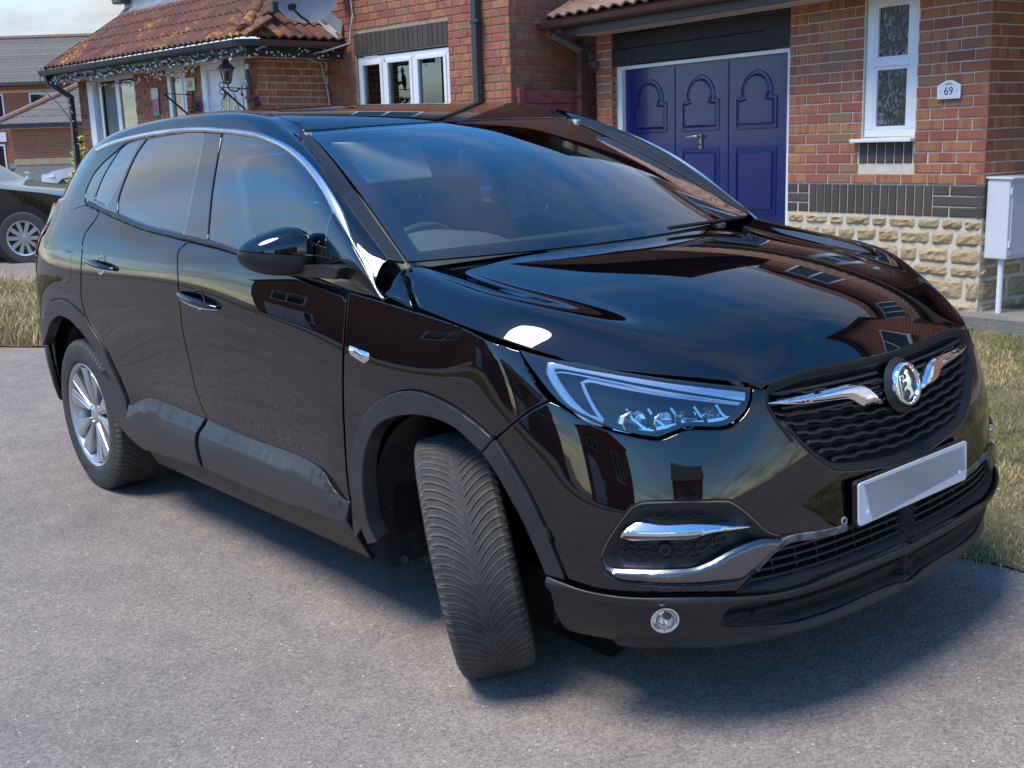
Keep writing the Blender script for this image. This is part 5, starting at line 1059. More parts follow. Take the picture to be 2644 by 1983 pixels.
# outlines of the car panels on its surfaces (metres along the body, height)
TR={'fender':[(1.927,1.0713),(1.5945,1.039),(1.427,1.0248),(1.3411,1.016),(1.3001,1.0105),(1.2577,1.0037),(1.0964,0.9729),(1.0953,0.9432),(1.0937,0.9289),(1.0912,0.9158),(1.0877,0.9032),(1.0827,0.8912),(1.075,0.8796),(1.0563,0.8576),(1.1034,0.8378),(1.1269,0.8254),(1.1849,0.7873),(1.2392,0.7493),(1.2794,0.7692),(1.3066,0.7809),(1.3476,0.7963),(1.3759,0.8052),(1.4055,0.8127),(1.4357,0.8188),(1.4792,0.8258),(1.5071,0.829),(1.5346,0.8304),(1.5614,0.8298),(1.5881,0.8274),(1.6152,0.8227),(1.643,0.8157),(1.67,0.807),(1.6951,0.7969),(1.7194,0.7853),(1.7423,0.7724),(1.7642,0.758),(1.7846,0.7422),(1.7964,0.7317),(1.8076,0.7205),(1.8281,0.6967),(1.8374,0.6842),(1.854,0.6577),(1.8678,0.6298),(1.8737,0.6153),(1.8835,0.5854),(1.8901,0.5587),(1.8976,0.5174),(1.904,0.4626),(1.9068,0.4492),(1.9108,0.4361),(1.9158,0.4232),(1.9323,0.3848),(1.929,0.4293),(1.9332,0.487),(1.9334,0.5275),(1.9278,0.6516),(1.922,0.8792),(1.9229,0.98)],
'front_door':[(2.9791,1.1724),(2.7346,1.1575),(2.66,1.1512),(2.5936,1.1442),(2.4929,1.132),(2.3681,1.1156),(1.9344,1.0548),(1.929,1.0698),(1.9256,0.9954),(1.9253,0.9225),(1.9266,0.851),(1.9324,0.6508),(1.9375,0.5266),(1.9369,0.4859),(1.9333,0.4419),(1.933,0.4283),(1.9337,0.4147),(1.938,0.3762),(2.2898,0.3464),(2.3745,0.3406),(2.4597,0.3363),(2.5423,0.3339),(2.6391,0.3329),(3.0002,0.335),(3.0041,0.36),(3.0069,0.3735),(3.0109,0.3849),(3.0218,0.4096),(3.026,0.4225),(3.0276,0.4356),(3.0253,0.4484),(3.0198,0.462),(3.0059,0.4892),(3.0007,0.5018),(2.9987,0.5129),(3.0016,0.5245),(3.0075,0.5346),(3.0122,0.5463),(3.0139,0.5592),(3.0145,0.5736),(3.0126,0.6351),(3.0059,0.7052),(3.0042,0.7334),(3.0042,0.7601),(3.0061,0.8132),(3.0061,0.8407),(3.0042,0.8691),(2.998,0.9283),(2.9959,0.9565),(2.9955,0.9848),(2.9963,1.0133),(2.9992,1.0405),(3.0018,1.0541),(3.0056,1.0679),(3.016,1.0949),(3.0332,1.1352)],
'rear_door':[(3.8801,1.256),(3.7446,1.2388),(3.585,1.2195),(3.5014,1.21),(3.4281,1.2027),(3.3615,1.197),(3.2797,1.1911),(2.9791,1.1724),(3.0332,1.1352),(3.016,1.0949),(3.0056,1.0679),(3.0018,1.0541),(2.9992,1.0405),(2.9963,1.0133),(2.9955,0.9848),(2.9959,0.9565),(2.998,0.9283),(3.0042,0.8691),(3.0061,0.8407),(3.0061,0.8132),(3.0042,0.7601),(3.0042,0.7334),(3.0059,0.7052),(3.0126,0.6351),(3.0145,0.5736),(3.0139,0.5592),(3.0122,0.5463),(3.0075,0.5346),(3.0016,0.5245),(2.9987,0.5129),(3.0007,0.5018),(3.0059,0.4892),(3.0198,0.462),(3.0253,0.4484),(3.0276,0.4356),(3.026,0.4225),(3.0218,0.4096),(3.0109,0.3849),(3.0069,0.3735),(3.0041,0.36),(3.0002,0.335),(3.3208,0.31),(3.4196,0.304),(3.598,0.2948),(3.6387,0.3149),(3.651,0.3226),(3.6613,0.3322),(3.6681,0.3423),(3.6735,0.3539),(3.6777,0.3664),(3.6913,0.4198),(3.6992,0.4639),(3.703,0.477),(3.7084,0.489),(3.7273,0.5216),(3.7444,0.5639),(3.751,0.5777),(3.7588,0.5904),(3.7855,0.6271),(3.8141,0.6708),(3.8313,0.6911),(3.8509,0.7104),(3.8808,0.7366),(3.9141,0.761),(3.9246,0.7696),(3.9347,0.7798),(3.9636,0.8129),(3.9751,0.818),(3.984,0.862),(3.986,0.877),(3.9863,0.8927),(3.9849,0.9048),(3.9821,0.9173),(3.9658,0.9695),(3.9627,0.9826),(3.9608,0.9955),(3.9598,1.01),(3.9597,1.0404),(3.9621,1.0694),(3.9643,1.0822),(3.9672,1.0932),(3.9739,1.1055),(3.982,1.1154),(3.9879,1.1261),(3.9912,1.1405),(3.9919,1.1559),(3.9883,1.1708),(3.9822,1.18),(3.9729,1.1887),(3.9392,1.2144),(3.9303,1.2233),(3.922,1.2348),(3.9024,1.2701)],
'front_cladding':[(2.9774,0.5158),(2.7432,0.5074),(2.6286,0.5055),(2.5423,0.5071),(2.3255,0.5162),(2.2567,0.5181),(2.1993,0.5177),(2.1425,0.5142),(2.1168,0.511),(2.1049,0.5088),(2.0819,0.5025),(2.067,0.4963),(2.0532,0.4888),(2.0277,0.4725),(1.9927,0.4521),(1.9819,0.4465),(1.971,0.4424),(1.9582,0.4403),(1.9327,0.4396),(1.929,0.4293),(1.9296,0.4189),(1.938,0.3762),(2.276,0.3474),(2.3466,0.3423),(2.4172,0.3382),(2.4736,0.3358),(2.5432,0.334),(2.6827,0.3333),(2.9903,0.3357),(2.9885,0.3626),(2.9895,0.3768),(2.9931,0.3883),(3.0054,0.4126),(3.0104,0.4253),(3.0122,0.4382),(3.0101,0.4506),(3.0054,0.4634)],
'rear_cladding':[(3.6949,0.4727),(3.6635,0.4723),(3.6477,0.4739),(3.6345,0.4778),(3.5939,0.4952),(3.5671,0.5048),(3.5387,0.5137),(3.5239,0.5175),(3.4949,0.5231),(3.4646,0.5274),(3.4346,0.5299),(3.4091,0.5301),(3.3525,0.5271),(3.0065,0.5135),(3.0285,0.4602),(3.0323,0.4472),(3.034,0.4345),(3.033,0.4213),(3.0297,0.4081),(3.0206,0.383),(3.0172,0.3715),(3.0102,0.3342),(3.32,0.3109),(3.4172,0.305),(3.5923,0.2959),(3.6306,0.3164),(3.6422,0.3243),(3.6518,0.3339),(3.6589,0.3464),(3.6639,0.3609),(3.6746,0.4072)],
'front_arch_trim':[(1.2392,0.7493),(1.2794,0.7692),(1.3066,0.7809),(1.3476,0.7963),(1.3759,0.8052),(1.4055,0.8127),(1.4505,0.8214),(1.4933,0.8276),(1.5208,0.83),(1.548,0.8303),(1.5748,0.8289),(1.6014,0.8254),(1.6292,0.8195),(1.6567,0.8115),(1.6827,0.8021),(1.7074,0.7913),(1.7423,0.7724),(1.7642,0.758),(1.7746,0.7503),(1.7964,0.7317),(1.8076,0.7205),(1.8281,0.6967),(1.8374,0.6842),(1.846,0.6711),(1.8613,0.6439),(1.8737,0.6153),(1.8788,0.6005),(1.887,0.5722),(1.8928,0.545),(1.8976,0.5174),(1.9068,0.4492),(1.9189,0.4066),(1.9289,0.3785),(1.9357,0.3653),(1.9622,0.3231),(1.9674,0.3134),(1.9679,0.3083),(1.9633,0.3087),(1.9548,0.3133),(1.8908,0.359),(1.8912,0.306),(1.8161,0.3355),(1.8261,0.366),(1.8298,0.3823),(1.8311,0.395),(1.8315,0.4084),(1.8311,0.4499),(1.8316,0.5023),(1.829,0.5289),(1.824,0.5563),(1.8207,0.5696),(1.8122,0.5959),(1.8069,0.6089),(1.7944,0.6339),(1.7788,0.6597),(1.77,0.672),(1.7604,0.6832),(1.7505,0.6931),(1.7398,0.702),(1.7285,0.7103),(1.7164,0.7179),(1.693,0.7298),(1.6676,0.7398),(1.6402,0.7485),(1.6106,0.7557),(1.5665,0.7637),(1.5382,0.7672),(1.51,0.7692),(1.4827,0.7694),(1.4556,0.7679),(1.4289,0.765),(1.4028,0.7607),(1.3772,0.7541),(1.3644,0.7492),(1.3516,0.7433),(1.2829,0.7083)],
'bumper_arch_trim':[(1.2367,0.7475),(1.2135,0.7272),(1.1933,0.7071),(1.1511,0.6576),(1.1352,0.6368),(1.1274,0.6251),(1.1061,0.5881),(1.0676,0.5116),(1.08,0.5384),(1.0849,0.5476),(1.0837,0.5429),(1.0635,0.4865),(1.037,0.4198),(1.0967,0.4258),(1.1125,0.4705),(1.163,0.579),(1.1217,0.5031),(1.1337,0.5262),(1.1493,0.553),(1.1871,0.6087),(1.2038,0.6314),(1.2212,0.6522),(1.2397,0.6717),(1.2495,0.6808),(1.2802,0.7066)],
'rear_arch_trim':[(4.5085,0.7698),(4.4993,0.7826),(4.4886,0.7948),(4.4772,0.8037),(4.464,0.812),(4.4491,0.8199),(4.4269,0.8298),(4.3892,0.8434),(4.3631,0.8514),(4.3359,0.8587),(4.3081,0.8646),(4.2939,0.8669),(4.2553,0.8708),(4.216,0.8718),(4.1897,0.8706),(4.1497,0.8659),(4.1107,0.8584),(4.0828,0.851),(4.0427,0.8374),(4.0039,0.8222),(3.9794,0.8108),(3.9681,0.8044),(3.9564,0.7963),(3.9246,0.7696),(3.8808,0.7366),(3.8611,0.7196),(3.8408,0.7008),(3.8225,0.6815),(3.8141,0.6708),(3.7855,0.6271),(3.7588,0.5904),(3.751,0.5777),(3.7444,0.5639),(3.7273,0.5216),(3.7084,0.489),(3.703,0.477),(3.6992,0.4639),(3.6913,0.4198),(3.6813,0.3794),(3.6735,0.3539),(3.6681,0.3423),(3.6613,0.3322),(3.651,0.3226),(3.6387,0.3149),(3.598,0.2948),(3.6274,0.2804),(3.6975,0.2973),(3.7243,0.3058),(3.737,0.3112),(3.7503,0.3178),(3.7756,0.3329),(3.7994,0.3502),(3.8105,0.3596),(3.8314,0.3797),(3.8505,0.4017),(3.8593,0.4134),(3.8756,0.4384),(3.8894,0.4639),(3.9108,0.5084),(3.9229,0.5389),(3.927,0.5525),(3.9293,0.5642),(3.9293,0.5735),(3.9266,0.5796),(3.9193,0.5818),(3.9072,0.5799),(3.8918,0.5749),(3.8254,0.5478),(3.8148,0.545),(3.8093,0.546),(3.8093,0.5516),(3.8137,0.5605),(3.8214,0.5716),(3.8314,0.5841),(3.864,0.6204),(3.8835,0.6397),(3.9051,0.6586),(3.9382,0.6844),(3.9618,0.7006),(3.9877,0.7153),(4.0356,0.74),(4.07,0.7555),(4.1062,0.7696),(4.144,0.7815),(4.182,0.7894),(4.2206,0.7938),(4.2611,0.7943),(4.288,0.7924),(4.3009,0.7907),(4.3281,0.7849),(4.368,0.7718),(4.4082,0.7553),(4.4345,0.7424),(4.4582,0.7281),(4.5,0.6954),(4.62,0.62),(4.68,0.74)],
'headlamp':[(1.0971,0.9739),(1.0141,0.9542),(0.963,0.9438),(0.8099,0.9189),(0.6523,0.891),(0.5402,0.8732),(0.5491,0.8508),(0.5567,0.8377),(0.5662,0.8255),(0.5779,0.8153),(0.5914,0.8067),(0.6024,0.8009),(0.614,0.7959),(0.6255,0.7923),(0.6393,0.791),(0.6529,0.791),(0.6967,0.7954),(0.7102,0.7963),(0.7218,0.7961),(0.7346,0.7938),(0.7906,0.7762),(0.8303,0.7817),(0.8677,0.7891),(0.8927,0.7949),(0.9173,0.8017),(0.9407,0.8095),(0.9641,0.8183),(0.9865,0.8283),(1.0133,0.8428),(1.0252,0.851),(1.0348,0.8591),(1.0434,0.8677),(1.0516,0.8772),(1.0603,0.8894),(1.0684,0.9026),(1.0817,0.9267),(1.0914,0.9482)],
'grille_opening':[(0,0.6066),(0.0831,0.6097),(0.1219,0.6131),(0.1461,0.6161),(0.2281,0.6282),(0.2722,0.6359),(0.2972,0.642),(0.3072,0.6454),(0.3216,0.6525),(0.357,0.6777),(0.3828,0.6979),(0.4011,0.7149),(0.419,0.7331),(0.4509,0.7693),(0.456,0.7731),(0.4529,0.7641),(0.4455,0.7484),(0.4422,0.7396),(0.4475,0.7441),(0.4578,0.7564),(0.4795,0.7853),(0.4876,0.7979),(0.5018,0.8228),(0.5034,0.8375),(0.4971,0.8549),(0.4831,0.8729),(0.4117,0.8848),(0.3817,0.8886),(0.3658,0.8899),(0.3404,0.8909),(0.2999,0.8909),(0.0558,0.8833),(0,0.8823)],
'front_bumper':[(0.0952,0.6106),(0.1585,0.6179),(0.258,0.6331),(0.2854,0.6388),(0.2972,0.642),(0.3072,0.6454),(0.3216,0.6525),(0.3701,0.6875),(0.3921,0.7062),(0.419,0.7331),(0.4509,0.7693),(0.456,0.7731),(0.4529,0.7641),(0.4455,0.7484),(0.4422,0.7396),(0.4475,0.7441),(0.4696,0.7717),(0.4795,0.7853),(0.4876,0.7979),(0.5018,0.8228),(0.5034,0.8375),(0.4971,0.8549),(0.4831,0.8729),(0.4928,0.8657),(0.5364,0.8728),(0.5446,0.8504),(0.5522,0.8371),(0.5618,0.8245),(0.5741,0.8131),(0.5882,0.8034),(0.5992,0.7975),(0.6108,0.7925),(0.6224,0.7891),(0.6367,0.7876),(0.6652,0.7889),(0.7101,0.7933),(0.7221,0.7932),(0.7347,0.7905),(0.7746,0.776),(0.7894,0.7726),(0.8028,0.7729),(0.8552,0.7828),(0.8931,0.7913),(0.9294,0.8016),(0.9528,0.8097),(0.9759,0.8189),(0.987,0.8241),(1.026,0.8468),(1.0563,0.8576),(1.1034,0.8378),(1.1269,0.8254),(1.1506,0.8105),(1.1847,0.7872),(1.2374,0.7479),(1.2137,0.7274),(1.1933,0.7071),(1.1511,0.6576),(1.1352,0.6368),(1.1274,0.6251),(1.1061,0.5881),(1.0676,0.5116),(1.0849,0.5476),(1.0798,0.5313),(1.0635,0.4865),(1.0361,0.4188),(0.9679,0.408),(0.9413,0.4057),(0.9156,0.4049),(0.8618,0.4049),(0.7868,0.4064),(0.7282,0.4051),(0.6843,0.4025),(0.6109,0.3951),(0.5819,0.422),(0.5538,0.4516),(0.5441,0.4606),(0.5325,0.4699),(0.5207,0.4783),(0.5082,0.4853),(0.4953,0.4908),(0.4818,0.495),(0.4665,0.4975),(0.4542,0.4979),(0.4408,0.4971),(0.3823,0.4903),(0.3208,0.4857),(0.2929,0.4845),(0,0.4918),(0,0.6072)],
'pod_opening':[(0.9372,0.4936),(0.9267,0.5205),(0.9139,0.5423),(0.8989,0.5645),(0.8801,0.5902),(0.8642,0.6103),(0.8568,0.6175),(0.8393,0.6256),(0.8259,0.6278),(0.7976,0.6292),(0.7528,0.6292),(0.7078,0.6275),(0.6652,0.6248),(0.6283,0.6209),(0.6127,0.6112),(0.5907,0.5938),(0.5719,0.5753),(0.5413,0.5428),(0.5305,0.534),(0.5189,0.5267),(0.5069,0.5213),(0.492,0.517),(0.4813,0.5149),(0.4545,0.5113),(0.3944,0.5048),(0.3953,0.4918),(0.4378,0.4935),(0.4646,0.4935),(0.4761,0.4922),(0.4891,0.4891),(0.5003,0.4848),(0.5245,0.4728),(0.563,0.4491),(0.5874,0.4331),(0.5978,0.4277),(0.6132,0.425),(0.8023,0.4297),(0.8787,0.4328),(0.8931,0.4349),(0.9062,0.4391),(0.917,0.4454),(0.9262,0.454),(0.933,0.4647),(0.9359,0.4786)],
'silver_trim':[(0.9356,0.4891),(0.9307,0.4788),(0.9249,0.4701),(0.9099,0.4643),(0.8994,0.4634),(0.7296,0.4674),(0.7165,0.4688),(0.7026,0.4719),(0.6752,0.481),(0.6387,0.497),(0.6158,0.5049),(0.5918,0.5112),(0.5757,0.5142),(0.5594,0.5162),(0.5431,0.5167),(0.5309,0.5156),(0.4927,0.5079),(0.3961,0.4926),(0.4382,0.4941),(0.4647,0.4941),(0.4761,0.4928),(0.489,0.4897),(0.5002,0.4854),(0.5244,0.4734),(0.5629,0.4497),(0.5873,0.4337),(0.5978,0.4283),(0.6138,0.4257),(0.7866,0.4298),(0.8787,0.4335),(0.8931,0.4355),(0.9062,0.4398),(0.917,0.446),(0.9259,0.4548),(0.9323,0.4654),(0.9347,0.477)],
'mesh_upper':[(0.8718,0.5806),(0.8598,0.5986),(0.8451,0.6134),(0.8248,0.618),(0.7977,0.6205),(0.7816,0.6208),(0.7531,0.6207),(0.7214,0.6195),(0.707,0.6179),(0.6949,0.6155),(0.6786,0.6085),(0.6652,0.5999),(0.6412,0.5813),(0.6953,0.5824),(0.7822,0.579),(0.8397,0.5822)],
'mesh_lower':[(0.9247,0.5023),(0.9175,0.5212),(0.9077,0.5346),(0.8979,0.536),(0.8705,0.5331),(0.7834,0.5342),(0.739,0.5327),(0.7259,0.533),(0.7134,0.5347),(0.6761,0.5428),(0.6607,0.5452),(0.6473,0.5449),(0.6174,0.5415),(0.6058,0.5395),(0.5919,0.5354),(0.6382,0.5095),(0.673,0.4936),(0.6988,0.4846),(0.7132,0.4814),(0.7264,0.48),(0.7667,0.479),(0.873,0.4791),(0.89,0.4785),(0.903,0.4796),(0.9193,0.489)],
'chrome_bar':[(0.8934,0.5385),(0.8845,0.5534),(0.8721,0.5688),(0.8572,0.5782),(0.8397,0.5801),(0.7822,0.5761),(0.7247,0.5768),(0.6952,0.5749),(0.6652,0.5709),(0.6356,0.5659),(0.567,0.5507),(0.6054,0.5484),(0.6481,0.5495),(0.6605,0.5493),(0.6733,0.5482),(0.6845,0.5462),(0.7054,0.5391),(0.7177,0.536),(0.7317,0.5339),(0.7431,0.5336),(0.7834,0.5348),(0.859,0.5328),(0.8705,0.5334),(0.8829,0.5357)],
'lower_intake':[(0.6109,0.3951),(0.5819,0.422),(0.5538,0.4516),(0.5441,0.4606),(0.5325,0.4699),(0.5207,0.4783),(0.5082,0.4853),(0.4953,0.4908),(0.4818,0.495),(0.4665,0.4975),(0.4542,0.4979),(0.4408,0.4971),(0.3823,0.4903),(0.3208,0.4857),(0.2929,0.4845),(0,0.4918),(0,0.3871),(0.2348,0.3914),(0.3049,0.3918),(0.3453,0.3908),(0.4238,0.3853),(0.4826,0.3844),(0.5125,0.3851),(0.5414,0.3869)],
'front_skirt':[(1.0361,0.4188),(0.9815,0.4099),(0.9544,0.4066),(0.9413,0.4057),(0.9156,0.4049),(0.8764,0.4048),(0.7868,0.4064),(0.7136,0.4045),(0.6696,0.4009),(0.5414,0.386),(0.4975,0.3838),(0.4364,0.384),(0.3452,0.39),(0.3049,0.391),(0.2348,0.3905),(0,0.3862),(-0,0.2414),(0.0959,0.2465),(0.181,0.2478),(0.3084,0.2464),(0.4201,0.2419),(0.4601,0.2417),(0.504,0.2441),(0.5909,0.2521),(0.7456,0.264),(0.8365,0.2534),(0.8769,0.2512),(0.9329,0.2523),(1.0009,0.2556),(1.0268,0.2577),(1.038,0.2597),(1.054,0.2642),(1.0671,0.2715),(1.0756,0.2807),(1.0827,0.292),(1.088,0.3038),(1.0914,0.3201),(1.0936,0.3499),(1.0954,0.3891),(1.0962,0.4268)],
'skirt_slot':[(0.6463,0.3197),(0.6421,0.3351),(0.6361,0.3478),(0.6274,0.3587),(0.6168,0.3633),(0.6027,0.365),(0.5921,0.3649),(0.5795,0.3638),(0.5185,0.3552),(0.5032,0.3538),(0.4649,0.3519),(0.3708,0.3513),(0.2499,0.3553),(0.2075,0.3559),(0.1511,0.3547),(0,0.3487),(0,0.2752),(0.0852,0.2819),(0.1418,0.2841),(0.1963,0.2839),(0.3062,0.2813),(0.3915,0.2808),(0.433,0.2811),(0.4724,0.2828),(0.5015,0.2856),(0.5295,0.2893),(0.5802,0.2974),(0.6149,0.3021),(0.6296,0.3049),(0.6397,0.309)],
'drl_top':[(0.559,0.8561),(0.6725,0.8802),(0.765,0.9015),(0.8481,0.9182),(0.9518,0.9366),(0.9889,0.9423),(1.0035,0.9437),(1.0289,0.9425),(1.0363,0.9254),(1.0328,0.907),(1.0244,0.887),(1.0125,0.8672),(0.9976,0.8489),(0.9797,0.8325),(0.9599,0.8201),(0.9413,0.8152),(0.9221,0.8125)],
'drl_inner':[(0.5669,0.8405),(0.5855,0.844),(0.6041,0.8476),(0.6227,0.8512),(0.6414,0.8547),(0.66,0.8583),(0.6787,0.862),(0.6979,0.8658),(0.7172,0.8696),(0.7366,0.8736),(0.7559,0.8774),(0.7749,0.8812),(0.7934,0.8848),(0.8133,0.8885),(0.8332,0.8922),(0.8525,0.8957),(0.8709,0.899),(0.888,0.9021),(0.9075,0.9061),(0.9254,0.9098),(0.9407,0.9111),(0.9619,0.9053),(0.9574,0.8791),(0.9516,0.8617),(0.9435,0.8441),(0.9325,0.8278),(0.9205,0.8119)],
'wing':[(0.5047,0.834),(0.379,0.8375),(0.235,0.8393),(0.2072,0.8389),(0.1821,0.8364),(0.1707,0.8341),(0.1597,0.8304),(0.1486,0.8247),(0.1379,0.8176),(0.1273,0.8092),(0.1181,0.8007),(0.0906,0.7709),(0.1362,0.7758),(0.1631,0.7774),(0.175,0.7798),(0.1867,0.7862),(0.1975,0.7934),(0.2078,0.7993),(0.2199,0.8042),(0.2311,0.8066),(0.2589,0.8094),(0.3981,0.8192),(0.4381,0.8242)],
'handleF':[(2.9651,0.9919),(2.9452,0.9898),(2.9252,0.9877),(2.9053,0.9856),(2.8854,0.9835),(2.8655,0.9815),(2.8455,0.9794),(2.8256,0.9773),(2.8057,0.9752),(2.7858,0.9731),(2.7658,0.971),(2.7459,0.9689),(2.726,0.9668),(2.706,0.9647)],
'handleR':[(3.8712,1.0593),(3.8505,1.058),(3.8298,1.0567),(3.8091,1.0554),(3.7885,1.0541),(3.7678,1.0528),(3.7471,1.0515),(3.7264,1.0502),(3.7057,1.0489),(3.6851,1.0476),(3.6644,1.0463),(3.6437,1.045),(3.623,1.0437),(3.6024,1.0424)],
'chrome_strip':[(2.5078,0.2802),(2.3455,0.2687),(2.25,0.2644),(2.1506,0.2612),(2.065,0.2596),(1.7809,0.258),(1.7393,0.2572),(1.6671,0.2544),(1.5991,0.2531),(1.4693,0.2529),(1.3211,0.255),(1.2081,0.2586),(1.1102,0.2639),(0.9321,0.276),(0.7486,0.2874),(0.6083,0.2938),(0.4983,0.2955),(0.4707,0.2939),(0.4431,0.2898),(0.4155,0.2823),(0.3597,0.2641),(0.3342,0.2579),(0.3226,0.2564),(0.3083,0.2564),(0.2956,0.2582),(0.2706,0.263),(0.1971,0.2687),(0.1647,0.2695),(0.15,0.2684),(0.1373,0.2657),(0.1271,0.2613),(0.1202,0.2548),(0.1172,0.2478),(0.1161,0.2393),(0.1167,0.2294),(0.1188,0.2183),(0.1269,0.193),(0.1388,0.1647),(0.1807,0.0747),(0.1915,0.0472),(0.2465,0.0195),(0.2272,0.0503),(0.2211,0.0615),(0.2154,0.0745),(0.1934,0.1305),(0.1836,0.1625),(0.1806,0.1777),(0.1795,0.1915),(0.1807,0.2034),(0.1848,0.2129),(0.1919,0.2199),(0.2018,0.2251),(0.2142,0.2289),(0.2284,0.2314),(0.2609,0.2337),(0.3291,0.2343),(0.3715,0.2362),(0.4658,0.2355),(0.4916,0.2361),(0.5188,0.2381),(0.5841,0.245),(0.6116,0.2472),(0.68,0.25),(0.7652,0.2512),(0.8345,0.2508),(0.9351,0.2485),(1.1552,0.2404),(1.2682,0.2374),(1.3967,0.2348),(1.4919,0.2336),(1.6262,0.2339),(1.745,0.2378),(1.8559,0.2392),(1.942,0.2391),(2.1104,0.2368),(2.329,0.2393),(2.4582,0.2391)],
'front_glass':[(1.5424,0.0302),(1.5758,0.0955),(1.6005,0.1529),(1.6362,0.2314),(1.5025,0.2307),(1.3933,0.2318),(1.1659,0.2372),(0.9041,0.2461),(0.8041,0.2477),(0.6896,0.2477),(0.6472,0.2468),(0.61,0.2441),(0.5798,0.2387),(0.5395,0.2288),(0.5273,0.2243),(0.5538,0.1944),(0.562,0.1831),(0.569,0.171),(0.5755,0.1578),(0.5942,0.1162),(0.7107,0.1015),(1.0918,0.0512),(1.189,0.0397),(1.276,0.0309),(1.34,0.0261),(1.3992,0.0244),(1.441,0.0252)],
'rear_glass':[(2.1061,0.0527),(2.1177,0.0663),(2.1264,0.081),(2.1272,0.0941),(2.1248,0.1084),(2.1162,0.1516),(2.1123,0.1662),(2.1071,0.18),(2.0997,0.1931),(2.0716,0.2304),(1.9708,0.2341),(1.9128,0.2355),(1.8579,0.2356),(1.7475,0.2343),(1.7213,0.1739),(1.7127,0.1502),(1.7085,0.1354),(1.7016,0.1058),(1.6974,0.0785),(1.6964,0.0628),(1.6966,0.0335),(1.8575,0.037),(1.9269,0.0393),(1.9977,0.0437)],
'quarter_glass':[(2.3159,0.08),(2.3104,0.1179),(2.3064,0.1302),(2.3008,0.1409),(2.2936,0.1515),(2.2854,0.1619),(2.2682,0.1818),(2.2504,0.2003),(2.2224,0.2267),(2.1138,0.234),(2.1343,0.1693),(2.1453,0.1436),(2.152,0.1304),(2.1668,0.106),(2.1747,0.0952),(2.2002,0.065)],
'window_surround':[(2.1104,0.2368),(1.9559,0.239),(1.8559,0.2392),(1.745,0.2378),(1.6262,0.2339),(1.5486,0.2334),(1.4621,0.2339),(1.3405,0.2358),(1.1971,0.2392),(0.9604,0.2477),(0.8626,0.2502),(0.7793,0.2512),(0.68,0.25),(0.6383,0.2485),(0.5976,0.2462),(0.5188,0.2381),(0.4916,0.2361),(0.4658,0.2355),(0.3715,0.2362),(0.3291,0.2343),(0.2609,0.2337),(0.2284,0.2314),(0.2142,0.2289),(0.2018,0.2251),(0.1919,0.2199),(0.1848,0.2129),(0.1807,0.2034),(0.1795,0.1915),(0.1806,0.1777),(0.1836,0.1625),(0.188,0.1466),(0.1993,0.1146),(0.2211,0.0615),(0.2272,0.0503),(0.2465,0.0195),(0.4254,0),(0.6204,-0.0003),(0.6908,0.0005),(1.3153,0.0148),(1.6207,0.0197),(1.8085,0.0235),(1.8921,0.0259),(1.946,0.0282),(2.1931,0.0446),(2.25,0.0505),(2.3531,0.0635),(2.3786,0.0676),(2.3908,0.0704),(2.4009,0.0753),(2.4109,0.085),(2.4185,0.0972),(2.4219,0.1098),(2.4193,0.1237),(2.4119,0.138),(2.4017,0.1508),(2.3906,0.1598),(2.3771,0.1674),(2.3331,0.1858),(2.2613,0.2083),(2.2187,0.2272),(2.2033,0.2319),(2.1913,0.234),(2.1785,0.2352)],
'belt_moulding':[(2.3642,0.0739),(2.2545,0.0606),(2.2039,0.0555),(2.1052,0.0504),(1.9826,0.0395),(1.9106,0.0352),(1.838,0.0333),(1.5693,0.0289),(1.316,0.0231),(0.919,0.0173),(0.7528,0.0139),(0.6811,0.0117),(0.6259,0.0089),(0.596,0.0065),(0.5344,0),(0.636,-0.0002),(0.736,0.0014),(1.3153,0.0148),(1.794,0.0232),(1.9181,0.0269),(1.9755,0.0299),(2.1791,0.0437),(2.2494,0.05),(2.3508,0.0612)],
'side_frame':[(0.1915,0.0472),(0.2243,0.0283),(0.2388,0.0207),(0.2465,0.0195),(0.2458,0.0247),(0.2225,0.0602),(0.2154,0.0745),(0.1934,0.1305),(0.1836,0.1625),(0.1806,0.1777),(0.1795,0.1915),(0.1807,0.2034),(0.1848,0.2129),(0.1919,0.2199),(0.2018,0.2251),(0.2142,0.2289),(0.2284,0.2314),(0.2609,0.2337),(0.3291,0.2343),(0.3851,0.2364),(0.4788,0.2356),(0.5188,0.2381),(0.5841,0.245),(0.6248,0.2479),(0.6941,0.2503),(0.7932,0.2512),(0.9351,0.2485),(1.141,0.2409),(1.2252,0.2384),(1.4496,0.234),(1.6139,0.2337),(1.6526,0.2344),(1.745,0.2378),(1.8854,0.2393),(1.9837,0.2387),(2.1785,0.2352),(2.1913,0.234),(2.2033,0.2319),(2.2187,0.2272),(2.2613,0.2083),(2.3331,0.1858),(2.3771,0.1674),(2.3906,0.1598),(2.4017,0.1508),(2.4119,0.138),(2.4193,0.1237),(2.4219,0.1098),(2.4184,0.0972),(2.4106,0.0851),(2.4009,0.0753),(2.3896,0.069),(2.3633,0.0611),(2.625,0.035),(3.12,0.035),(3.12,0.48),(1.206,0.48),(1.1531,0.4525),(0.9905,0.4104),(0.9212,0.3943),(0.8782,0.386),(0.8235,0.3767),(0.7229,0.3617),(0.6793,0.3565),(0.6362,0.3525),(0.5943,0.3497),(0.5672,0.3488),(0.5258,0.3491),(0.4821,0.3525),(0.4401,0.3584),(0.344,0.3753),(0.3158,0.3793),(0.2876,0.3825),(0.2032,0.3899),(0.0316,0.4026)],
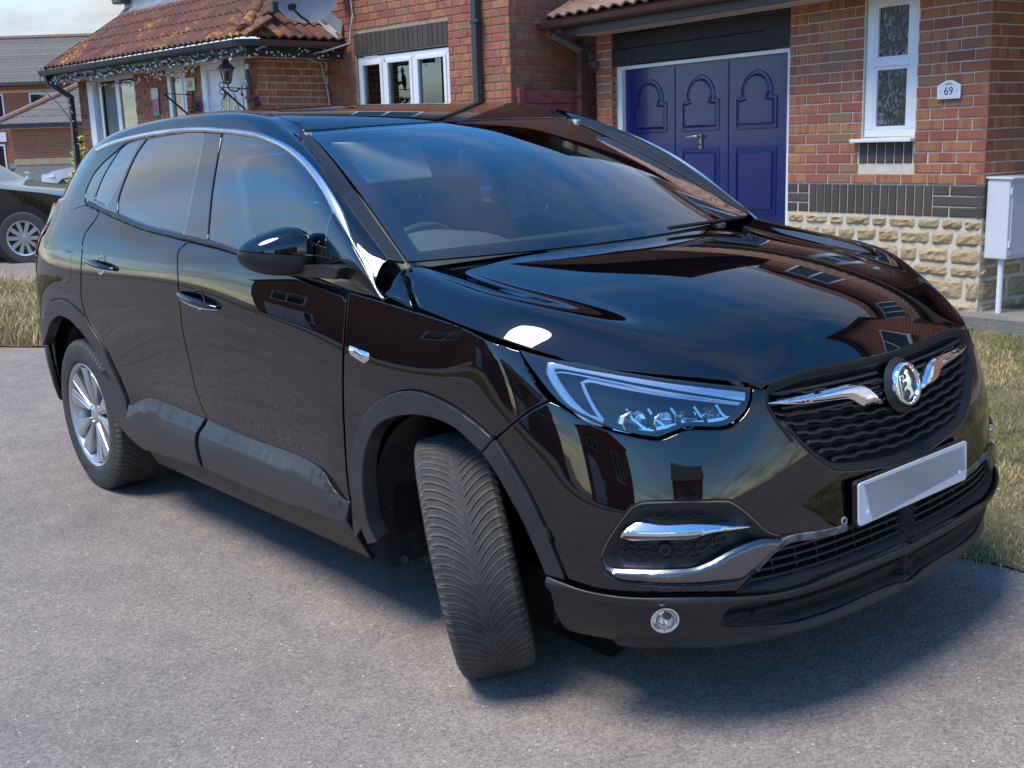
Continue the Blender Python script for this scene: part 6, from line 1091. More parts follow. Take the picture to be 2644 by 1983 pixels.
'pillar_strip':[(1.171,0.4469),(1.0053,0.4104),(0.9495,0.3988),(0.8927,0.3884),(0.8087,0.375),(0.7221,0.3623),(0.6501,0.354),(0.5941,0.3498),(0.541,0.3487),(0.5109,0.3499),(0.4678,0.3543),(0.426,0.3607),(0.3437,0.3752),(0.3014,0.381),(0.2163,0.3892),(0.0441,0.4027),(0,0.4741),(0.1778,0.4733),(0.4204,0.4699),(0.5196,0.4698),(0.9209,0.4743),(1.1748,0.4808)],
'hoodcut':[(1.02,0.1143),(1.0083,0.0988),(0.9968,0.0831),(0.9849,0.0678),(0.972,0.0533),(0.9574,0.0397),(0.9418,0.027),(0.9257,0.0146),(0.9099,0.0021)],
'mirror_tri':[(0.5273,0.2243),(0.487,0.2179),(0.473,0.2164),(0.4581,0.2157),(0.4451,0.2161),(0.4173,0.2187),(0.3438,0.2291),(0.3141,0.2237),(0.2661,0.2178),(0.251,0.2152),(0.2372,0.2119),(0.2251,0.2074),(0.2152,0.2015),(0.208,0.1939),(0.2036,0.1837),(0.2022,0.1715),(0.2032,0.1578),(0.2061,0.143),(0.2194,0.0953),(0.2234,0.0797),(0.2262,0.0648),(0.3154,0.0156),(0.4913,0.0013),(0.5122,0.0238),(0.5476,0.0587),(0.5691,0.0814),(0.578,0.0923),(0.5851,0.1027),(0.59,0.1126),(0.5923,0.1218),(0.59,0.1358),(0.5824,0.1484),(0.5633,0.1726)]}
# ---------------------------------------------------------------- panel builder
LINES=('drl_top','drl_inner','hoodcut','marker','handleF','handleR')
def redens(l,closed,st=.015):
    l=np.array(l,float);o=[];n=len(l)
    for i in range(n if closed else n-1):
        a,b=l[i],l[(i+1)%n];k=max(1,int(math.ceil(np.linalg.norm(b-a)/st)))
        if closed and a[0]<2e-3 and b[0]<2e-3 and k>1:k=1
        o+=[a+(b-a)*j/k for j in range(k)]
    if not closed:o.append(l[-1])
    return np.array(o)
TR={k:redens(v,k not in LINES) for k,v in TR.items()}
CART=Matrix([[*Q[0],0],[*Q[1],0],[*Q[2],0],[0,0,0,1]])
def seg_dist(P,loop,ret=False):
    P=np.asarray(P,float);A=loop;B=np.roll(loop,-1,0);best=np.full(len(P),1e9);
    for i in range(0,len(A)):
        a=A[i];d=B[i]-a;L=d@d
        if L<1e-14:continue
        t=np.clip(((P-a)@d)/L,0,1);q=P-a-t[:,None]*d;best=np.minimum(best,np.einsum('ij,ij->i',q,q))
    return np.sqrt(best)
def inside(P,loop):
    P=np.asarray(P,float);c=np.zeros(len(P),bool);A=loop;B=np.roll(loop,-1,0)
    for a,b in zip(A,B):
        m=((a[1]>P[:,1])!=(b[1]>P[:,1]))
        if m.any():
            x=(b[0]-a[0])*(P[:,1]-a[1])/(b[1]-a[1]+1e-15)+a[0];c^=m&(P[:,0]<x)
    return c
def area(l):x,y=l[:,0],l[:,1];return .5*np.sum(x*np.roll(y,-1)-np.roll(x,-1)*y)
def clean(l,eps=1.5e-3):
    o=[l[0]]
    for p in l[1:]:
        if np.linalg.norm(p-o[-1])>eps:o.append(p)
    if np.linalg.norm(o[0]-o[-1])<eps:o.pop()
    return np.array(o)
def inset(l,d,sc=(1,1)):
    s=np.sign(area(l));t=np.roll(l,-1,0)-l;t/=np.linalg.norm(t,axis=1)[:,None]+1e-12
    n=np.stack([-t[:,1],t[:,0]],1)*s;m=n+np.roll(n,1,0);ln=np.einsum('ij,ij->i',m,m);m=m/np.maximum(ln,.8)[:,None]*2/1.0
    return l+m*d*.5*2/2*1.0 if False else l+m*d
SCL={}
def smoothstep(x):x=np.clip(x,0,1);return x*x*(3-2*x)
def surf_eval(S,c,offf):
    p=S.ev(c);n=-nrm(S,c);return p+n*offf(c)[:,None],n
def panel(name,S,poly,mat,parent,holes=(),off=0.,dish=None,inset_d=.0022,res=.035,thick=.014,mode='both',bev=.0012,label=None,skirt=True,flipskirt=False,crease=None):
    """mode both: near part and its mirror image, sym: near half mirrored into one mesh, near: this side only"""
    loop=clean(np.array(poly,float))
    sym=mode=='sym'
    mid=loop[:,0]<2e-3 if sym else np.zeros(len(loop),bool)
    loops=[inset(loop,inset_d)]
    if sym:loops[0][mid,0]=0.0;loops[0][:,0]=np.maximum(loops[0][:,0],0)
    for h in holes:
        h=clean(np.array(h,float));hh=inset(h,-inset_d)
        if sym:
            hm=h[:,0]<2e-3;hh[hm,0]=0.;hh[:,0]=np.maximum(hh[:,0],0)
        loops.append(hh)
    def offf(c):
        o=np.zeros(len(c))+(off if not callable(off) else off(c))
        if dish:
            d=seg_dist(c,DLOOP);o=o+dish[0]*smoothstep(d/dish[1])
        return o
    DLOOP=loops[0]
    if sym and dish:
        far=loops[0].copy();DLOOP=np.vstack([loops[0][loops[0][:,0]>1e-6],(loops[0][loops[0][:,0]>1e-6]*[-1,1])[::-1]])
    pts=[];edges=[]
    lidx=[]
    for lp in loops:
        n0=len(pts);pts+=[tuple(p) for p in lp];m=len(lp);edges+=[(n0+i,n0+(i+1)%m) for i in range(m)];lidx.append((n0,m))
    # rings and grid inside
    extra=[]
    rings=[.004,.012] if not dish else [.003,dish[1]*.3,dish[1]*.6,dish[1]*.95]
    for li,lp in enumerate(loops):
        for rd in rings:
            r_=inset(lp,rd if li==0 else -rd);extra.append(r_)
    lo=loops[0].min(0);hi=loops[0].max(0)
    gx,gy=np.meshgrid(np.arange(lo[0]+res/2,hi[0],res),np.arange(lo[1]+res/2,hi[1],res*.8));extra.append(np.stack([gx.ravel(),gy.ravel()],1))
    if sym:extra.append(np.stack([np.zeros(40),np.linspace(lo[1],hi[1],40)],1)[1:-1])
    E_=np.vstack(extra);ok=inside(E_,loops[0])|((E_[:,0]<1e-9) if sym else False);dd=seg_dist(E_,loops[0]);
    for lp in loops[1:]:ok&=~inside(E_,lp);dd=np.minimum(dd,seg_dist(E_,lp))
    thr=np.concatenate([np.full(len(e),.0025 if i<len(extra)-(2 if sym else 1) else .010) for i,e in enumerate(extra)])
    if sym:
        onmid=E_[:,0]<1e-9;e0=loops[0];a=e0[e0[:,0]<1e-9]
        if len(a)>=2:ok&=~onmid|((E_[:,1]>a[:,1].min()+.003)&(E_[:,1]<a[:,1].max()-.003));dd=np.where(onmid,1,dd)
        else:ok&=~onmid
    ok&=dd>thr;E_=E_[ok]
    # thin out
    key={};keep=[]
    for i,p in enumerate(E_):
        k=(int(p[0]/.004),int(p[1]/.004))
        if k in key:continue
        key[k]=1;keep.append(i)
    pts+=[tuple(p) for p in E_[keep]]
    res_=geometry.delaunay_2d_cdt([Vector(p) for p in pts],edges,[],0,1e-7)
    VV=np.array([tuple(v) for v in res_[0]]);FF=[f for f in res_[2]]
    orig=res_[3]
    cen=np.array([VV[list(f)].mean(0) for f in FF]);ok=inside(cen,loops[0])
    for lp in loops[1:]:ok&=~inside(cen,lp)
    FF=[f for f,k in zip(FF,ok) if k]
    # boundary edges
    cnt={}
    for f in FF:
        for i in range(len(f)):
            a,b=f[i],f[(i+1)%len(f)];cnt[(a,b)]=cnt.get((a,b),0)+1
    bd=[(a,b) for (a,b) in cnt if (b,a) not in cnt]
    if sym:bd=[(a,b) for a,b in bd if not(VV[a,0]<1e-6 and VV[b,0]<1e-6)]
    e=1.2e-3
    P,N0=surf_eval(S,VV,offf)
    if callable(off) or dish:
        A=surf_eval(S,VV+[e,0],offf)[0]-surf_eval(S,VV-[e,0],offf)[0];B=surf_eval(S,VV+[0,e],offf)[0]-surf_eval(S,VV-[0,e],offf)[0]
        N=np.cross(A,B);N/=np.linalg.norm(N,axis=1)[:,None]+1e-12;N*=np.sign(np.einsum('ij,ij->i',N,N0))[:,None]
    else:N=N0.copy()
    # orientation of faces
    vote=sum((np.cross(P[f[1]]-P[f[0]],P[f[2]]-P[f[0]])@N0[f[0]]) for f in FF)
    if vote<0:FF=[tuple(reversed(f)) for f in FF];bd=[(b,a) for a,b in bd]
    # edge rounding and skirt
    bl={}
    for a,b in bd:
        t=P[b]-P[a];l_=np.cross(t,N[a]);l_/=np.linalg.norm(l_)+1e-12
        bl.setdefault(a,[]).append(l_);bl.setdefault(b,[]).append(l_)
    V=P.copy();NN=N.copy()
    if skirt:
        for a,ls in bl.items():
            l_=np.mean(ls,axis=0);l_/=np.linalg.norm(l_)+1e-12;V[a]=P[a]-N[a]*bev;q=N[a]*.72+l_*.72;NN[a]=q/np.linalg.norm(q)
        base=len(V);ids={a:i for i,a in enumerate(bl)}
        s1=[];s2=[];n1=[]
        for a,ls in bl.items():
            l_=np.mean(ls,axis=0);l_/=np.linalg.norm(l_)+1e-12;s1.append(V[a]);s2.append(P[a]-N[a]*thick);n1.append(l_)
        k=len(bl);V=np.vstack([V,s1,s2]);NN=np.vstack([NN,n1,n1])
        sk=[(b,a,0) for a,b in bd]
        FF=list(FF)+[(base+ids[a],base+k+ids[a],base+k+ids[b],base+ids[b]) for a,b in bd]
    M=np.array([1,-1,1.])
    def build(V,NN,FF,nm,mt):
        me=mk(V,FF,True,nm);me.materials.append(mt)
        me.normals_split_custom_set_from_vertices([tuple(x) for x in NN]);return me
    objs=[]
    if mode=='sym':
        n=len(V);V2=np.vstack([V,V*M]);N2=np.vstack([NN,NN*M]);F2=FF+[tuple(i+n for i in reversed(f)) for f in FF]
        o=link(name,build(V2,N2,F2,name,mat),None,parent);objs=[o]
    else:
        o=link(name,build(V,NN,FF,name,mat),None,parent);objs=[o]
        if mode=='both':
            o2=link(name,build(V*M,NN*M,[tuple(reversed(f)) for f in FF],name,mat),None,parent if not isinstance(parent,list) else parent[1]);objs.append(o2)
    if label:
        for o in objs:o['label']=label
    return objs
def sframe(S,c,off=0.):
    c=np.atleast_2d(c);p=S.ev(c);n=-nrm(S,c);return p+n*off,n
def ribbon(name,S,line,prof,mat,parent,mode='both',off=0.,closed=False,smooth=True,offs=None,cap=True):
    line=np.array(line,float);p,n=sframe(S,line,off)
    if offs is not None:p=p+n*(np.array(offs)[:,None])
    t=np.gradient(p,axis=0);t/=np.linalg.norm(t,axis=1)[:,None];b=np.cross(n,t);b/=np.linalg.norm(b,axis=1)[:,None]
    V=[];F=[];m=len(prof)
    for i in range(len(p)):
        for a,h in prof:V.append(p[i]+b[i]*a+n[i]*h)
    for i in range(len(p)-1):
        for k in range(m-1 if not closed else m):F.append((i*m+k,i*m+(k+1)%m,(i+1)*m+(k+1)%m,(i+1)*m+k))
    if cap and closed:F.append(tuple(range(m-1,-1,-1)));F.append(tuple((len(p)-1)*m+k for k in range(m)))
    V=np.array(V);outs=[]
    for s in ((1,-1) if mode=='both' else (1,)):
        mb=MB();mb.add(V*[1,s,1],F);outs.append(mb.obj(name,mat,parent,smooth=smooth))
    return outs
def both(mb,name,mat,parent,**k):
    a=mb.obj(name,mat,parent,**k);m2=MB();m2.add([(x,-y,z) for x,y,z in mb.V],[tuple(reversed(f)) for f in mb.F]);b=m2.obj(name,mat,parent,**k);return a,b
# ---------------------------------------------------------------- the black SUV
car=empty('black_suv','large glossy black SUV filling the view, front wheel turned towards the camera','car',rot=Matrix(CART.to_3x3()).to_euler())
body=empty('body');body.parent=car
def hull(cx,cz,r,n=48,a0=0,a1=2*math.pi):return [(cx+r*math.cos(a0+(a1-a0)*i/n),cz+r*math.sin(a0+(a1-a0)*i/n)) for i in range(n+1)]
fd_list=panel('front_door',SK,TR['front_door'],P_PAINT,car,mode='both')
rd_list=panel('rear_door',SK,TR['rear_door'],P_PAINT,car,mode='both')
fen=panel('front_wing',SK,TR['fender'],P_PAINT,car,mode='both')
# rear quarter panel: between the rear door, the arch and the tail lamp
def skp(x,w,z):   # chart point from a position
    L=np.linspace(.0,SK.Lt[-1],1500);q=SK.ev(np.stack([L,np.full(1500,z)],1));k=np.argmin((q[:,0]-x)**2+(q[:,1]+w)**2);return (L[k],z)
ra=TR['rear_arch_trim'];rd=TR['rear_door']
gap_=[p for p in rd if p[0]>3.72 and p[1]>.80 and p[1]<1.262]
gap_=sorted([tuple(p) for p in gap_ if p[0]>3.79],key=lambda p:p[1])
rgapc=[(x+.003,z) for x,z in gap_]
arc=[(4.03+.46*math.cos(a)*1.0,.36+.50*math.sin(a)) for a in np.linspace(R(8),R(115),26)]
trim_out=ra[:70]
TL=[(4.56,1.188),(4.66,1.165),(4.70,1.150),(4.90,1.13),(4.90,1.02),(4.74,1.03),(4.66,1.06),(4.62,1.13)]
quarter=[p for p in rgapc]+[(3.985,1.272),(4.10,1.292),(4.25,1.312),(4.40,1.318),(4.55,1.30),(4.66,1.28),(4.84,1.26)]+[(4.90,1.13),(4.70,1.152),(4.66,1.167),(4.56,1.19),(4.61,1.13),(4.655,1.06),(4.74,1.02),(4.90,1.01),(4.92,.78),(4.72,.70),(4.60,.62)]+[(4.60,.62),(4.56,.72),(4.48,.80),(4.38,.855),(4.28,.868),(4.15,.86),(4.0,.80),(3.92,.79)]
panel('rear_quarter_panel',SK,quarter,P_PAINT,car,mode='both')
panel('fuel_flap',SK,[(4.075,1.09),(4.07,.99),(4.09,.955),(4.20,.95),(4.25,.985),(4.28,1.085),(4.20,1.10)],P_PAINT,car,mode='near',off=.001,thick=.004)
tlm=NB('red_tail_lamp');tlm.set(Base_Color=(.30,.008,.012),Roughness=.08,Coat_Weight=1.,Coat_Roughness=.02);tlm.col(tlm.ramp(tlm.math('FRACT',tlm.math('MULTIPLY',tlm.n('ShaderNodeSeparateXYZ').outputs[2],18.)) ,[(0,(.30,.008,.012)),(1,(.12,.004,.006))]))
_s=[x for x in tlm.N if x.type=='SEPXYZ'][0];tlm.l(tlm.coord(),_s.inputs[0])
panel('tail_lamp',SK,TL,tlm.m,car,mode='both',off=.004,thick=.04)
# tailgate and rear bumper (unseen side, plain)
LE=SK.Lt[-1]
panel('tailgate',SK,[(4.92,.60),(LE-.001,.60),(LE-.001,1.30),(4.93,1.28)],P_PAINT,car,mode='both',inset_d=.0005)
panel('rear_bumper',SK,[(4.66,.34),(4.9,.25),(LE-.001,.24),(LE-.001,.59),(4.92,.59),(4.70,.66)],P_PLAST,car,mode='both',inset_d=.0005)
# cladding along the doors
def cladoff(c):
    d=seg_dist(c,CL);return .002+.016*smoothstep(np.minimum(d,.07)/.07)
for nm,key,par in(('door_cladding','front_cladding',fd_list),('door_cladding','rear_cladding',rd_list)):
    CL=TR[key];TOPE=CL
    def co_(c,CL=CL):
        # sloping upper face, flat lower face
        x=c[:,0];up=np.array([np.max(CL[np.abs(CL[:,0]-xx)<.03][:,1]) if (np.abs(CL[:,0]-xx)<.03).any() else .45 for xx in x]);return .003+.023*np.clip((up-c[:,1])/.060,0,1)
    for o,p in zip(panel(nm,SK,CL,P_CLAD,car,mode='both',off=co_,thick=.03,bev=.002,res=.02),par):o.parent=p
def archoff(c):return np.full(len(c),.010)
panel('wheel_arch_trim',SK,TR['front_arch_trim'],P_CLAD,car,mode='both',off=.011,thick=.05,bev=.003,res=.03,inset_d=.001)
panel('wheel_arch_trim',SK,TR['bumper_arch_trim'],P_CLAD,car,mode='both',off=.011,thick=.05,bev=.003,res=.03,inset_d=.001)
panel('wheel_arch_trim',SK,TR['rear_arch_trim'],P_CLAD,car,mode='both',off=.011,thick=.05,bev=.003,res=.03,inset_d=.001)
# sill under the doors
panel('sill',SK,[(1.97,.215),(3.60,.215),(3.62,.32),(2.0,.36)],P_PLAST,car,mode='both',off=-.004,inset_d=0,bev=.001)
# fronts
bump=panel('front_bumper',SK,TR['front_bumper'],P_PAINT,car,holes=[TR['pod_opening']],mode='sym',res=.03)[0]
skirt=panel('front_skirt',SK,TR['front_skirt'],P_PLAST,car,holes=[TR['skirt_slot']],mode='sym',off=lambda c:.006+.016*np.exp(-((c[:,1]-.262)/.012)**2)*(c[:,0]<.9)+.014*np.exp(-((c[:,1]-(.375+.03*np.clip((np.abs(c[:,0])-.5)/.5,0,1)))/.016)**2),res=.014,bev=.004)[0]
panel('skirt_slot',SK,TR['skirt_slot'],P_DARK,car,mode='sym',dish=(-.035,.02),inset_d=-.003,skirt=False,res=.02)[0].parent=skirt
grille=panel('grille',SK,TR['grille_opening'],P_DARK,car,mode='sym',dish=(-.045,.04),inset_d=-.002,skirt=False)[0]
intake=panel('lower_intake',SK,TR['lower_intake'],P_DARK,car,mode='sym',dish=(-.06,.04),inset_d=-.003,skirt=False)[0]
# grille surround: a dished frame just inside the opening
def band(loop,d0,d1,sym=True):
    l=clean(loop);
    if sym:
        m=l[:,0]<2e-3
    a=inset(l,d0);b=inset(l,d1)
    if sym:a[m,0]=0;b[m,0]=0
    return a,b
a_,b_=band(TR['grille_opening'],.000,.015)
panel('grille_frame',SK,a_,P_PLAST,grille,holes=[b_],mode='sym',off=lambda c:-.014+.0*c[:,0],thick=.02,bev=.003,res=.03,inset_d=0)
def loopspan(loop,L):
    """lowest and highest chart z of the loop at L"""
    A=loop;B=np.roll(loop,-1,0);zs=[]
    for a,b in zip(A,B):
        if (a[0]-L)*(b[0]-L)<=0 and abs(a[0]-b[0])>1e-9:zs.append(a[1]+(b[1]-a[1])*(L-a[0])/(b[0]-a[0]))
    return (min(zs),max(zs)) if len(zs)>=2 else None
GO=TR['grille_opening']
zb0,zt0=loopspan(GO,.004)
def symline(f,Lm,n=60):
    L=np.linspace(-Lm,Lm,n);return np.array([(l,f(abs(l),l)) for l in L])
def maxL(f):
    for L in np.arange(.52,.0,-.004):
        s=loopspan(GO,L)
        if s and s[0]+.022<f(L,L)<s[1]-.012:return L
    return .05
PR=[(-.0065,-.012),(-.0055,0),(-.002,.006),(.003,.006),(.0065,-.012)]
# lower bars: shallow V shape, staggered cells; upper bars follow the bonnet edge
for k in range(8):
    z0=.648+.0245*k
    f=lambda L,l,z0=z0,k=k:z0+.055*L*(1+.3*k/8)+.016*L*L
    def g(L,l,f=f,k=k):
        ph=(l/.088+.5*(k%2))%1.0;tri=np.clip(abs(ph-.5)*12-3,-.5,.5);return f(L,l)+.0042*tri
    Lm=maxL(f)
    if Lm<.1:continue
    n=int(Lm*2/.007)
    ribbon('grille_bar',SK,symline(g,Lm,n),PR,P_PLAST,grille,mode='one',off=-.022,smooth=False)
for k in range(4):
    f=lambda L,l,k=k:.868-.019*(k+1)+.012*L
    Lm=.475-.012*k
    for s in(-1,1):
        L=np.linspace(.075,Lm,26)*s;ribbon('grille_bar',SK,np.array([(l,f(abs(l),l)) for l in L]),PR,P_PLAST,grille,mode='one',off=-.020,smooth=False)
# chrome wings either side of the badge
for o in panel('chrome_wing',SK,TR['wing'],P_CHROME,grille,mode='both',off=lambda c:-.004+.012*smoothstep(seg_dist(c,clean(TR['wing']))/.012),thick=.03,inset_d=0,res=.012,bev=.002):pass
# badge
bp,bn=sframe(SK,[(0.0,.803)],.004);bp=Vector(bp[0]);bn=Vector(bn[0]);bn.y=0;bn.normalize()
bxa=Vector((0,1,0));bup=bn.cross(bxa)*1;bup=bup if bup.z>0 else -bup
BM=Matrix([[bxa[0],bn[0],bup[0],bp[0]],[bxa[1],bn[1],bup[1],bp[1]],[bxa[2],bn[2],bup[2],bp[2]],[0,0,0,1]])   # x across, y outward, z up
badge=MB().lathe([(0,.004),(.046,.004),(.046,.012),(.0500,.017),(.0555,.016),(.0585,.008),(.0585,-.02)],56,BM).obj('badge',P_CHROME,grille,smooth=True)
MB().lathe([(0,.0),(.073,-.010),(.060,.004),(0,.004)][1:3]+[(.058,-.01)],40,BM).obj('badge_surround',P_PLAST,badge,smooth=True)
MB().lathe([(0,.0075),(.046,.0055)],48,BM).obj('badge_face',P_GLOSS,badge,smooth=True)
def bpoly(pts):
    mb=MB();mb.prism([(x/1000,z/1000) for x,z in pts],.0055,.0105,BM);return mb
# griffin holding a flag with a V
gr=bpoly([(-2,34),(4,38),(10,36),(15,30),(9,29),(12,24),(18,14),(20,2),(15,-8),(20,-18),(26,-30),(16,-34),(4,-38),(-6,-38),(4,-32),(10,-24),(4,-16),(-6,-12),(-12,-16),(-18,-14),(-12,-7),(-3,-4),(2,4),(-6,8),(-16,6),(-20,10),(-12,14),(-2,14),(3,20),(-1,26),(-8,28)])
gr.obj('badge_emblem',P_CHROME,badge)
fl=MB();
for q in ([(-30,26),(-27,26),(-27,-30),(-30,-30)],[(-27,25),(-10,25),(-8,20),(-12,16),(-27,12)]):fl.prism([(x/1000,z/1000) for x,z in q],.0055,.0098,BM)
fl.obj('badge_flag',P_CHROME,badge)
bpoly([(-24,23),(-21.5,23),(-18.5,16.5),(-15.5,23),(-13,23),(-17.5,13.5),(-19.5,13.5)]).obj('badge_letter',P_GLOSS,badge,loc=(.0008,0,0))
# number plate
pn=.886
PM=Matrix.Translation((pn,0,.547))@Matrix.Rotation(R(-1.5),4,'Y')
mb=MB();
def rrect(w_,h_,r_,n=5):
    o=[]
    for cx,cz,a in((w_/2-r_,h_/2-r_,0),(-w_/2+r_,h_/2-r_,90),(-w_/2+r_,-h_/2+r_,180),(w_/2-r_,-h_/2+r_,270)):
        for i in range(n+1):t=R(a+90*i/n);o.append((cx+r_*math.cos(t),cz+r_*math.sin(t)))
    return o
PX=PM@Matrix.Rotation(R(90),4,'Z')   # local x -> world y, local y -> world -x
plate=MB().prism(rrect(.520,.111,.010),-.0035,0.0,PX).obj('number_plate',simple('plate_white',(.74,.75,.76),.25),car)
pg=NB('blank_grey_plate_print');pg.set(Roughness=.4);sp=pg.n('ShaderNodeSeparateXYZ');pg.l(pg.coord('Generated'),sp.inputs[0]);pg.col(pg.ramp(pg.math('ADD',pg.math('MULTIPLY',sp.outputs[1],.75),pg.math('MULTIPLY',sp.outputs[2],.25)),[(.0,(.52,.52,.53)),(.12,(.40,.40,.41)),(.5,(.31,.31,.32)),(.9,(.40,.40,.41)),(1,(.50,.50,.51))]))
MB().prism([(-.236,.048),(.243,.044),(.252,-.026),(-.200,-.052)],-.0045,-.0036,PX).obj('plate_print',pg.m,plate)
MB().prism(rrect(.530,.121,.010),.0002,.012,PX).obj('plate_holder',P_DARK,plate)
for s in(-1,1):MB().lathe([(0,-.0075),(.006,-.0065),(.007,-.004)],14,PX@Matrix.Translation((s*.222,0,-.028))).obj('plate_screw',P_WHITE,plate,smooth=True)
# lower intake bars
LI=TR['lower_intake']
for k,zz in enumerate((.475,.455,.434,.413)):
    Ls=[L for L in np.arange(.0,.62,.01) if (loopspan(LI,max(L,.004)) or (9,9))[0]+.006<zz<(loopspan(LI,max(L,.004)) or (-9,-9))[1]-.003]
    if not Ls:continue
    Lm=max(Ls);ribbon('intake_bar',SK,np.array([(l,zz) for l in np.linspace(-Lm,Lm,50)]),[(-.004,-.02),(-.003,0),(.003,0),(.005,-.02)],P_PLAST,intake,mode='one',off=-.016,smooth=False)
for L in np.arange(-.5,.51,.0714):
    s=loopspan(LI,max(abs(L),.004))
    if s:ribbon('intake_upright',SK,np.array([(L+.004*i,z) for i,z in enumerate(np.linspace(max(s[0],.40)+.004,s[1]-.004,4))]),[(-.003,-.02),(-.002,0),(.002,0),(.003,-.02)],P_PLAST,intake,mode='one',off=-.024,smooth=False)
# corner pods
pods=panel('bumper_vent',SK,TR['pod_opening'],P_PLAST,car,mode='both',dish=(-.028,.05),inset_d=-.001,skirt=False,res=.02)
for o,p in zip(panel('silver_trim',SK,TR['silver_trim'],P_SATIN,car,mode='both',off=lambda c:.001+.010*smoothstep(seg_dist(c,clean(TR['silver_trim']))/.012),thick=.02,inset_d=.0,res=.008,bev=.002),pods):o.parent=p
ribbon('vent_edge',SK,TR['pod_opening'][:44],[(-.003,-.006),(-.002,.0025),(.002,.0025),(.004,-.006)],P_SATIN,pods[0],mode='one');
def hexmesh(loop,name,parents,off,cell=.034,hh=.017):
    V=[];F=[];lp=clean(loop)
    lo,hi=lp.min(0),lp.max(0)
    mbs=MB()
    row=0;z=lo[1]
    while z<hi[1]+hh:
        x=lo[0]-cell+(cell*.5 if row%2 else 0)
        while x<hi[0]+cell:
            o6=[(x+cell*.5*a,z+hh*.5*b) for a,b in((-.98,0),(-.55,1),(.55,1),(.98,0),(.55,-1),(-.55,-1))]
            i6=[(x+cell*.5*a*.86,z+hh*.5*b*.74) for a,b in((-.98,0),(-.55,1),(.55,1),(.98,0),(.55,-1),(-.55,-1))]
            if inside(np.array([(x,z)]),lp)[0]:
                oc=np.array(o6);ic=np.array(i6);ins=inside(np.vstack([oc,ic]),lp)
                if ins.all() or ins.sum()>=9:
                    po,_=sframe(SK,oc,off);pi,_=sframe(SK,ic,off);pd,_=sframe(SK,ic,off-.012)
                    base=len(mbs.V);mbs.V+=[tuple(v) for v in np.vstack([po,pi,pd])]
                    for k in range(6):
                        k2=(k+1)%6;mbs.F.append((base+k,base+k2,base+6+k2,base+6+k));mbs.F.append((base+6+k,base+6+k2,base+12+k2,base+12+k))
                    mbs.F.append(tuple(base+12+k for k in range(6)))
            x+=cell
        z+=hh*.78 if False else hh;row+=1
    for s,p in zip((1,-1),parents):
        m2=MB();m2.add([(x,y*s,z) for x,y,z in mbs.V],mbs.F);m2.obj(name,P_PLAST,p)
hexmesh(TR['mesh_upper'],'honeycomb_mesh',pods,-.0205);hexmesh(TR['mesh_lower'],'honeycomb_mesh',pods,-.0205)
for o,p in zip(panel('chrome_blade',SK,TR['chrome_bar'],P_CHROME,car,mode='both',off=lambda c:-.008+.016*np.clip(1-np.abs(c[:,1]-(.556+.0*c[:,0]))/.022,0,1),thick=.03,inset_d=0,res=.008,bev=.001),pods):o.parent=p
pp,pn_=sframe(SK,[(.783,.511)],-.016)
for s,p in zip((1,-1),pods):
    q=Vector((pp[0][0],pp[0][1]*s,pp[0][2]));n_=Vector((pn_[0][0],pn_[0][1]*s,pn_[0][2]));Mx=Matrix.Translation(q)@n_.to_track_quat('Y','Z').to_matrix().to_4x4()
    MB().lathe([(.0,.004),(.007,.004),(.008,.010),(.012,.010),(.015,.004),(.018,.0),(.018,-.01)],24,Mx).obj('parking_sensor',P_DARK,p,smooth=True)
# tow eye ring beside the plate
tp,tn=sframe(SK,[(.287,.508)],.001);Mx=Matrix.Translation(Vector(tp[0]))@Vector(tn[0]).to_track_quat('Y','Z').to_matrix().to_4x4()
MB().lathe([(.005,.001),(.0065,.003),(.010,.003),(.0115,0)],20,Mx).obj('bumper_sensor_ring',simple('worn_grey',(.25,.26,.27),.5),bump,smooth=True)
# dusty sloping lip on the bumper above the intake
lipl=np.array([(L,z) for L,z in TR['lower_intake'] if z>.44]);lipl=lipl[np.argsort(lipl[:,0])];lipl=lipl[(lipl[:,0]>.27)]
dm=NB('road_dusted_black_plastic');dm.set(Roughness=.6);dm.col(dm.ramp(dm.noise(28,6,.7,dm.coord()),[(.35,(.03,.03,.032)),(.7,(.20,.20,.21))]))
ribbon('dusty_lip',SK,lipl,[(-.016,-.006),(-.012,.003),(.004,.002),(.008,-.006)],dm.m,bump,mode='both',off=.0015)
# fog lamps
chr_=simple('lamp_reflector_chrome',(.86,.88,.9),.10,1,bump=.8,bs=60)
fp,fn=sframe(SK,[(.784,.350)],.020)
for s in(1,-1):
    q=Vector((fp[0][0],fp[0][1]*s,fp[0][2]));n_=Vector((fn[0][0]+.35,fn[0][1]*s,fn[0][2])).normalized();Mx=Matrix.Translation(q)@n_.to_track_quat('Y','Z').to_matrix().to_4x4()
    fo=MB().lathe([(.0,-.016),(.012,-.013),(.022,-.003),(.0235,.004),(.0265,.004),(.0275,-.02)],28,Mx@Matrix.Diagonal((1.3,1,1.3,1))).obj('fog_lamp',chr_,skirt,smooth=True);MB().lathe([(0,.006),(.015,.0045),(.0235,.002)],24,Mx@Matrix.Diagonal((1.3,1,1.3,1))).obj('fog_lamp_lens',G_LENS,fo,smooth=True)
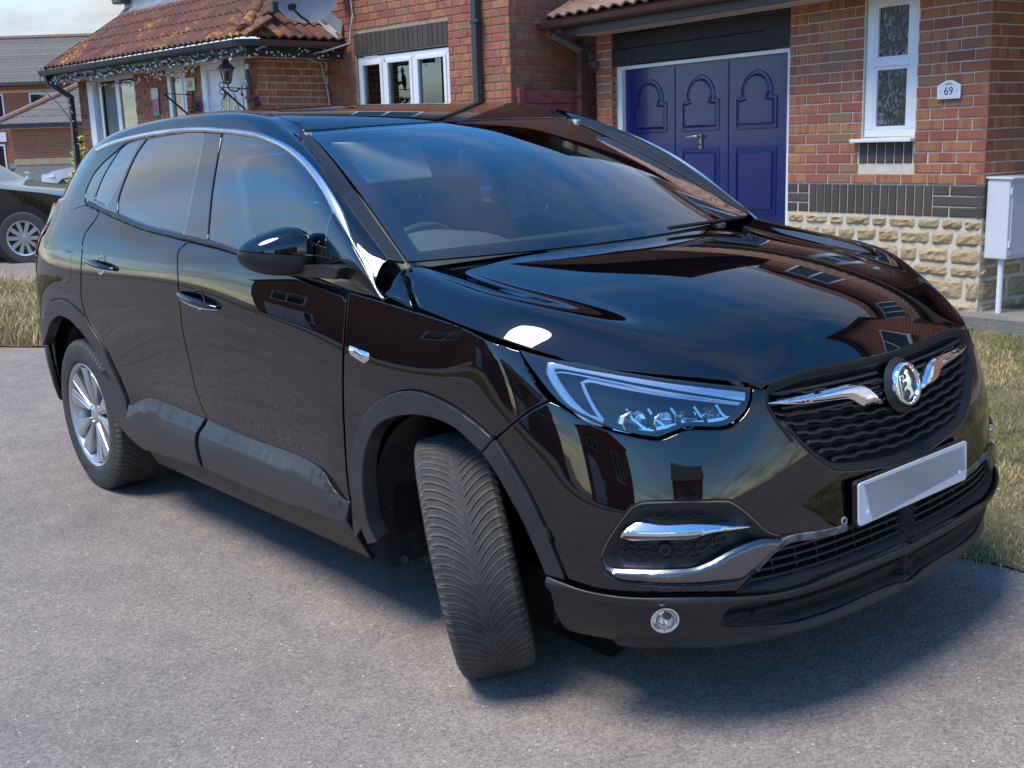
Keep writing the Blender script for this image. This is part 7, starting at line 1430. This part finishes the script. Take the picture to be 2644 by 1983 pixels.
# headlamps
HL=clean(TR['headlamp'])
lamps=panel('headlamp',SK,HL,P_DARK,car,mode='both',dish=(-.05,.03),inset_d=.0015,skirt=False,res=.02)
chr2=simple('lamp_reflector_chrome',(.86,.88,.9),.10,1,bump=.8,bs=60)
for s,lm in zip((1,-1),lamps):
    def one(name,line,prof,mat,off,**k):
        line=np.array(line);p,n=sframe(SK,line,off);
        o=ribbon(name,SK,line,prof,mat,lm,mode='one',off=off,**k)[0]
        if s<0:
            for v in o.data.vertices:v.co.y*=-1
            o.data.flip_normals()
        return o
    one('daytime_light_guide',TR['drl_top'],[(-.0105,-.012),(-.0105,.002),(.0,.005),(.0105,.002),(.0105,-.012)],P_LENSW,-.012)
    one('inner_light_guide',TR['drl_inner'],[(-.004,-.010),(-.004,.0),(.004,.0),(.004,-.010)],P_LENSW,-.022)
    one('light_guide_rib',np.array(TR['drl_top'])[1:-12]+[0,-.017],[(-.0025,-.01),(-.0015,.002),(.0015,.002),(.0025,-.01)],P_CHROME,-.016)
    # reflector bowls, largest outboard
    for (L,z,r1,r2) in((.845,.815,.034,.030),(.775,.812,.026,.028),(.715,.815,.024,.026),(.655,.82,.020,.024)):
        q,n_=sframe(SK,[(L,z)],-.014);q=Vector((q[0][0],q[0][1]*s,q[0][2]));d_=Vector((.97,-.15*s if s>0 else .15,0.05)).normalized()
        Mx=Matrix.Translation(q)@d_.to_track_quat('Y','Z').to_matrix().to_4x4()@Matrix.Diagonal((r1/.03,1,r2/.03*.85,1))
        rb=MB().lathe([(.0035,-.034),(.010,-.031),(.018,-.024),(.025,-.013),(.030,.002),(.0325,.002),(.033,-.02)],10,Mx).obj('reflector',chr2,lm,smooth=False)
        MB().lathe([(0,-.008),(.006,-.010),(.008,-.018),(.008,-.034)],12,Mx).obj('bulb',P_LENSW,rb,smooth=True)
    for k in range(5):
        t0=.83-.055*k;one('lamp_fin',[(t0+.03,.845),(t0+.018,.822),(t0-.004,.803),(t0-.012,.799)],[(-.004,-.03),(-.003,.0),(.003,.0),(.004,-.03)],P_CHROME,-.018,smooth=False)
    one('lamp_lower_strip',[(.90,.800),(.86,.792),(.80,.797),(.74,.806),(.68,.808),(.60,.812),(.57,.83)],[(-.006,-.02),(-.004,.0),(.004,.0),(.006,-.02)],P_CHROME,-.020)
for o,p in zip(panel('headlamp_lens',SK,HL,G_LENS,car,mode='both',off=.0015,inset_d=.003,skirt=False,res=.03),lamps):o.parent=p
# side marker badges on the wings
for o,p in zip(panel('side_repeater',SK,[(1.893,.917),(1.80,.907),(1.789,.898),(1.792,.886),(1.815,.874),(1.885,.889),(1.896,.90)],P_CHROME,car,mode='both',off=lambda c:.002+.005*smoothstep(seg_dist(c,np.array([(1.893,.917),(1.80,.907),(1.789,.898),(1.792,.886),(1.815,.874),(1.885,.889),(1.896,.90)]))/.008),thick=.006,inset_d=0,res=.01,bev=.001),fen):
    o.parent=p
# door handles
def handle(c0,c1,parent_list):
    c0=np.array(c0);c1=np.array(c1);n=14;line=np.array([c0+(c1-c0)*t for t in np.linspace(-.06,1.06,n)])
    offs=[.004+.030*math.sin(math.pi*min(1,max(0,(i)/(n-1))))**.45 for i in range(n)];wd=[.012*(math.sin(math.pi*(i+.6)/(n+.2)))**.4 for i in range(n)]
    p,nn=sframe(SK,line);t=np.gradient(p,axis=0);t/=np.linalg.norm(t,axis=1)[:,None];b=np.cross(nn,t);V=[];F=[];m=10
    for i in range(n):
        for k in range(m):
            a=2*math.pi*k/m;V.append(p[i]+nn[i]*(offs[i]+.008*math.sin(a))+b[i]*(wd[i]*1.15*math.cos(a)))
    for i in range(n-1):
        for k in range(m):F.append((i*m+k,i*m+(k+1)%m,(i+1)*m+(k+1)%m,(i+1)*m+k))
    F.append(tuple(range(m)));F.append(tuple((n-1)*m+k for k in range(m)))
    mid=(c0+c1)/2
    cup=[(mid[0]+.048*math.cos(a),mid[1]+.040*math.sin(a)) for a in np.linspace(0,2*math.pi,28)[:-1]]
    for s,pr in zip((1,-1),parent_list):
        mb=MB();mb.add([(v[0],v[1]*s,v[2]) for v in V],F);h=mb.obj('door_handle',P_PAINT,pr,smooth=True)
        m2=MB();m2.add([(v[0],v[1]*s,v[2]) for v in (np.array(V)+0)],[]);
        # chrome underline along the grip
        q=[(v[0],v[1]*s,v[2]) for v in [V[i*m+ (5)] for i in range(n)]];MB().tube(q,.0025,6).obj('handle_chrome_edge',P_CHROME,h,smooth=True)
    for o,pr in zip(panel('handle_recess',SK,cup,P_GLOSS,car,mode='both',off=.0015,dish=(-.006,.03),skirt=False,inset_d=0,res=.012),parent_list):o.parent=pr
handle(TR['handleF'][0],TR['handleF'][-1],fd_list);handle(TR['handleR'][0],TR['handleR'][-1],rd_list)
# panel gaps are backed by a dark inner skin
def core():
    Ls=np.linspace(.0,LE,240);zs=np.linspace(.24,1.14,34);A,B=np.meshgrid(Ls,zs);c=np.stack([A.ravel(),B.ravel()],1);p,n=surf_eval(SK,c,lambda c:np.full(len(c),-.034));F=[]
    nL=len(Ls)
    bowls=[clean(TR[k]) for k in('grille_opening','pod_opening','lower_intake','headlamp','skirt_slot')]
    badm=np.zeros(len(c),bool)
    for b in bowls:badm|=inside(c,b)|(seg_dist(c,b)<.02)
    for i in range(len(zs)-1):
        for j in range(nL-1):
            q=(i*nL+j,i*nL+j+1,(i+1)*nL+j+1,(i+1)*nL+j);cx=p[list(q)].mean(0)
            if math.hypot(cx[0],cx[2]-.36)<.475 or math.hypot(cx[0]+2.675,cx[2]-.36)<.475:continue
            if badm[list(q)].any():continue
            if cx[0]>-.32 and cx[2]>.865-.0*cx[0]:continue
            F.append(q)
    mb=MB();mb.add(p,F);n0=len(p);mb.add(p*[1,-1,1],[tuple(reversed(f)) for f in F]);mb.obj('inner_body_shell',P_DARK,body,smooth=True,fix=False)
core()
# bonnet
def hoodpoly():
    f=lambda t:HS[0]*t
    o=[(0.006,y) for y in np.linspace(0.012,6*HS[1],20)]
    cut=TR['hoodcut'];o2=[(x,6*HS[1]) for x in np.linspace(.02,6*HS[0]-.006,30)]
    o3=[(6*HS[0]-.006,y) for y in np.linspace(6*HS[1],HS[1]*1.12,18)]
    o4=[(1.003,.105),(.953,.055),(.902,0.012)]
    o5=[(x,0.012) for x in np.linspace(.892,.012,34)]
    return clean(np.array(o+o2+o3+o4+o5))
HDflip=Hood()
def hood():
    poly=hoodpoly();xs=np.linspace(0.0,6*HS[0],100);ys=np.linspace(0,6*HS[1],64)
    # the chart's centre line is y=6*HS[1]: build the near half and mirror it
    class HS_:
        def ev(s,c):
            c=np.asarray(c,float);return HD.ev(np.stack([c[:,1],6*HS[1]-c[:,0]],1))
    S=HS_();pl=np.array([(6*HS[1]-y,x) for x,y in poly])
    n=-nrm(S,np.array([(.4,.5)]))
    global nrm_sign
    o=panel('bonnet',S,pl,P_PAINT,car,mode='sym',inset_d=.0015,res=.028,thick=.018,bev=.0025)
    return o[0],S,pl
_nrm=nrm
def nrm(S,c,off=None,e=2e-3):
    n=_nrm(S,c,off,e)
    if getattr(S,'ref',None) is None:
        k=_nrm(S,np.array([[ (S.lo[0]+S.hi[0])/2 if hasattr(S,'lo') else .4,(S.lo[1]+S.hi[1])/2 if hasattr(S,'lo') else .5]]),off,e)[0]
        p=S.ev(np.array([[(S.lo[0]+S.hi[0])/2 if hasattr(S,'lo') else .4,(S.lo[1]+S.hi[1])/2 if hasattr(S,'lo') else .5]]))[0]
        outward=np.array([0,p[1],.15]) if S in (SK,TP) else np.array([0,0,1.])
        try:S.ref=1. if k@outward<0 else -1.
        except AttributeError:pass
    return n*S.ref
for _S,_r in((SK,None),(TP,None)):
    _S.ref=1.
HD.ref=1.
bonnet,HSS,HPL=hood()
# small painted corner between bonnet, chrome strip and windscreen, and the black scuttle
cutl=[(1.008,.108),(.958,.053),(.908,0.004)]
class HS2:
    def ev(s,c):
        c=np.asarray(c,float);return HD.ev(np.stack([c[:,1],6*HS[1]-c[:,0]],1))
H2=HS2();H2.ref=None
pc=[(6*HS[1]-y,x) for x,y in [(1.014,.135),(1.012,.106),(.964,.051),(.914,.002),(.94,.0),(1.0,.0),(1.0195,.0),(1.0195,.135)]]
panel('scuttle_corner',H2,pc,P_PAINT,car,mode='both',inset_d=0,thick=.01,res=.02)
# ---- glasshouse
frame=panel('cabin_side_frame',TP,TR['side_frame'],P_PAINT,car,mode='both',inset_d=.0,res=.03,thick=.02)
surr=panel('window_surround',TP,TR['window_surround'],P_GLOSS,car,holes=[TR['front_glass'],TR['rear_glass'],TR['quarter_glass']],mode='both',off=-.003,inset_d=.0,res=.03,thick=.012)
for o,p in zip(panel('window_glass',TP,TR['front_glass'],G_SIDE,car,mode='both',off=-.007,inset_d=-.002,skirt=False,res=.04),fd_list):o.parent=p
for o,p in zip(panel('window_glass',TP,TR['rear_glass'],G_REAR,car,mode='both',off=-.007,inset_d=-.002,skirt=False,res=.04),rd_list):o.parent=p
panel('quarter_glass',TP,TR['quarter_glass'],G_REAR,car,mode='both',off=-.006,inset_d=-.002,skirt=False,res=.04)
panel('chrome_strip',TP,TR['chrome_strip'],P_SATINS,car,mode='both',off=lambda c:.002+.006*smoothstep(seg_dist(c,clean(TR['chrome_strip']))/.009),inset_d=.0,res=.02,thick=.012,bev=.0005)
for o in panel('mirror_mount',TP,TR['mirror_tri'],P_GLOSS,car,mode='both',off=.001,inset_d=.001,res=.03,thick=.01):pass
bm_=clean(TR['belt_moulding'])
panel('belt_moulding',TP,bm_,P_PLAST,car,mode='both',off=.004,inset_d=.0,res=.03,thick=.014,bev=.003)
panel('windscreen_pillar_strip',TP,TR['pillar_strip'],P_PLAST,car,mode='both',off=.003,inset_d=.0,res=.03,thick=.01,bev=.002)
class TSYM:   # chart with the centre line at 0
    def ev(s,c):
        c=np.asarray(c,float);return TP.ev(np.stack([c[:,1],7*TS[1]-c[:,0]],1))
TY=TSYM();TY.ref=None
def trect(v0,v1,u0,n=24):   # columns v0..v1, from centre to row u0
    a=(7-u0)*TS[1]
    o=[(x,v0*TS[0]) for x in np.linspace(0,a,n)]+[(a,y) for y in np.linspace(v0*TS[0],v1*TS[0],n)][1:]+[(x,v1*TS[0]) for x in np.linspace(a,0,n)][1:]+[(0,y) for y in np.linspace(v1*TS[0],v0*TS[0],n)][1:-1]
    return np.array(o)
ws=panel('windscreen',TY,trect(.02,3.93,4.02),G_WS,car,mode='sym',off=.0,skirt=False,inset_d=.0,res=.04)[0]
a_=trect(.02,3.93,4.02)
b_=trect(.42,3.62,4.34)
fr_=panel('windscreen_black_border',TY,a_,P_GLOSS,ws,holes=[b_],mode='sym',off=-.006,skirt=False,inset_d=0,res=.04)[0]
panel('roof',TY,trect(4.02,9.3,4.0),P_PAINT,car,mode='sym',inset_d=.001,res=.05,thick=.02,bev=.003)
panel('rear_window',TY,trect(9.4,10.95,3.2),G_REAR,car,mode='sym',inset_d=.001,res=.06,skirt=False)
a2=trect(4.05,9.3,4.05);panel('headlining',TY,a2,P_TRIM,car,mode='sym',off=-.045,skirt=False,inset_d=0,res=.08)
# underside
boxo('underbody',P_DARK,body,-3.25,.60,-.70,.70,.19,.32);boxo('engine_bay_bulkhead',P_DARK,body,-.62,-.40,-.78,.78,.3,.98)
boxo('radiator',P_DARK,body,.62,.68,-.50,.50,.28,.84);boxo('bumper_absorber',P_DARK,body,.48,.72,-.62,.62,.27,.49)
# wheel wells
for xc in(0.,-2.675):
    for s in(-1,1):
        mb=MB();n=30;V=[];F=[]
        for i in range(n+1):
            a=R(-12)+R(214)*i/n;r_=.412
            for y in(.86,.74,.60,.50):V.append((xc+r_*math.cos(a),s*y,.36+r_*math.sin(a)*.98))
        for i in range(n):
            for k in range(3):F.append((i*4+k,i*4+k+1,i*4+5+k,i*4+4+k))
        mb.add(V,F);dirt=MATS.get('liner') 
        if dirt is None:
            dmm=NB('dirty_arch_liner');dmm.set(Roughness=.75);d1=dmm.ramp(dmm.noise(5,7,.7,dmm.map(dmm.coord(),(1,1,.35))),[(.38,(.010,.0105,.012)),(.75,(.055,.053,.050))]);sp_=dmm.ramp(dmm.noise(70,3,.6,dmm.coord()),[(.70,(0,0,0)),(.75,(1,1,1))]);dmm.col(dmm.mix(sp_,d1,(.26,.24,.21)));dmm.bump(dmm.noise(24,5,.6,dmm.coord()),.3,.01);MATS['liner']=dirt=dmm.m
        mb.obj('wheel_arch_liner',dirt,body,smooth=True,fix=False)
        MB().lathe([(0,0),(.43,0)],30,Matrix.Translation((xc,s*.50,.36))).obj('wheel_arch_inner_panel',P_DARK,body)
MB().lathe([(0,.0),(.008,-.002),(.013,-.004),(.014,0)],18,Matrix.Translation((-.352,-.80,.235))@Matrix.Rotation(R(60),4,'Z')).obj('liner_stud',P_PLAST,body,smooth=True)
# ---- wheels
RT=.3465
def tyre_mesh():
    cols=[(-.095,.236),(-.106,.25),(-.1105,.285),(-.108,.315),(-.102,.331),(-.095,.3395),(-.088,.3440)]
    a_=list(np.linspace(-.080,-.008,10))
    cols+=[(x,RT-.0028*(abs(x)/.085)**2) for x in a_]+[(-.003,RT),(.003,RT)]+[(-x,RT-.0028*(abs(x)/.085)**2) for x in reversed(a_)]+[(-y,r) for y,r in reversed(cols[:7])]
    NP=84;fr=[0,.05,.09,.21,.27,.62];m=len(cols);nr=NP*len(fr);V=np.zeros((nr,m,3));G=np.zeros((nr,m));UV=np.zeros((nr,m,2))
    for j,(y,r) in enumerate(cols):
        t=min(1,abs(y)/.088);sgn=-1 if y<0 else 1
        phase=-2.7*(1-t)**1.7+(.5 if y>0 else 0)
        dep=0. if abs(y)<.006 else (.0062*min(1,(abs(y)-.004)/.02) if abs(y)<.0885 else .0062*max(0,1-(abs(y)-.0885)/.016))
        for p in range(NP):
            for k,f in enumerate(fr):
                i=p*len(fr)+k;th=2*math.pi*(p+f+phase)/NP;g=1. if k in(2,3) else 0.
                edge=.65 if k in(1,4) else 0
                rr=r-g*dep;V[i,j]=(rr*math.cos(th),y,rr*math.sin(th));G[i,j]=(g*(dep>0)+edge*(dep>0))*min(1,.35+t) ;UV[i,j]=((y+.11)/.22,(p+f+phase)*1.0/ NP*8.4)
    F=[]
    for i in range(nr):
        i2=(i+1)%nr
        for j in range(m-1):F.append((i*m+j,i*m+j+1,i2*m+j+1,i2*m+j))
    me=mk(V.reshape(-1,3),F,False,'tyre')
    at=me.attributes.new('groove','FLOAT','POINT');at.data.foreach_set('value',G.reshape(-1))
    # brownish dirt on the shoulder edges too
    uvl=me.uv_layers.new(name='UVMap');lv=np.zeros(len(me.loops),int);me.loops.foreach_get('vertex_index',lv);uvl.data.foreach_set('uv',UV.reshape(-1,2)[lv].reshape(-1))
    bm=bmesh.new();bm.from_mesh(me);bmesh.ops.recalc_face_normals(bm,faces=bm.faces);bm.to_mesh(me);bm.free()
    me.polygons.foreach_set('use_smooth',[True]*len(me.polygons));me.set_sharp_from_angle(angle=R(28));me.materials.append(P_TYRE);return me
TY_ME=tyre_mesh()
def rim_parts():
    out={}
    m=MB().lathe([(.236,-.093),(.240,-.098),(.236,-.103),(.229,-.100),(.222,-.090),(.216,-.072),(.205,-.03),(.200,.05),(.215,.085),(.235,.095)],72);out['rim_barrel']=(m,P_ALLOY,True)
    sp=MB()
    spokes=[]
    for k in range(5):
        for s in(-1,1):
            a0=2*math.pi*k/5+R(90)
            def P(r,da,y):a=a0+da;return (r*math.cos(a),y,r*math.sin(a))
            # each arm: a faceted wedge, splayed from the hub
            ai=s*R(10);ao=s*R(15)
            q=MB();V=[P(.046,ai-R(9),-.070),P(.046,ai+R(9),-.070),P(.222,ao+R(10.5),-.092),P(.222,ao-R(10.5),-.092),P(.046,ai-R(9),-.035),P(.046,ai+R(9),-.035),P(.216,ao+R(10.5),-.055),P(.216,ao-R(10.5),-.055),P(.05,ai+s*R(3),-.082),P(.218,ao-s*R(4.5),-.099)]
            q.add(V,[(0,8,9,3),(8,1,2,9),(4,7,6,5),(0,3,7,4),(1,5,6,2),(0,4,5,1),(0,1,8),(3,9,2),(3,2,6,7)]);spokes.append(q)
    out['hub']=(MB().lathe([(0,-.079),(.030,-.079),(.034,-.076),(.056,-.070),(.060,-.060),(.060,-.02)],40),P_ALLOY,True)
    out['hub_cap']=(MB().lathe([(0,-.0835),(.018,-.083),(.026,-.0815),(.029,-.078)],36),P_CHROME,True)
    out['brake_disc']=(MB().lathe([(.05,-.01),(.150,-.01),(.150,.012),(.05,.012)],40),simple('brake_disc_steel',(.20,.18,.17),.4,.8),True)
    return out,spokes
RIM,SPK=rim_parts()
RIMME={k:None for k in RIM}
def wheel(x,y,steer,camber=0,spin=0):
    w_=empty('wheel');w_.parent=car;w_.location=(x,y,RT-.0035)
    side=1 if y<0 else -1
    w_.rotation_euler=(camber,0,steer if side==1 else steer+math.pi)
    w_.location.z=(RT-.0035)*math.cos(camber)+.0*camber
    t=link('tyre',TY_ME,None,w_);t.rotation_euler=(0,spin,0)
    for k,(mb,mt,sm) in RIM.items():
        if RIMME[k] is None:
            o=mb.obj(k,mt,w_,smooth=sm);RIMME[k]=o.data
        else:o=link(k,RIMME[k],None,w_)
        o.rotation_euler=(0,spin,0)
    for i,q in enumerate(SPK):
        if ('s',i) not in RIMME:RIMME[('s',i)]=None
        if RIMME[('s',i)] is None:o=q.obj('spoke',P_ALLOY,w_,bevel=.0025);RIMME[('s',i)]=o.data
        else:o=link('spoke',RIMME[('s',i)],None,w_)
        o.rotation_euler=(0,spin,0)
    return w_
STEER=R(-35.5)
wheel(-.02,-.775,STEER,camber=R(8.5),spin=.3);wheel(0,.795,STEER);wheel(-2.675,-.803,0,spin=R(12));wheel(-2.675,.803,0)
# ---- door mirrors
def mirror(s,parent):
    n=16;m=28;V=[];F=[]
    # sections from the inner end to the outer tip
    for i in range(n+1):
        t=i/n;y=-.845-.205*t
        k=math.sqrt(max(0,1-abs(2*t-1)**3.2))
        zt=1.262-.050*t**1.6-.002;zb=1.098+.035*t**2.4;zc=(zt+zb)/2;hz=(zt-zb)/2*max(k,.02)
        xc=-.675-.085*t;hx=.098*(1-.25*t)*max(k,.02)
        for j in range(m):
            a=2*math.pi*j/m;ca,sa=math.cos(a),math.sin(a);e=.75
            px_=hx*math.copysign(abs(ca)**e,ca);pz=hz*math.copysign(abs(sa)**e,sa)
            if ca<0:px_*=.62
            V.append((xc+px_,y*s,zc+pz))
    for i in range(n):
        for j in range(m):F.append((i*m+j,i*m+(j+1)%m,(i+1)*m+(j+1)%m,(i+1)*m+j))
    F.append(tuple(range(m)));F.append(tuple(n*m+j for j in range(m)))
    base=empty('door_mirror');base.parent=parent
    me=mk(V,F,True);bm=bmesh.new();bm.from_mesh(me);bmesh.ops.recalc_face_normals(bm,faces=bm.faces)
    bm2=bm.copy()
    pl=Vector((-.68,-.9*s,1.172));nn=Vector((.03,.12*s,1)).normalized()
    bmesh.ops.bisect_plane(bm,geom=bm.verts[:]+bm.edges[:]+bm.faces[:],plane_co=pl,plane_no=nn,clear_inner=True)
    bmesh.ops.bisect_plane(bm2,geom=bm2.verts[:]+bm2.edges[:]+bm2.faces[:],plane_co=pl-nn*.003,plane_no=nn,clear_outer=True)
    for b,nm,mt,sc in((bm,'mirror_cap',P_PAINT,1.),(bm2,'mirror_lower_shell',P_PLAST,.985)):
        me=bpy.data.meshes.new(nm);b.to_mesh(me);b.free();me.polygons.foreach_set('use_smooth',[True]*len(me.polygons));me.materials.append(mt)
        o=link(nm,me,None,base)
        if sc!=1:
            for v in me.vertices:v.co=Vector((-.70,-.94*s,1.17))+(v.co-Vector((-.70,-.94*s,1.17)))*sc
    mb=MB();mb.prism([(-.70,1.10),(-.44,1.105),(-.415,1.14),(-.47,1.150),(-.70,1.135)],-.905*s,-.868*s);mb.obj('mirror_arm',P_PLAST,base,bevel=.006)
    mb=MB();mb.add([(-.70,-.905*s,1.137),(-.46,-.905*s,1.152),(-.46,-.868*s,1.156),(-.70,-.868*s,1.139)],[(0,1,2,3)]);mb.obj('mirror_arm_trim',P_GLOSS,base,fix=False)
    return base
mirror(1,fd_list[0]);mirror(-1,fd_list[1])
# ---- cabin
dash=MB().prism([(-.30,1.085),(-.45,1.12),(-.62,1.135),(-.74,1.09),(-.78,.98),(-.74,.80),(-.34,.80)],-.74,.74).obj('dashboard',P_DASH,car,bevel=.012,smooth=True)
bn_=MB();V=[];F=[]
for i in range(13):
    for j in range(9):
        y=-.62+.50*i/12;x=-.36-.36*j/8;h=1.115+.075*math.sin(math.pi*i/12)**.7*min(1,j/4);V.append((x,y,h))
for i in range(12):
    for j in range(8):F.append((i*9+j,i*9+j+1,(i+1)*9+j+1,(i+1)*9+j))
bn_.add(V,F).obj('instrument_binnacle',simple('grey_dash_top',(.12,.13,.135),.6),dash,smooth=True)
ring=[Vector((-.80-.06*math.cos(a)*0+ .075*math.sin(a),-.37+.185*math.cos(a),1.03+.172*math.sin(a))) for a in np.linspace(0,2*math.pi,49)]
sw=MB().tube(ring,.015,10,cap=False).obj('steering_wheel',P_DASH,car,smooth=True);boxo('steering_hub',P_DASH,sw,-.83,-.77,-.46,-.28,.97,1.07,bevel=.02)
def seat(y,x=-1.42):
    s_=empty('front_seat');s_.parent=car
    boxo('seat_cushion',P_FABRIC,s_,x+.02,x+.52,y-.25,y+.25,.55,.72,bevel=.06)
    M=Matrix.Translation((x,y,.66))@Matrix.Rotation(R(-16),4,'Y')
    MB().box(-.10,.05,-.25,.25,0,.60,M).obj('seat_back',P_FABRIC,s_,bevel=.045)
    MB().box(-.09,.03,-.135,.135,.63,.83,M).obj('headrest',P_FABRIC,s_,bevel=.04,smooth=True)
    for q in(-.06,.06):MB().tube([M@Vector((-.03,q,.55)),M@Vector((-.03,q,.66))],.006,6).obj('headrest_post',P_CHROME,s_)
seat(-.37);seat(.37)
MB().prism([(-2.35,.55),(-1.85,.55),(-1.85,.72),(-2.15,.75),(-2.42,1.20),(-2.55,1.20),(-2.4,.7)],-.62,.62).obj('rear_bench',P_FABRIC,car,bevel=.03)
for q in(-.40,.40):boxo('rear_headrest',P_FABRIC,car,-2.60,-2.48,q-.13,q+.13,1.21,1.36,bevel=.035)
for s in(-1,1):
    MB().prism([(-1.40,1.12),(-1.50,1.12),(-1.515,1.32),(-1.53,1.45),(-1.56,1.48),(-1.48,1.48),(-1.44,1.40),(-1.41,1.25)],s*.68,s*.65).obj('pillar_trim',P_TRIM,car,bevel=.008)
    mb=MB().tube([(-1.10,s*.56,1.45),(-.88,s*.605,1.375),(-.64,s*.662,1.285),(-.45,s*.695,1.175),(-.34,s*.71,1.11)],.02,8);mb.obj('front_pillar_trim',P_TRIM,car,smooth=True)
    MB().box(-2.5,-1.0,s*.63,s*.61,1.49,1.53).obj('roof_side_trim',P_TRIM,car)
    boxo('door_card',P_DASH,car,-2.35,-.5,s*.80-.02,s*.80+.02,.45,1.12)
    boxo('rear_pillar_trim',P_DASH,car,-2.75,-2.5,s*.66-.015,s*.66+.015,1.15,1.42)
vz=MB();vz.add([(-1.01,-.57,1.493),(-1.01,-.165,1.487),(-.955,-.150,1.350),(-.955,-.485,1.345)],[(0,1,2,3)]);vz.add([(-1.025,-.57,1.493),(-1.025,-.165,1.487),(-.97,-.150,1.350),(-.97,-.485,1.345)],[(3,2,1,0)]);vz.F+=[(0,4,5,1),(1,5,6,2),(2,6,7,3),(3,7,4,0)]
vz.obj('sun_visor',simple('pale_sun_visor',(.80,.82,.76),.6),car,bevel=.006)
ih=MB().prism([(-.10,1.50),(.12,1.50),(.19,1.435),(.18,1.42),(.03,1.45),(-.10,1.49)],0,0.03,Matrix.Translation((-.845,0,.01))@Matrix.Rotation(R(90),4,'Z')@Matrix.Rotation(R(0),4,'X')).obj('camera_housing',simple('dark_maroon_plastic',(.03,.02,.03),.5),car,bevel=.006)
MB().box(-.87,-.84,-.105,.095,1.375,1.445).obj('interior_mirror',P_DASH,car,bevel=.012)
MB().tube([(-.855,0,1.44),(-.86,.01,1.50)],.008,6).obj('interior_mirror_stalk',P_DASH,car)
st=panel('windscreen_sticker',TY,[(.455,1.02),(.545,1.02),(.545,1.06),(.455,1.06)],simple('white_sticker',(.75,.72,.70),.5),ws,mode='near',off=-.004,skirt=False,res=.02)[0]
st.name='windscreen_sticker'
panel('sticker_border',TY,[(.449,1.014),(.551,1.014),(.551,1.066),(.449,1.066)],simple('red_sticker_border',(.55,.10,.10),.5),st,holes=[[(.456,1.021),(.544,1.021),(.544,1.059),(.456,1.059)]],mode='near',off=-.0045,skirt=False,res=.02,inset_d=0)
panel('aerial_base',TY,[(.05,8.9*TS[0]),(.0,8.9*TS[0]),(.0,9.1*TS[0]),(.05,9.1*TS[0])],P_GLOSS,car,mode='sym',off=.01)
# hanging tree air freshener (its own thing)
af=empty('air_freshener','blue tree shaped air freshener hanging behind the windscreen','air freshener',loc=tuple(Q@np.array([-.86,.013,1.30])))
def tree2(name,mat,pts,y0,y1,parent):
    M=Matrix.Rotation(R(62),4,'Z');return MB().prism([(x/1000,z/1000) for x,z in pts],y0,y1,M).obj(name,mat,parent)
half=[(0,62),(6,50),(12,44),(9,42),(17,31),(13,29),(22,17),(17,15),(26,1),(20,-1),(30,-14),(14,-17),(10,-26),(16,-32),(16,-50),(0,-50)]
tree2('freshener_card',simple('bright_blue_card',(.01,.07,.50),.5),half+[(-x,z) for x,z in reversed(half[1:-1])],-.0008,.0008,af)
MT=Matrix.Rotation(R(62),4,'Z')
MB().prism([(-.019,.006),(.019,.006),(.019,-.006),(-.019,-.006)],-.0016,-.0009,MT).obj('freshener_banner',P_WHITE,af);MB().prism([(-.015,-.036),(.015,-.036),(.015,-.047),(-.015,-.047)],-.0016,-.0009,MT).obj('freshener_banner',P_WHITE,af)
text('freshener_lettering','Little Trees',.0072,simple('navy_ink',(.01,.02,.12),.5),af,MT@Matrix.Translation((0,-.0018,0))@Matrix.Rotation(R(90),4,'X'),.0001)
MB().tube([(0,0,.06),(.0,0,.115)],.0006,4).obj('freshener_string',P_WHITE,af)
# wiper just showing at the far corner of the scuttle
MB().tube([(-.20,.66,1.155),(-.16,.45,1.158),(-.145,.2,1.16)],.007,6).obj('wiper_arm',P_PLAST,car,smooth=True)
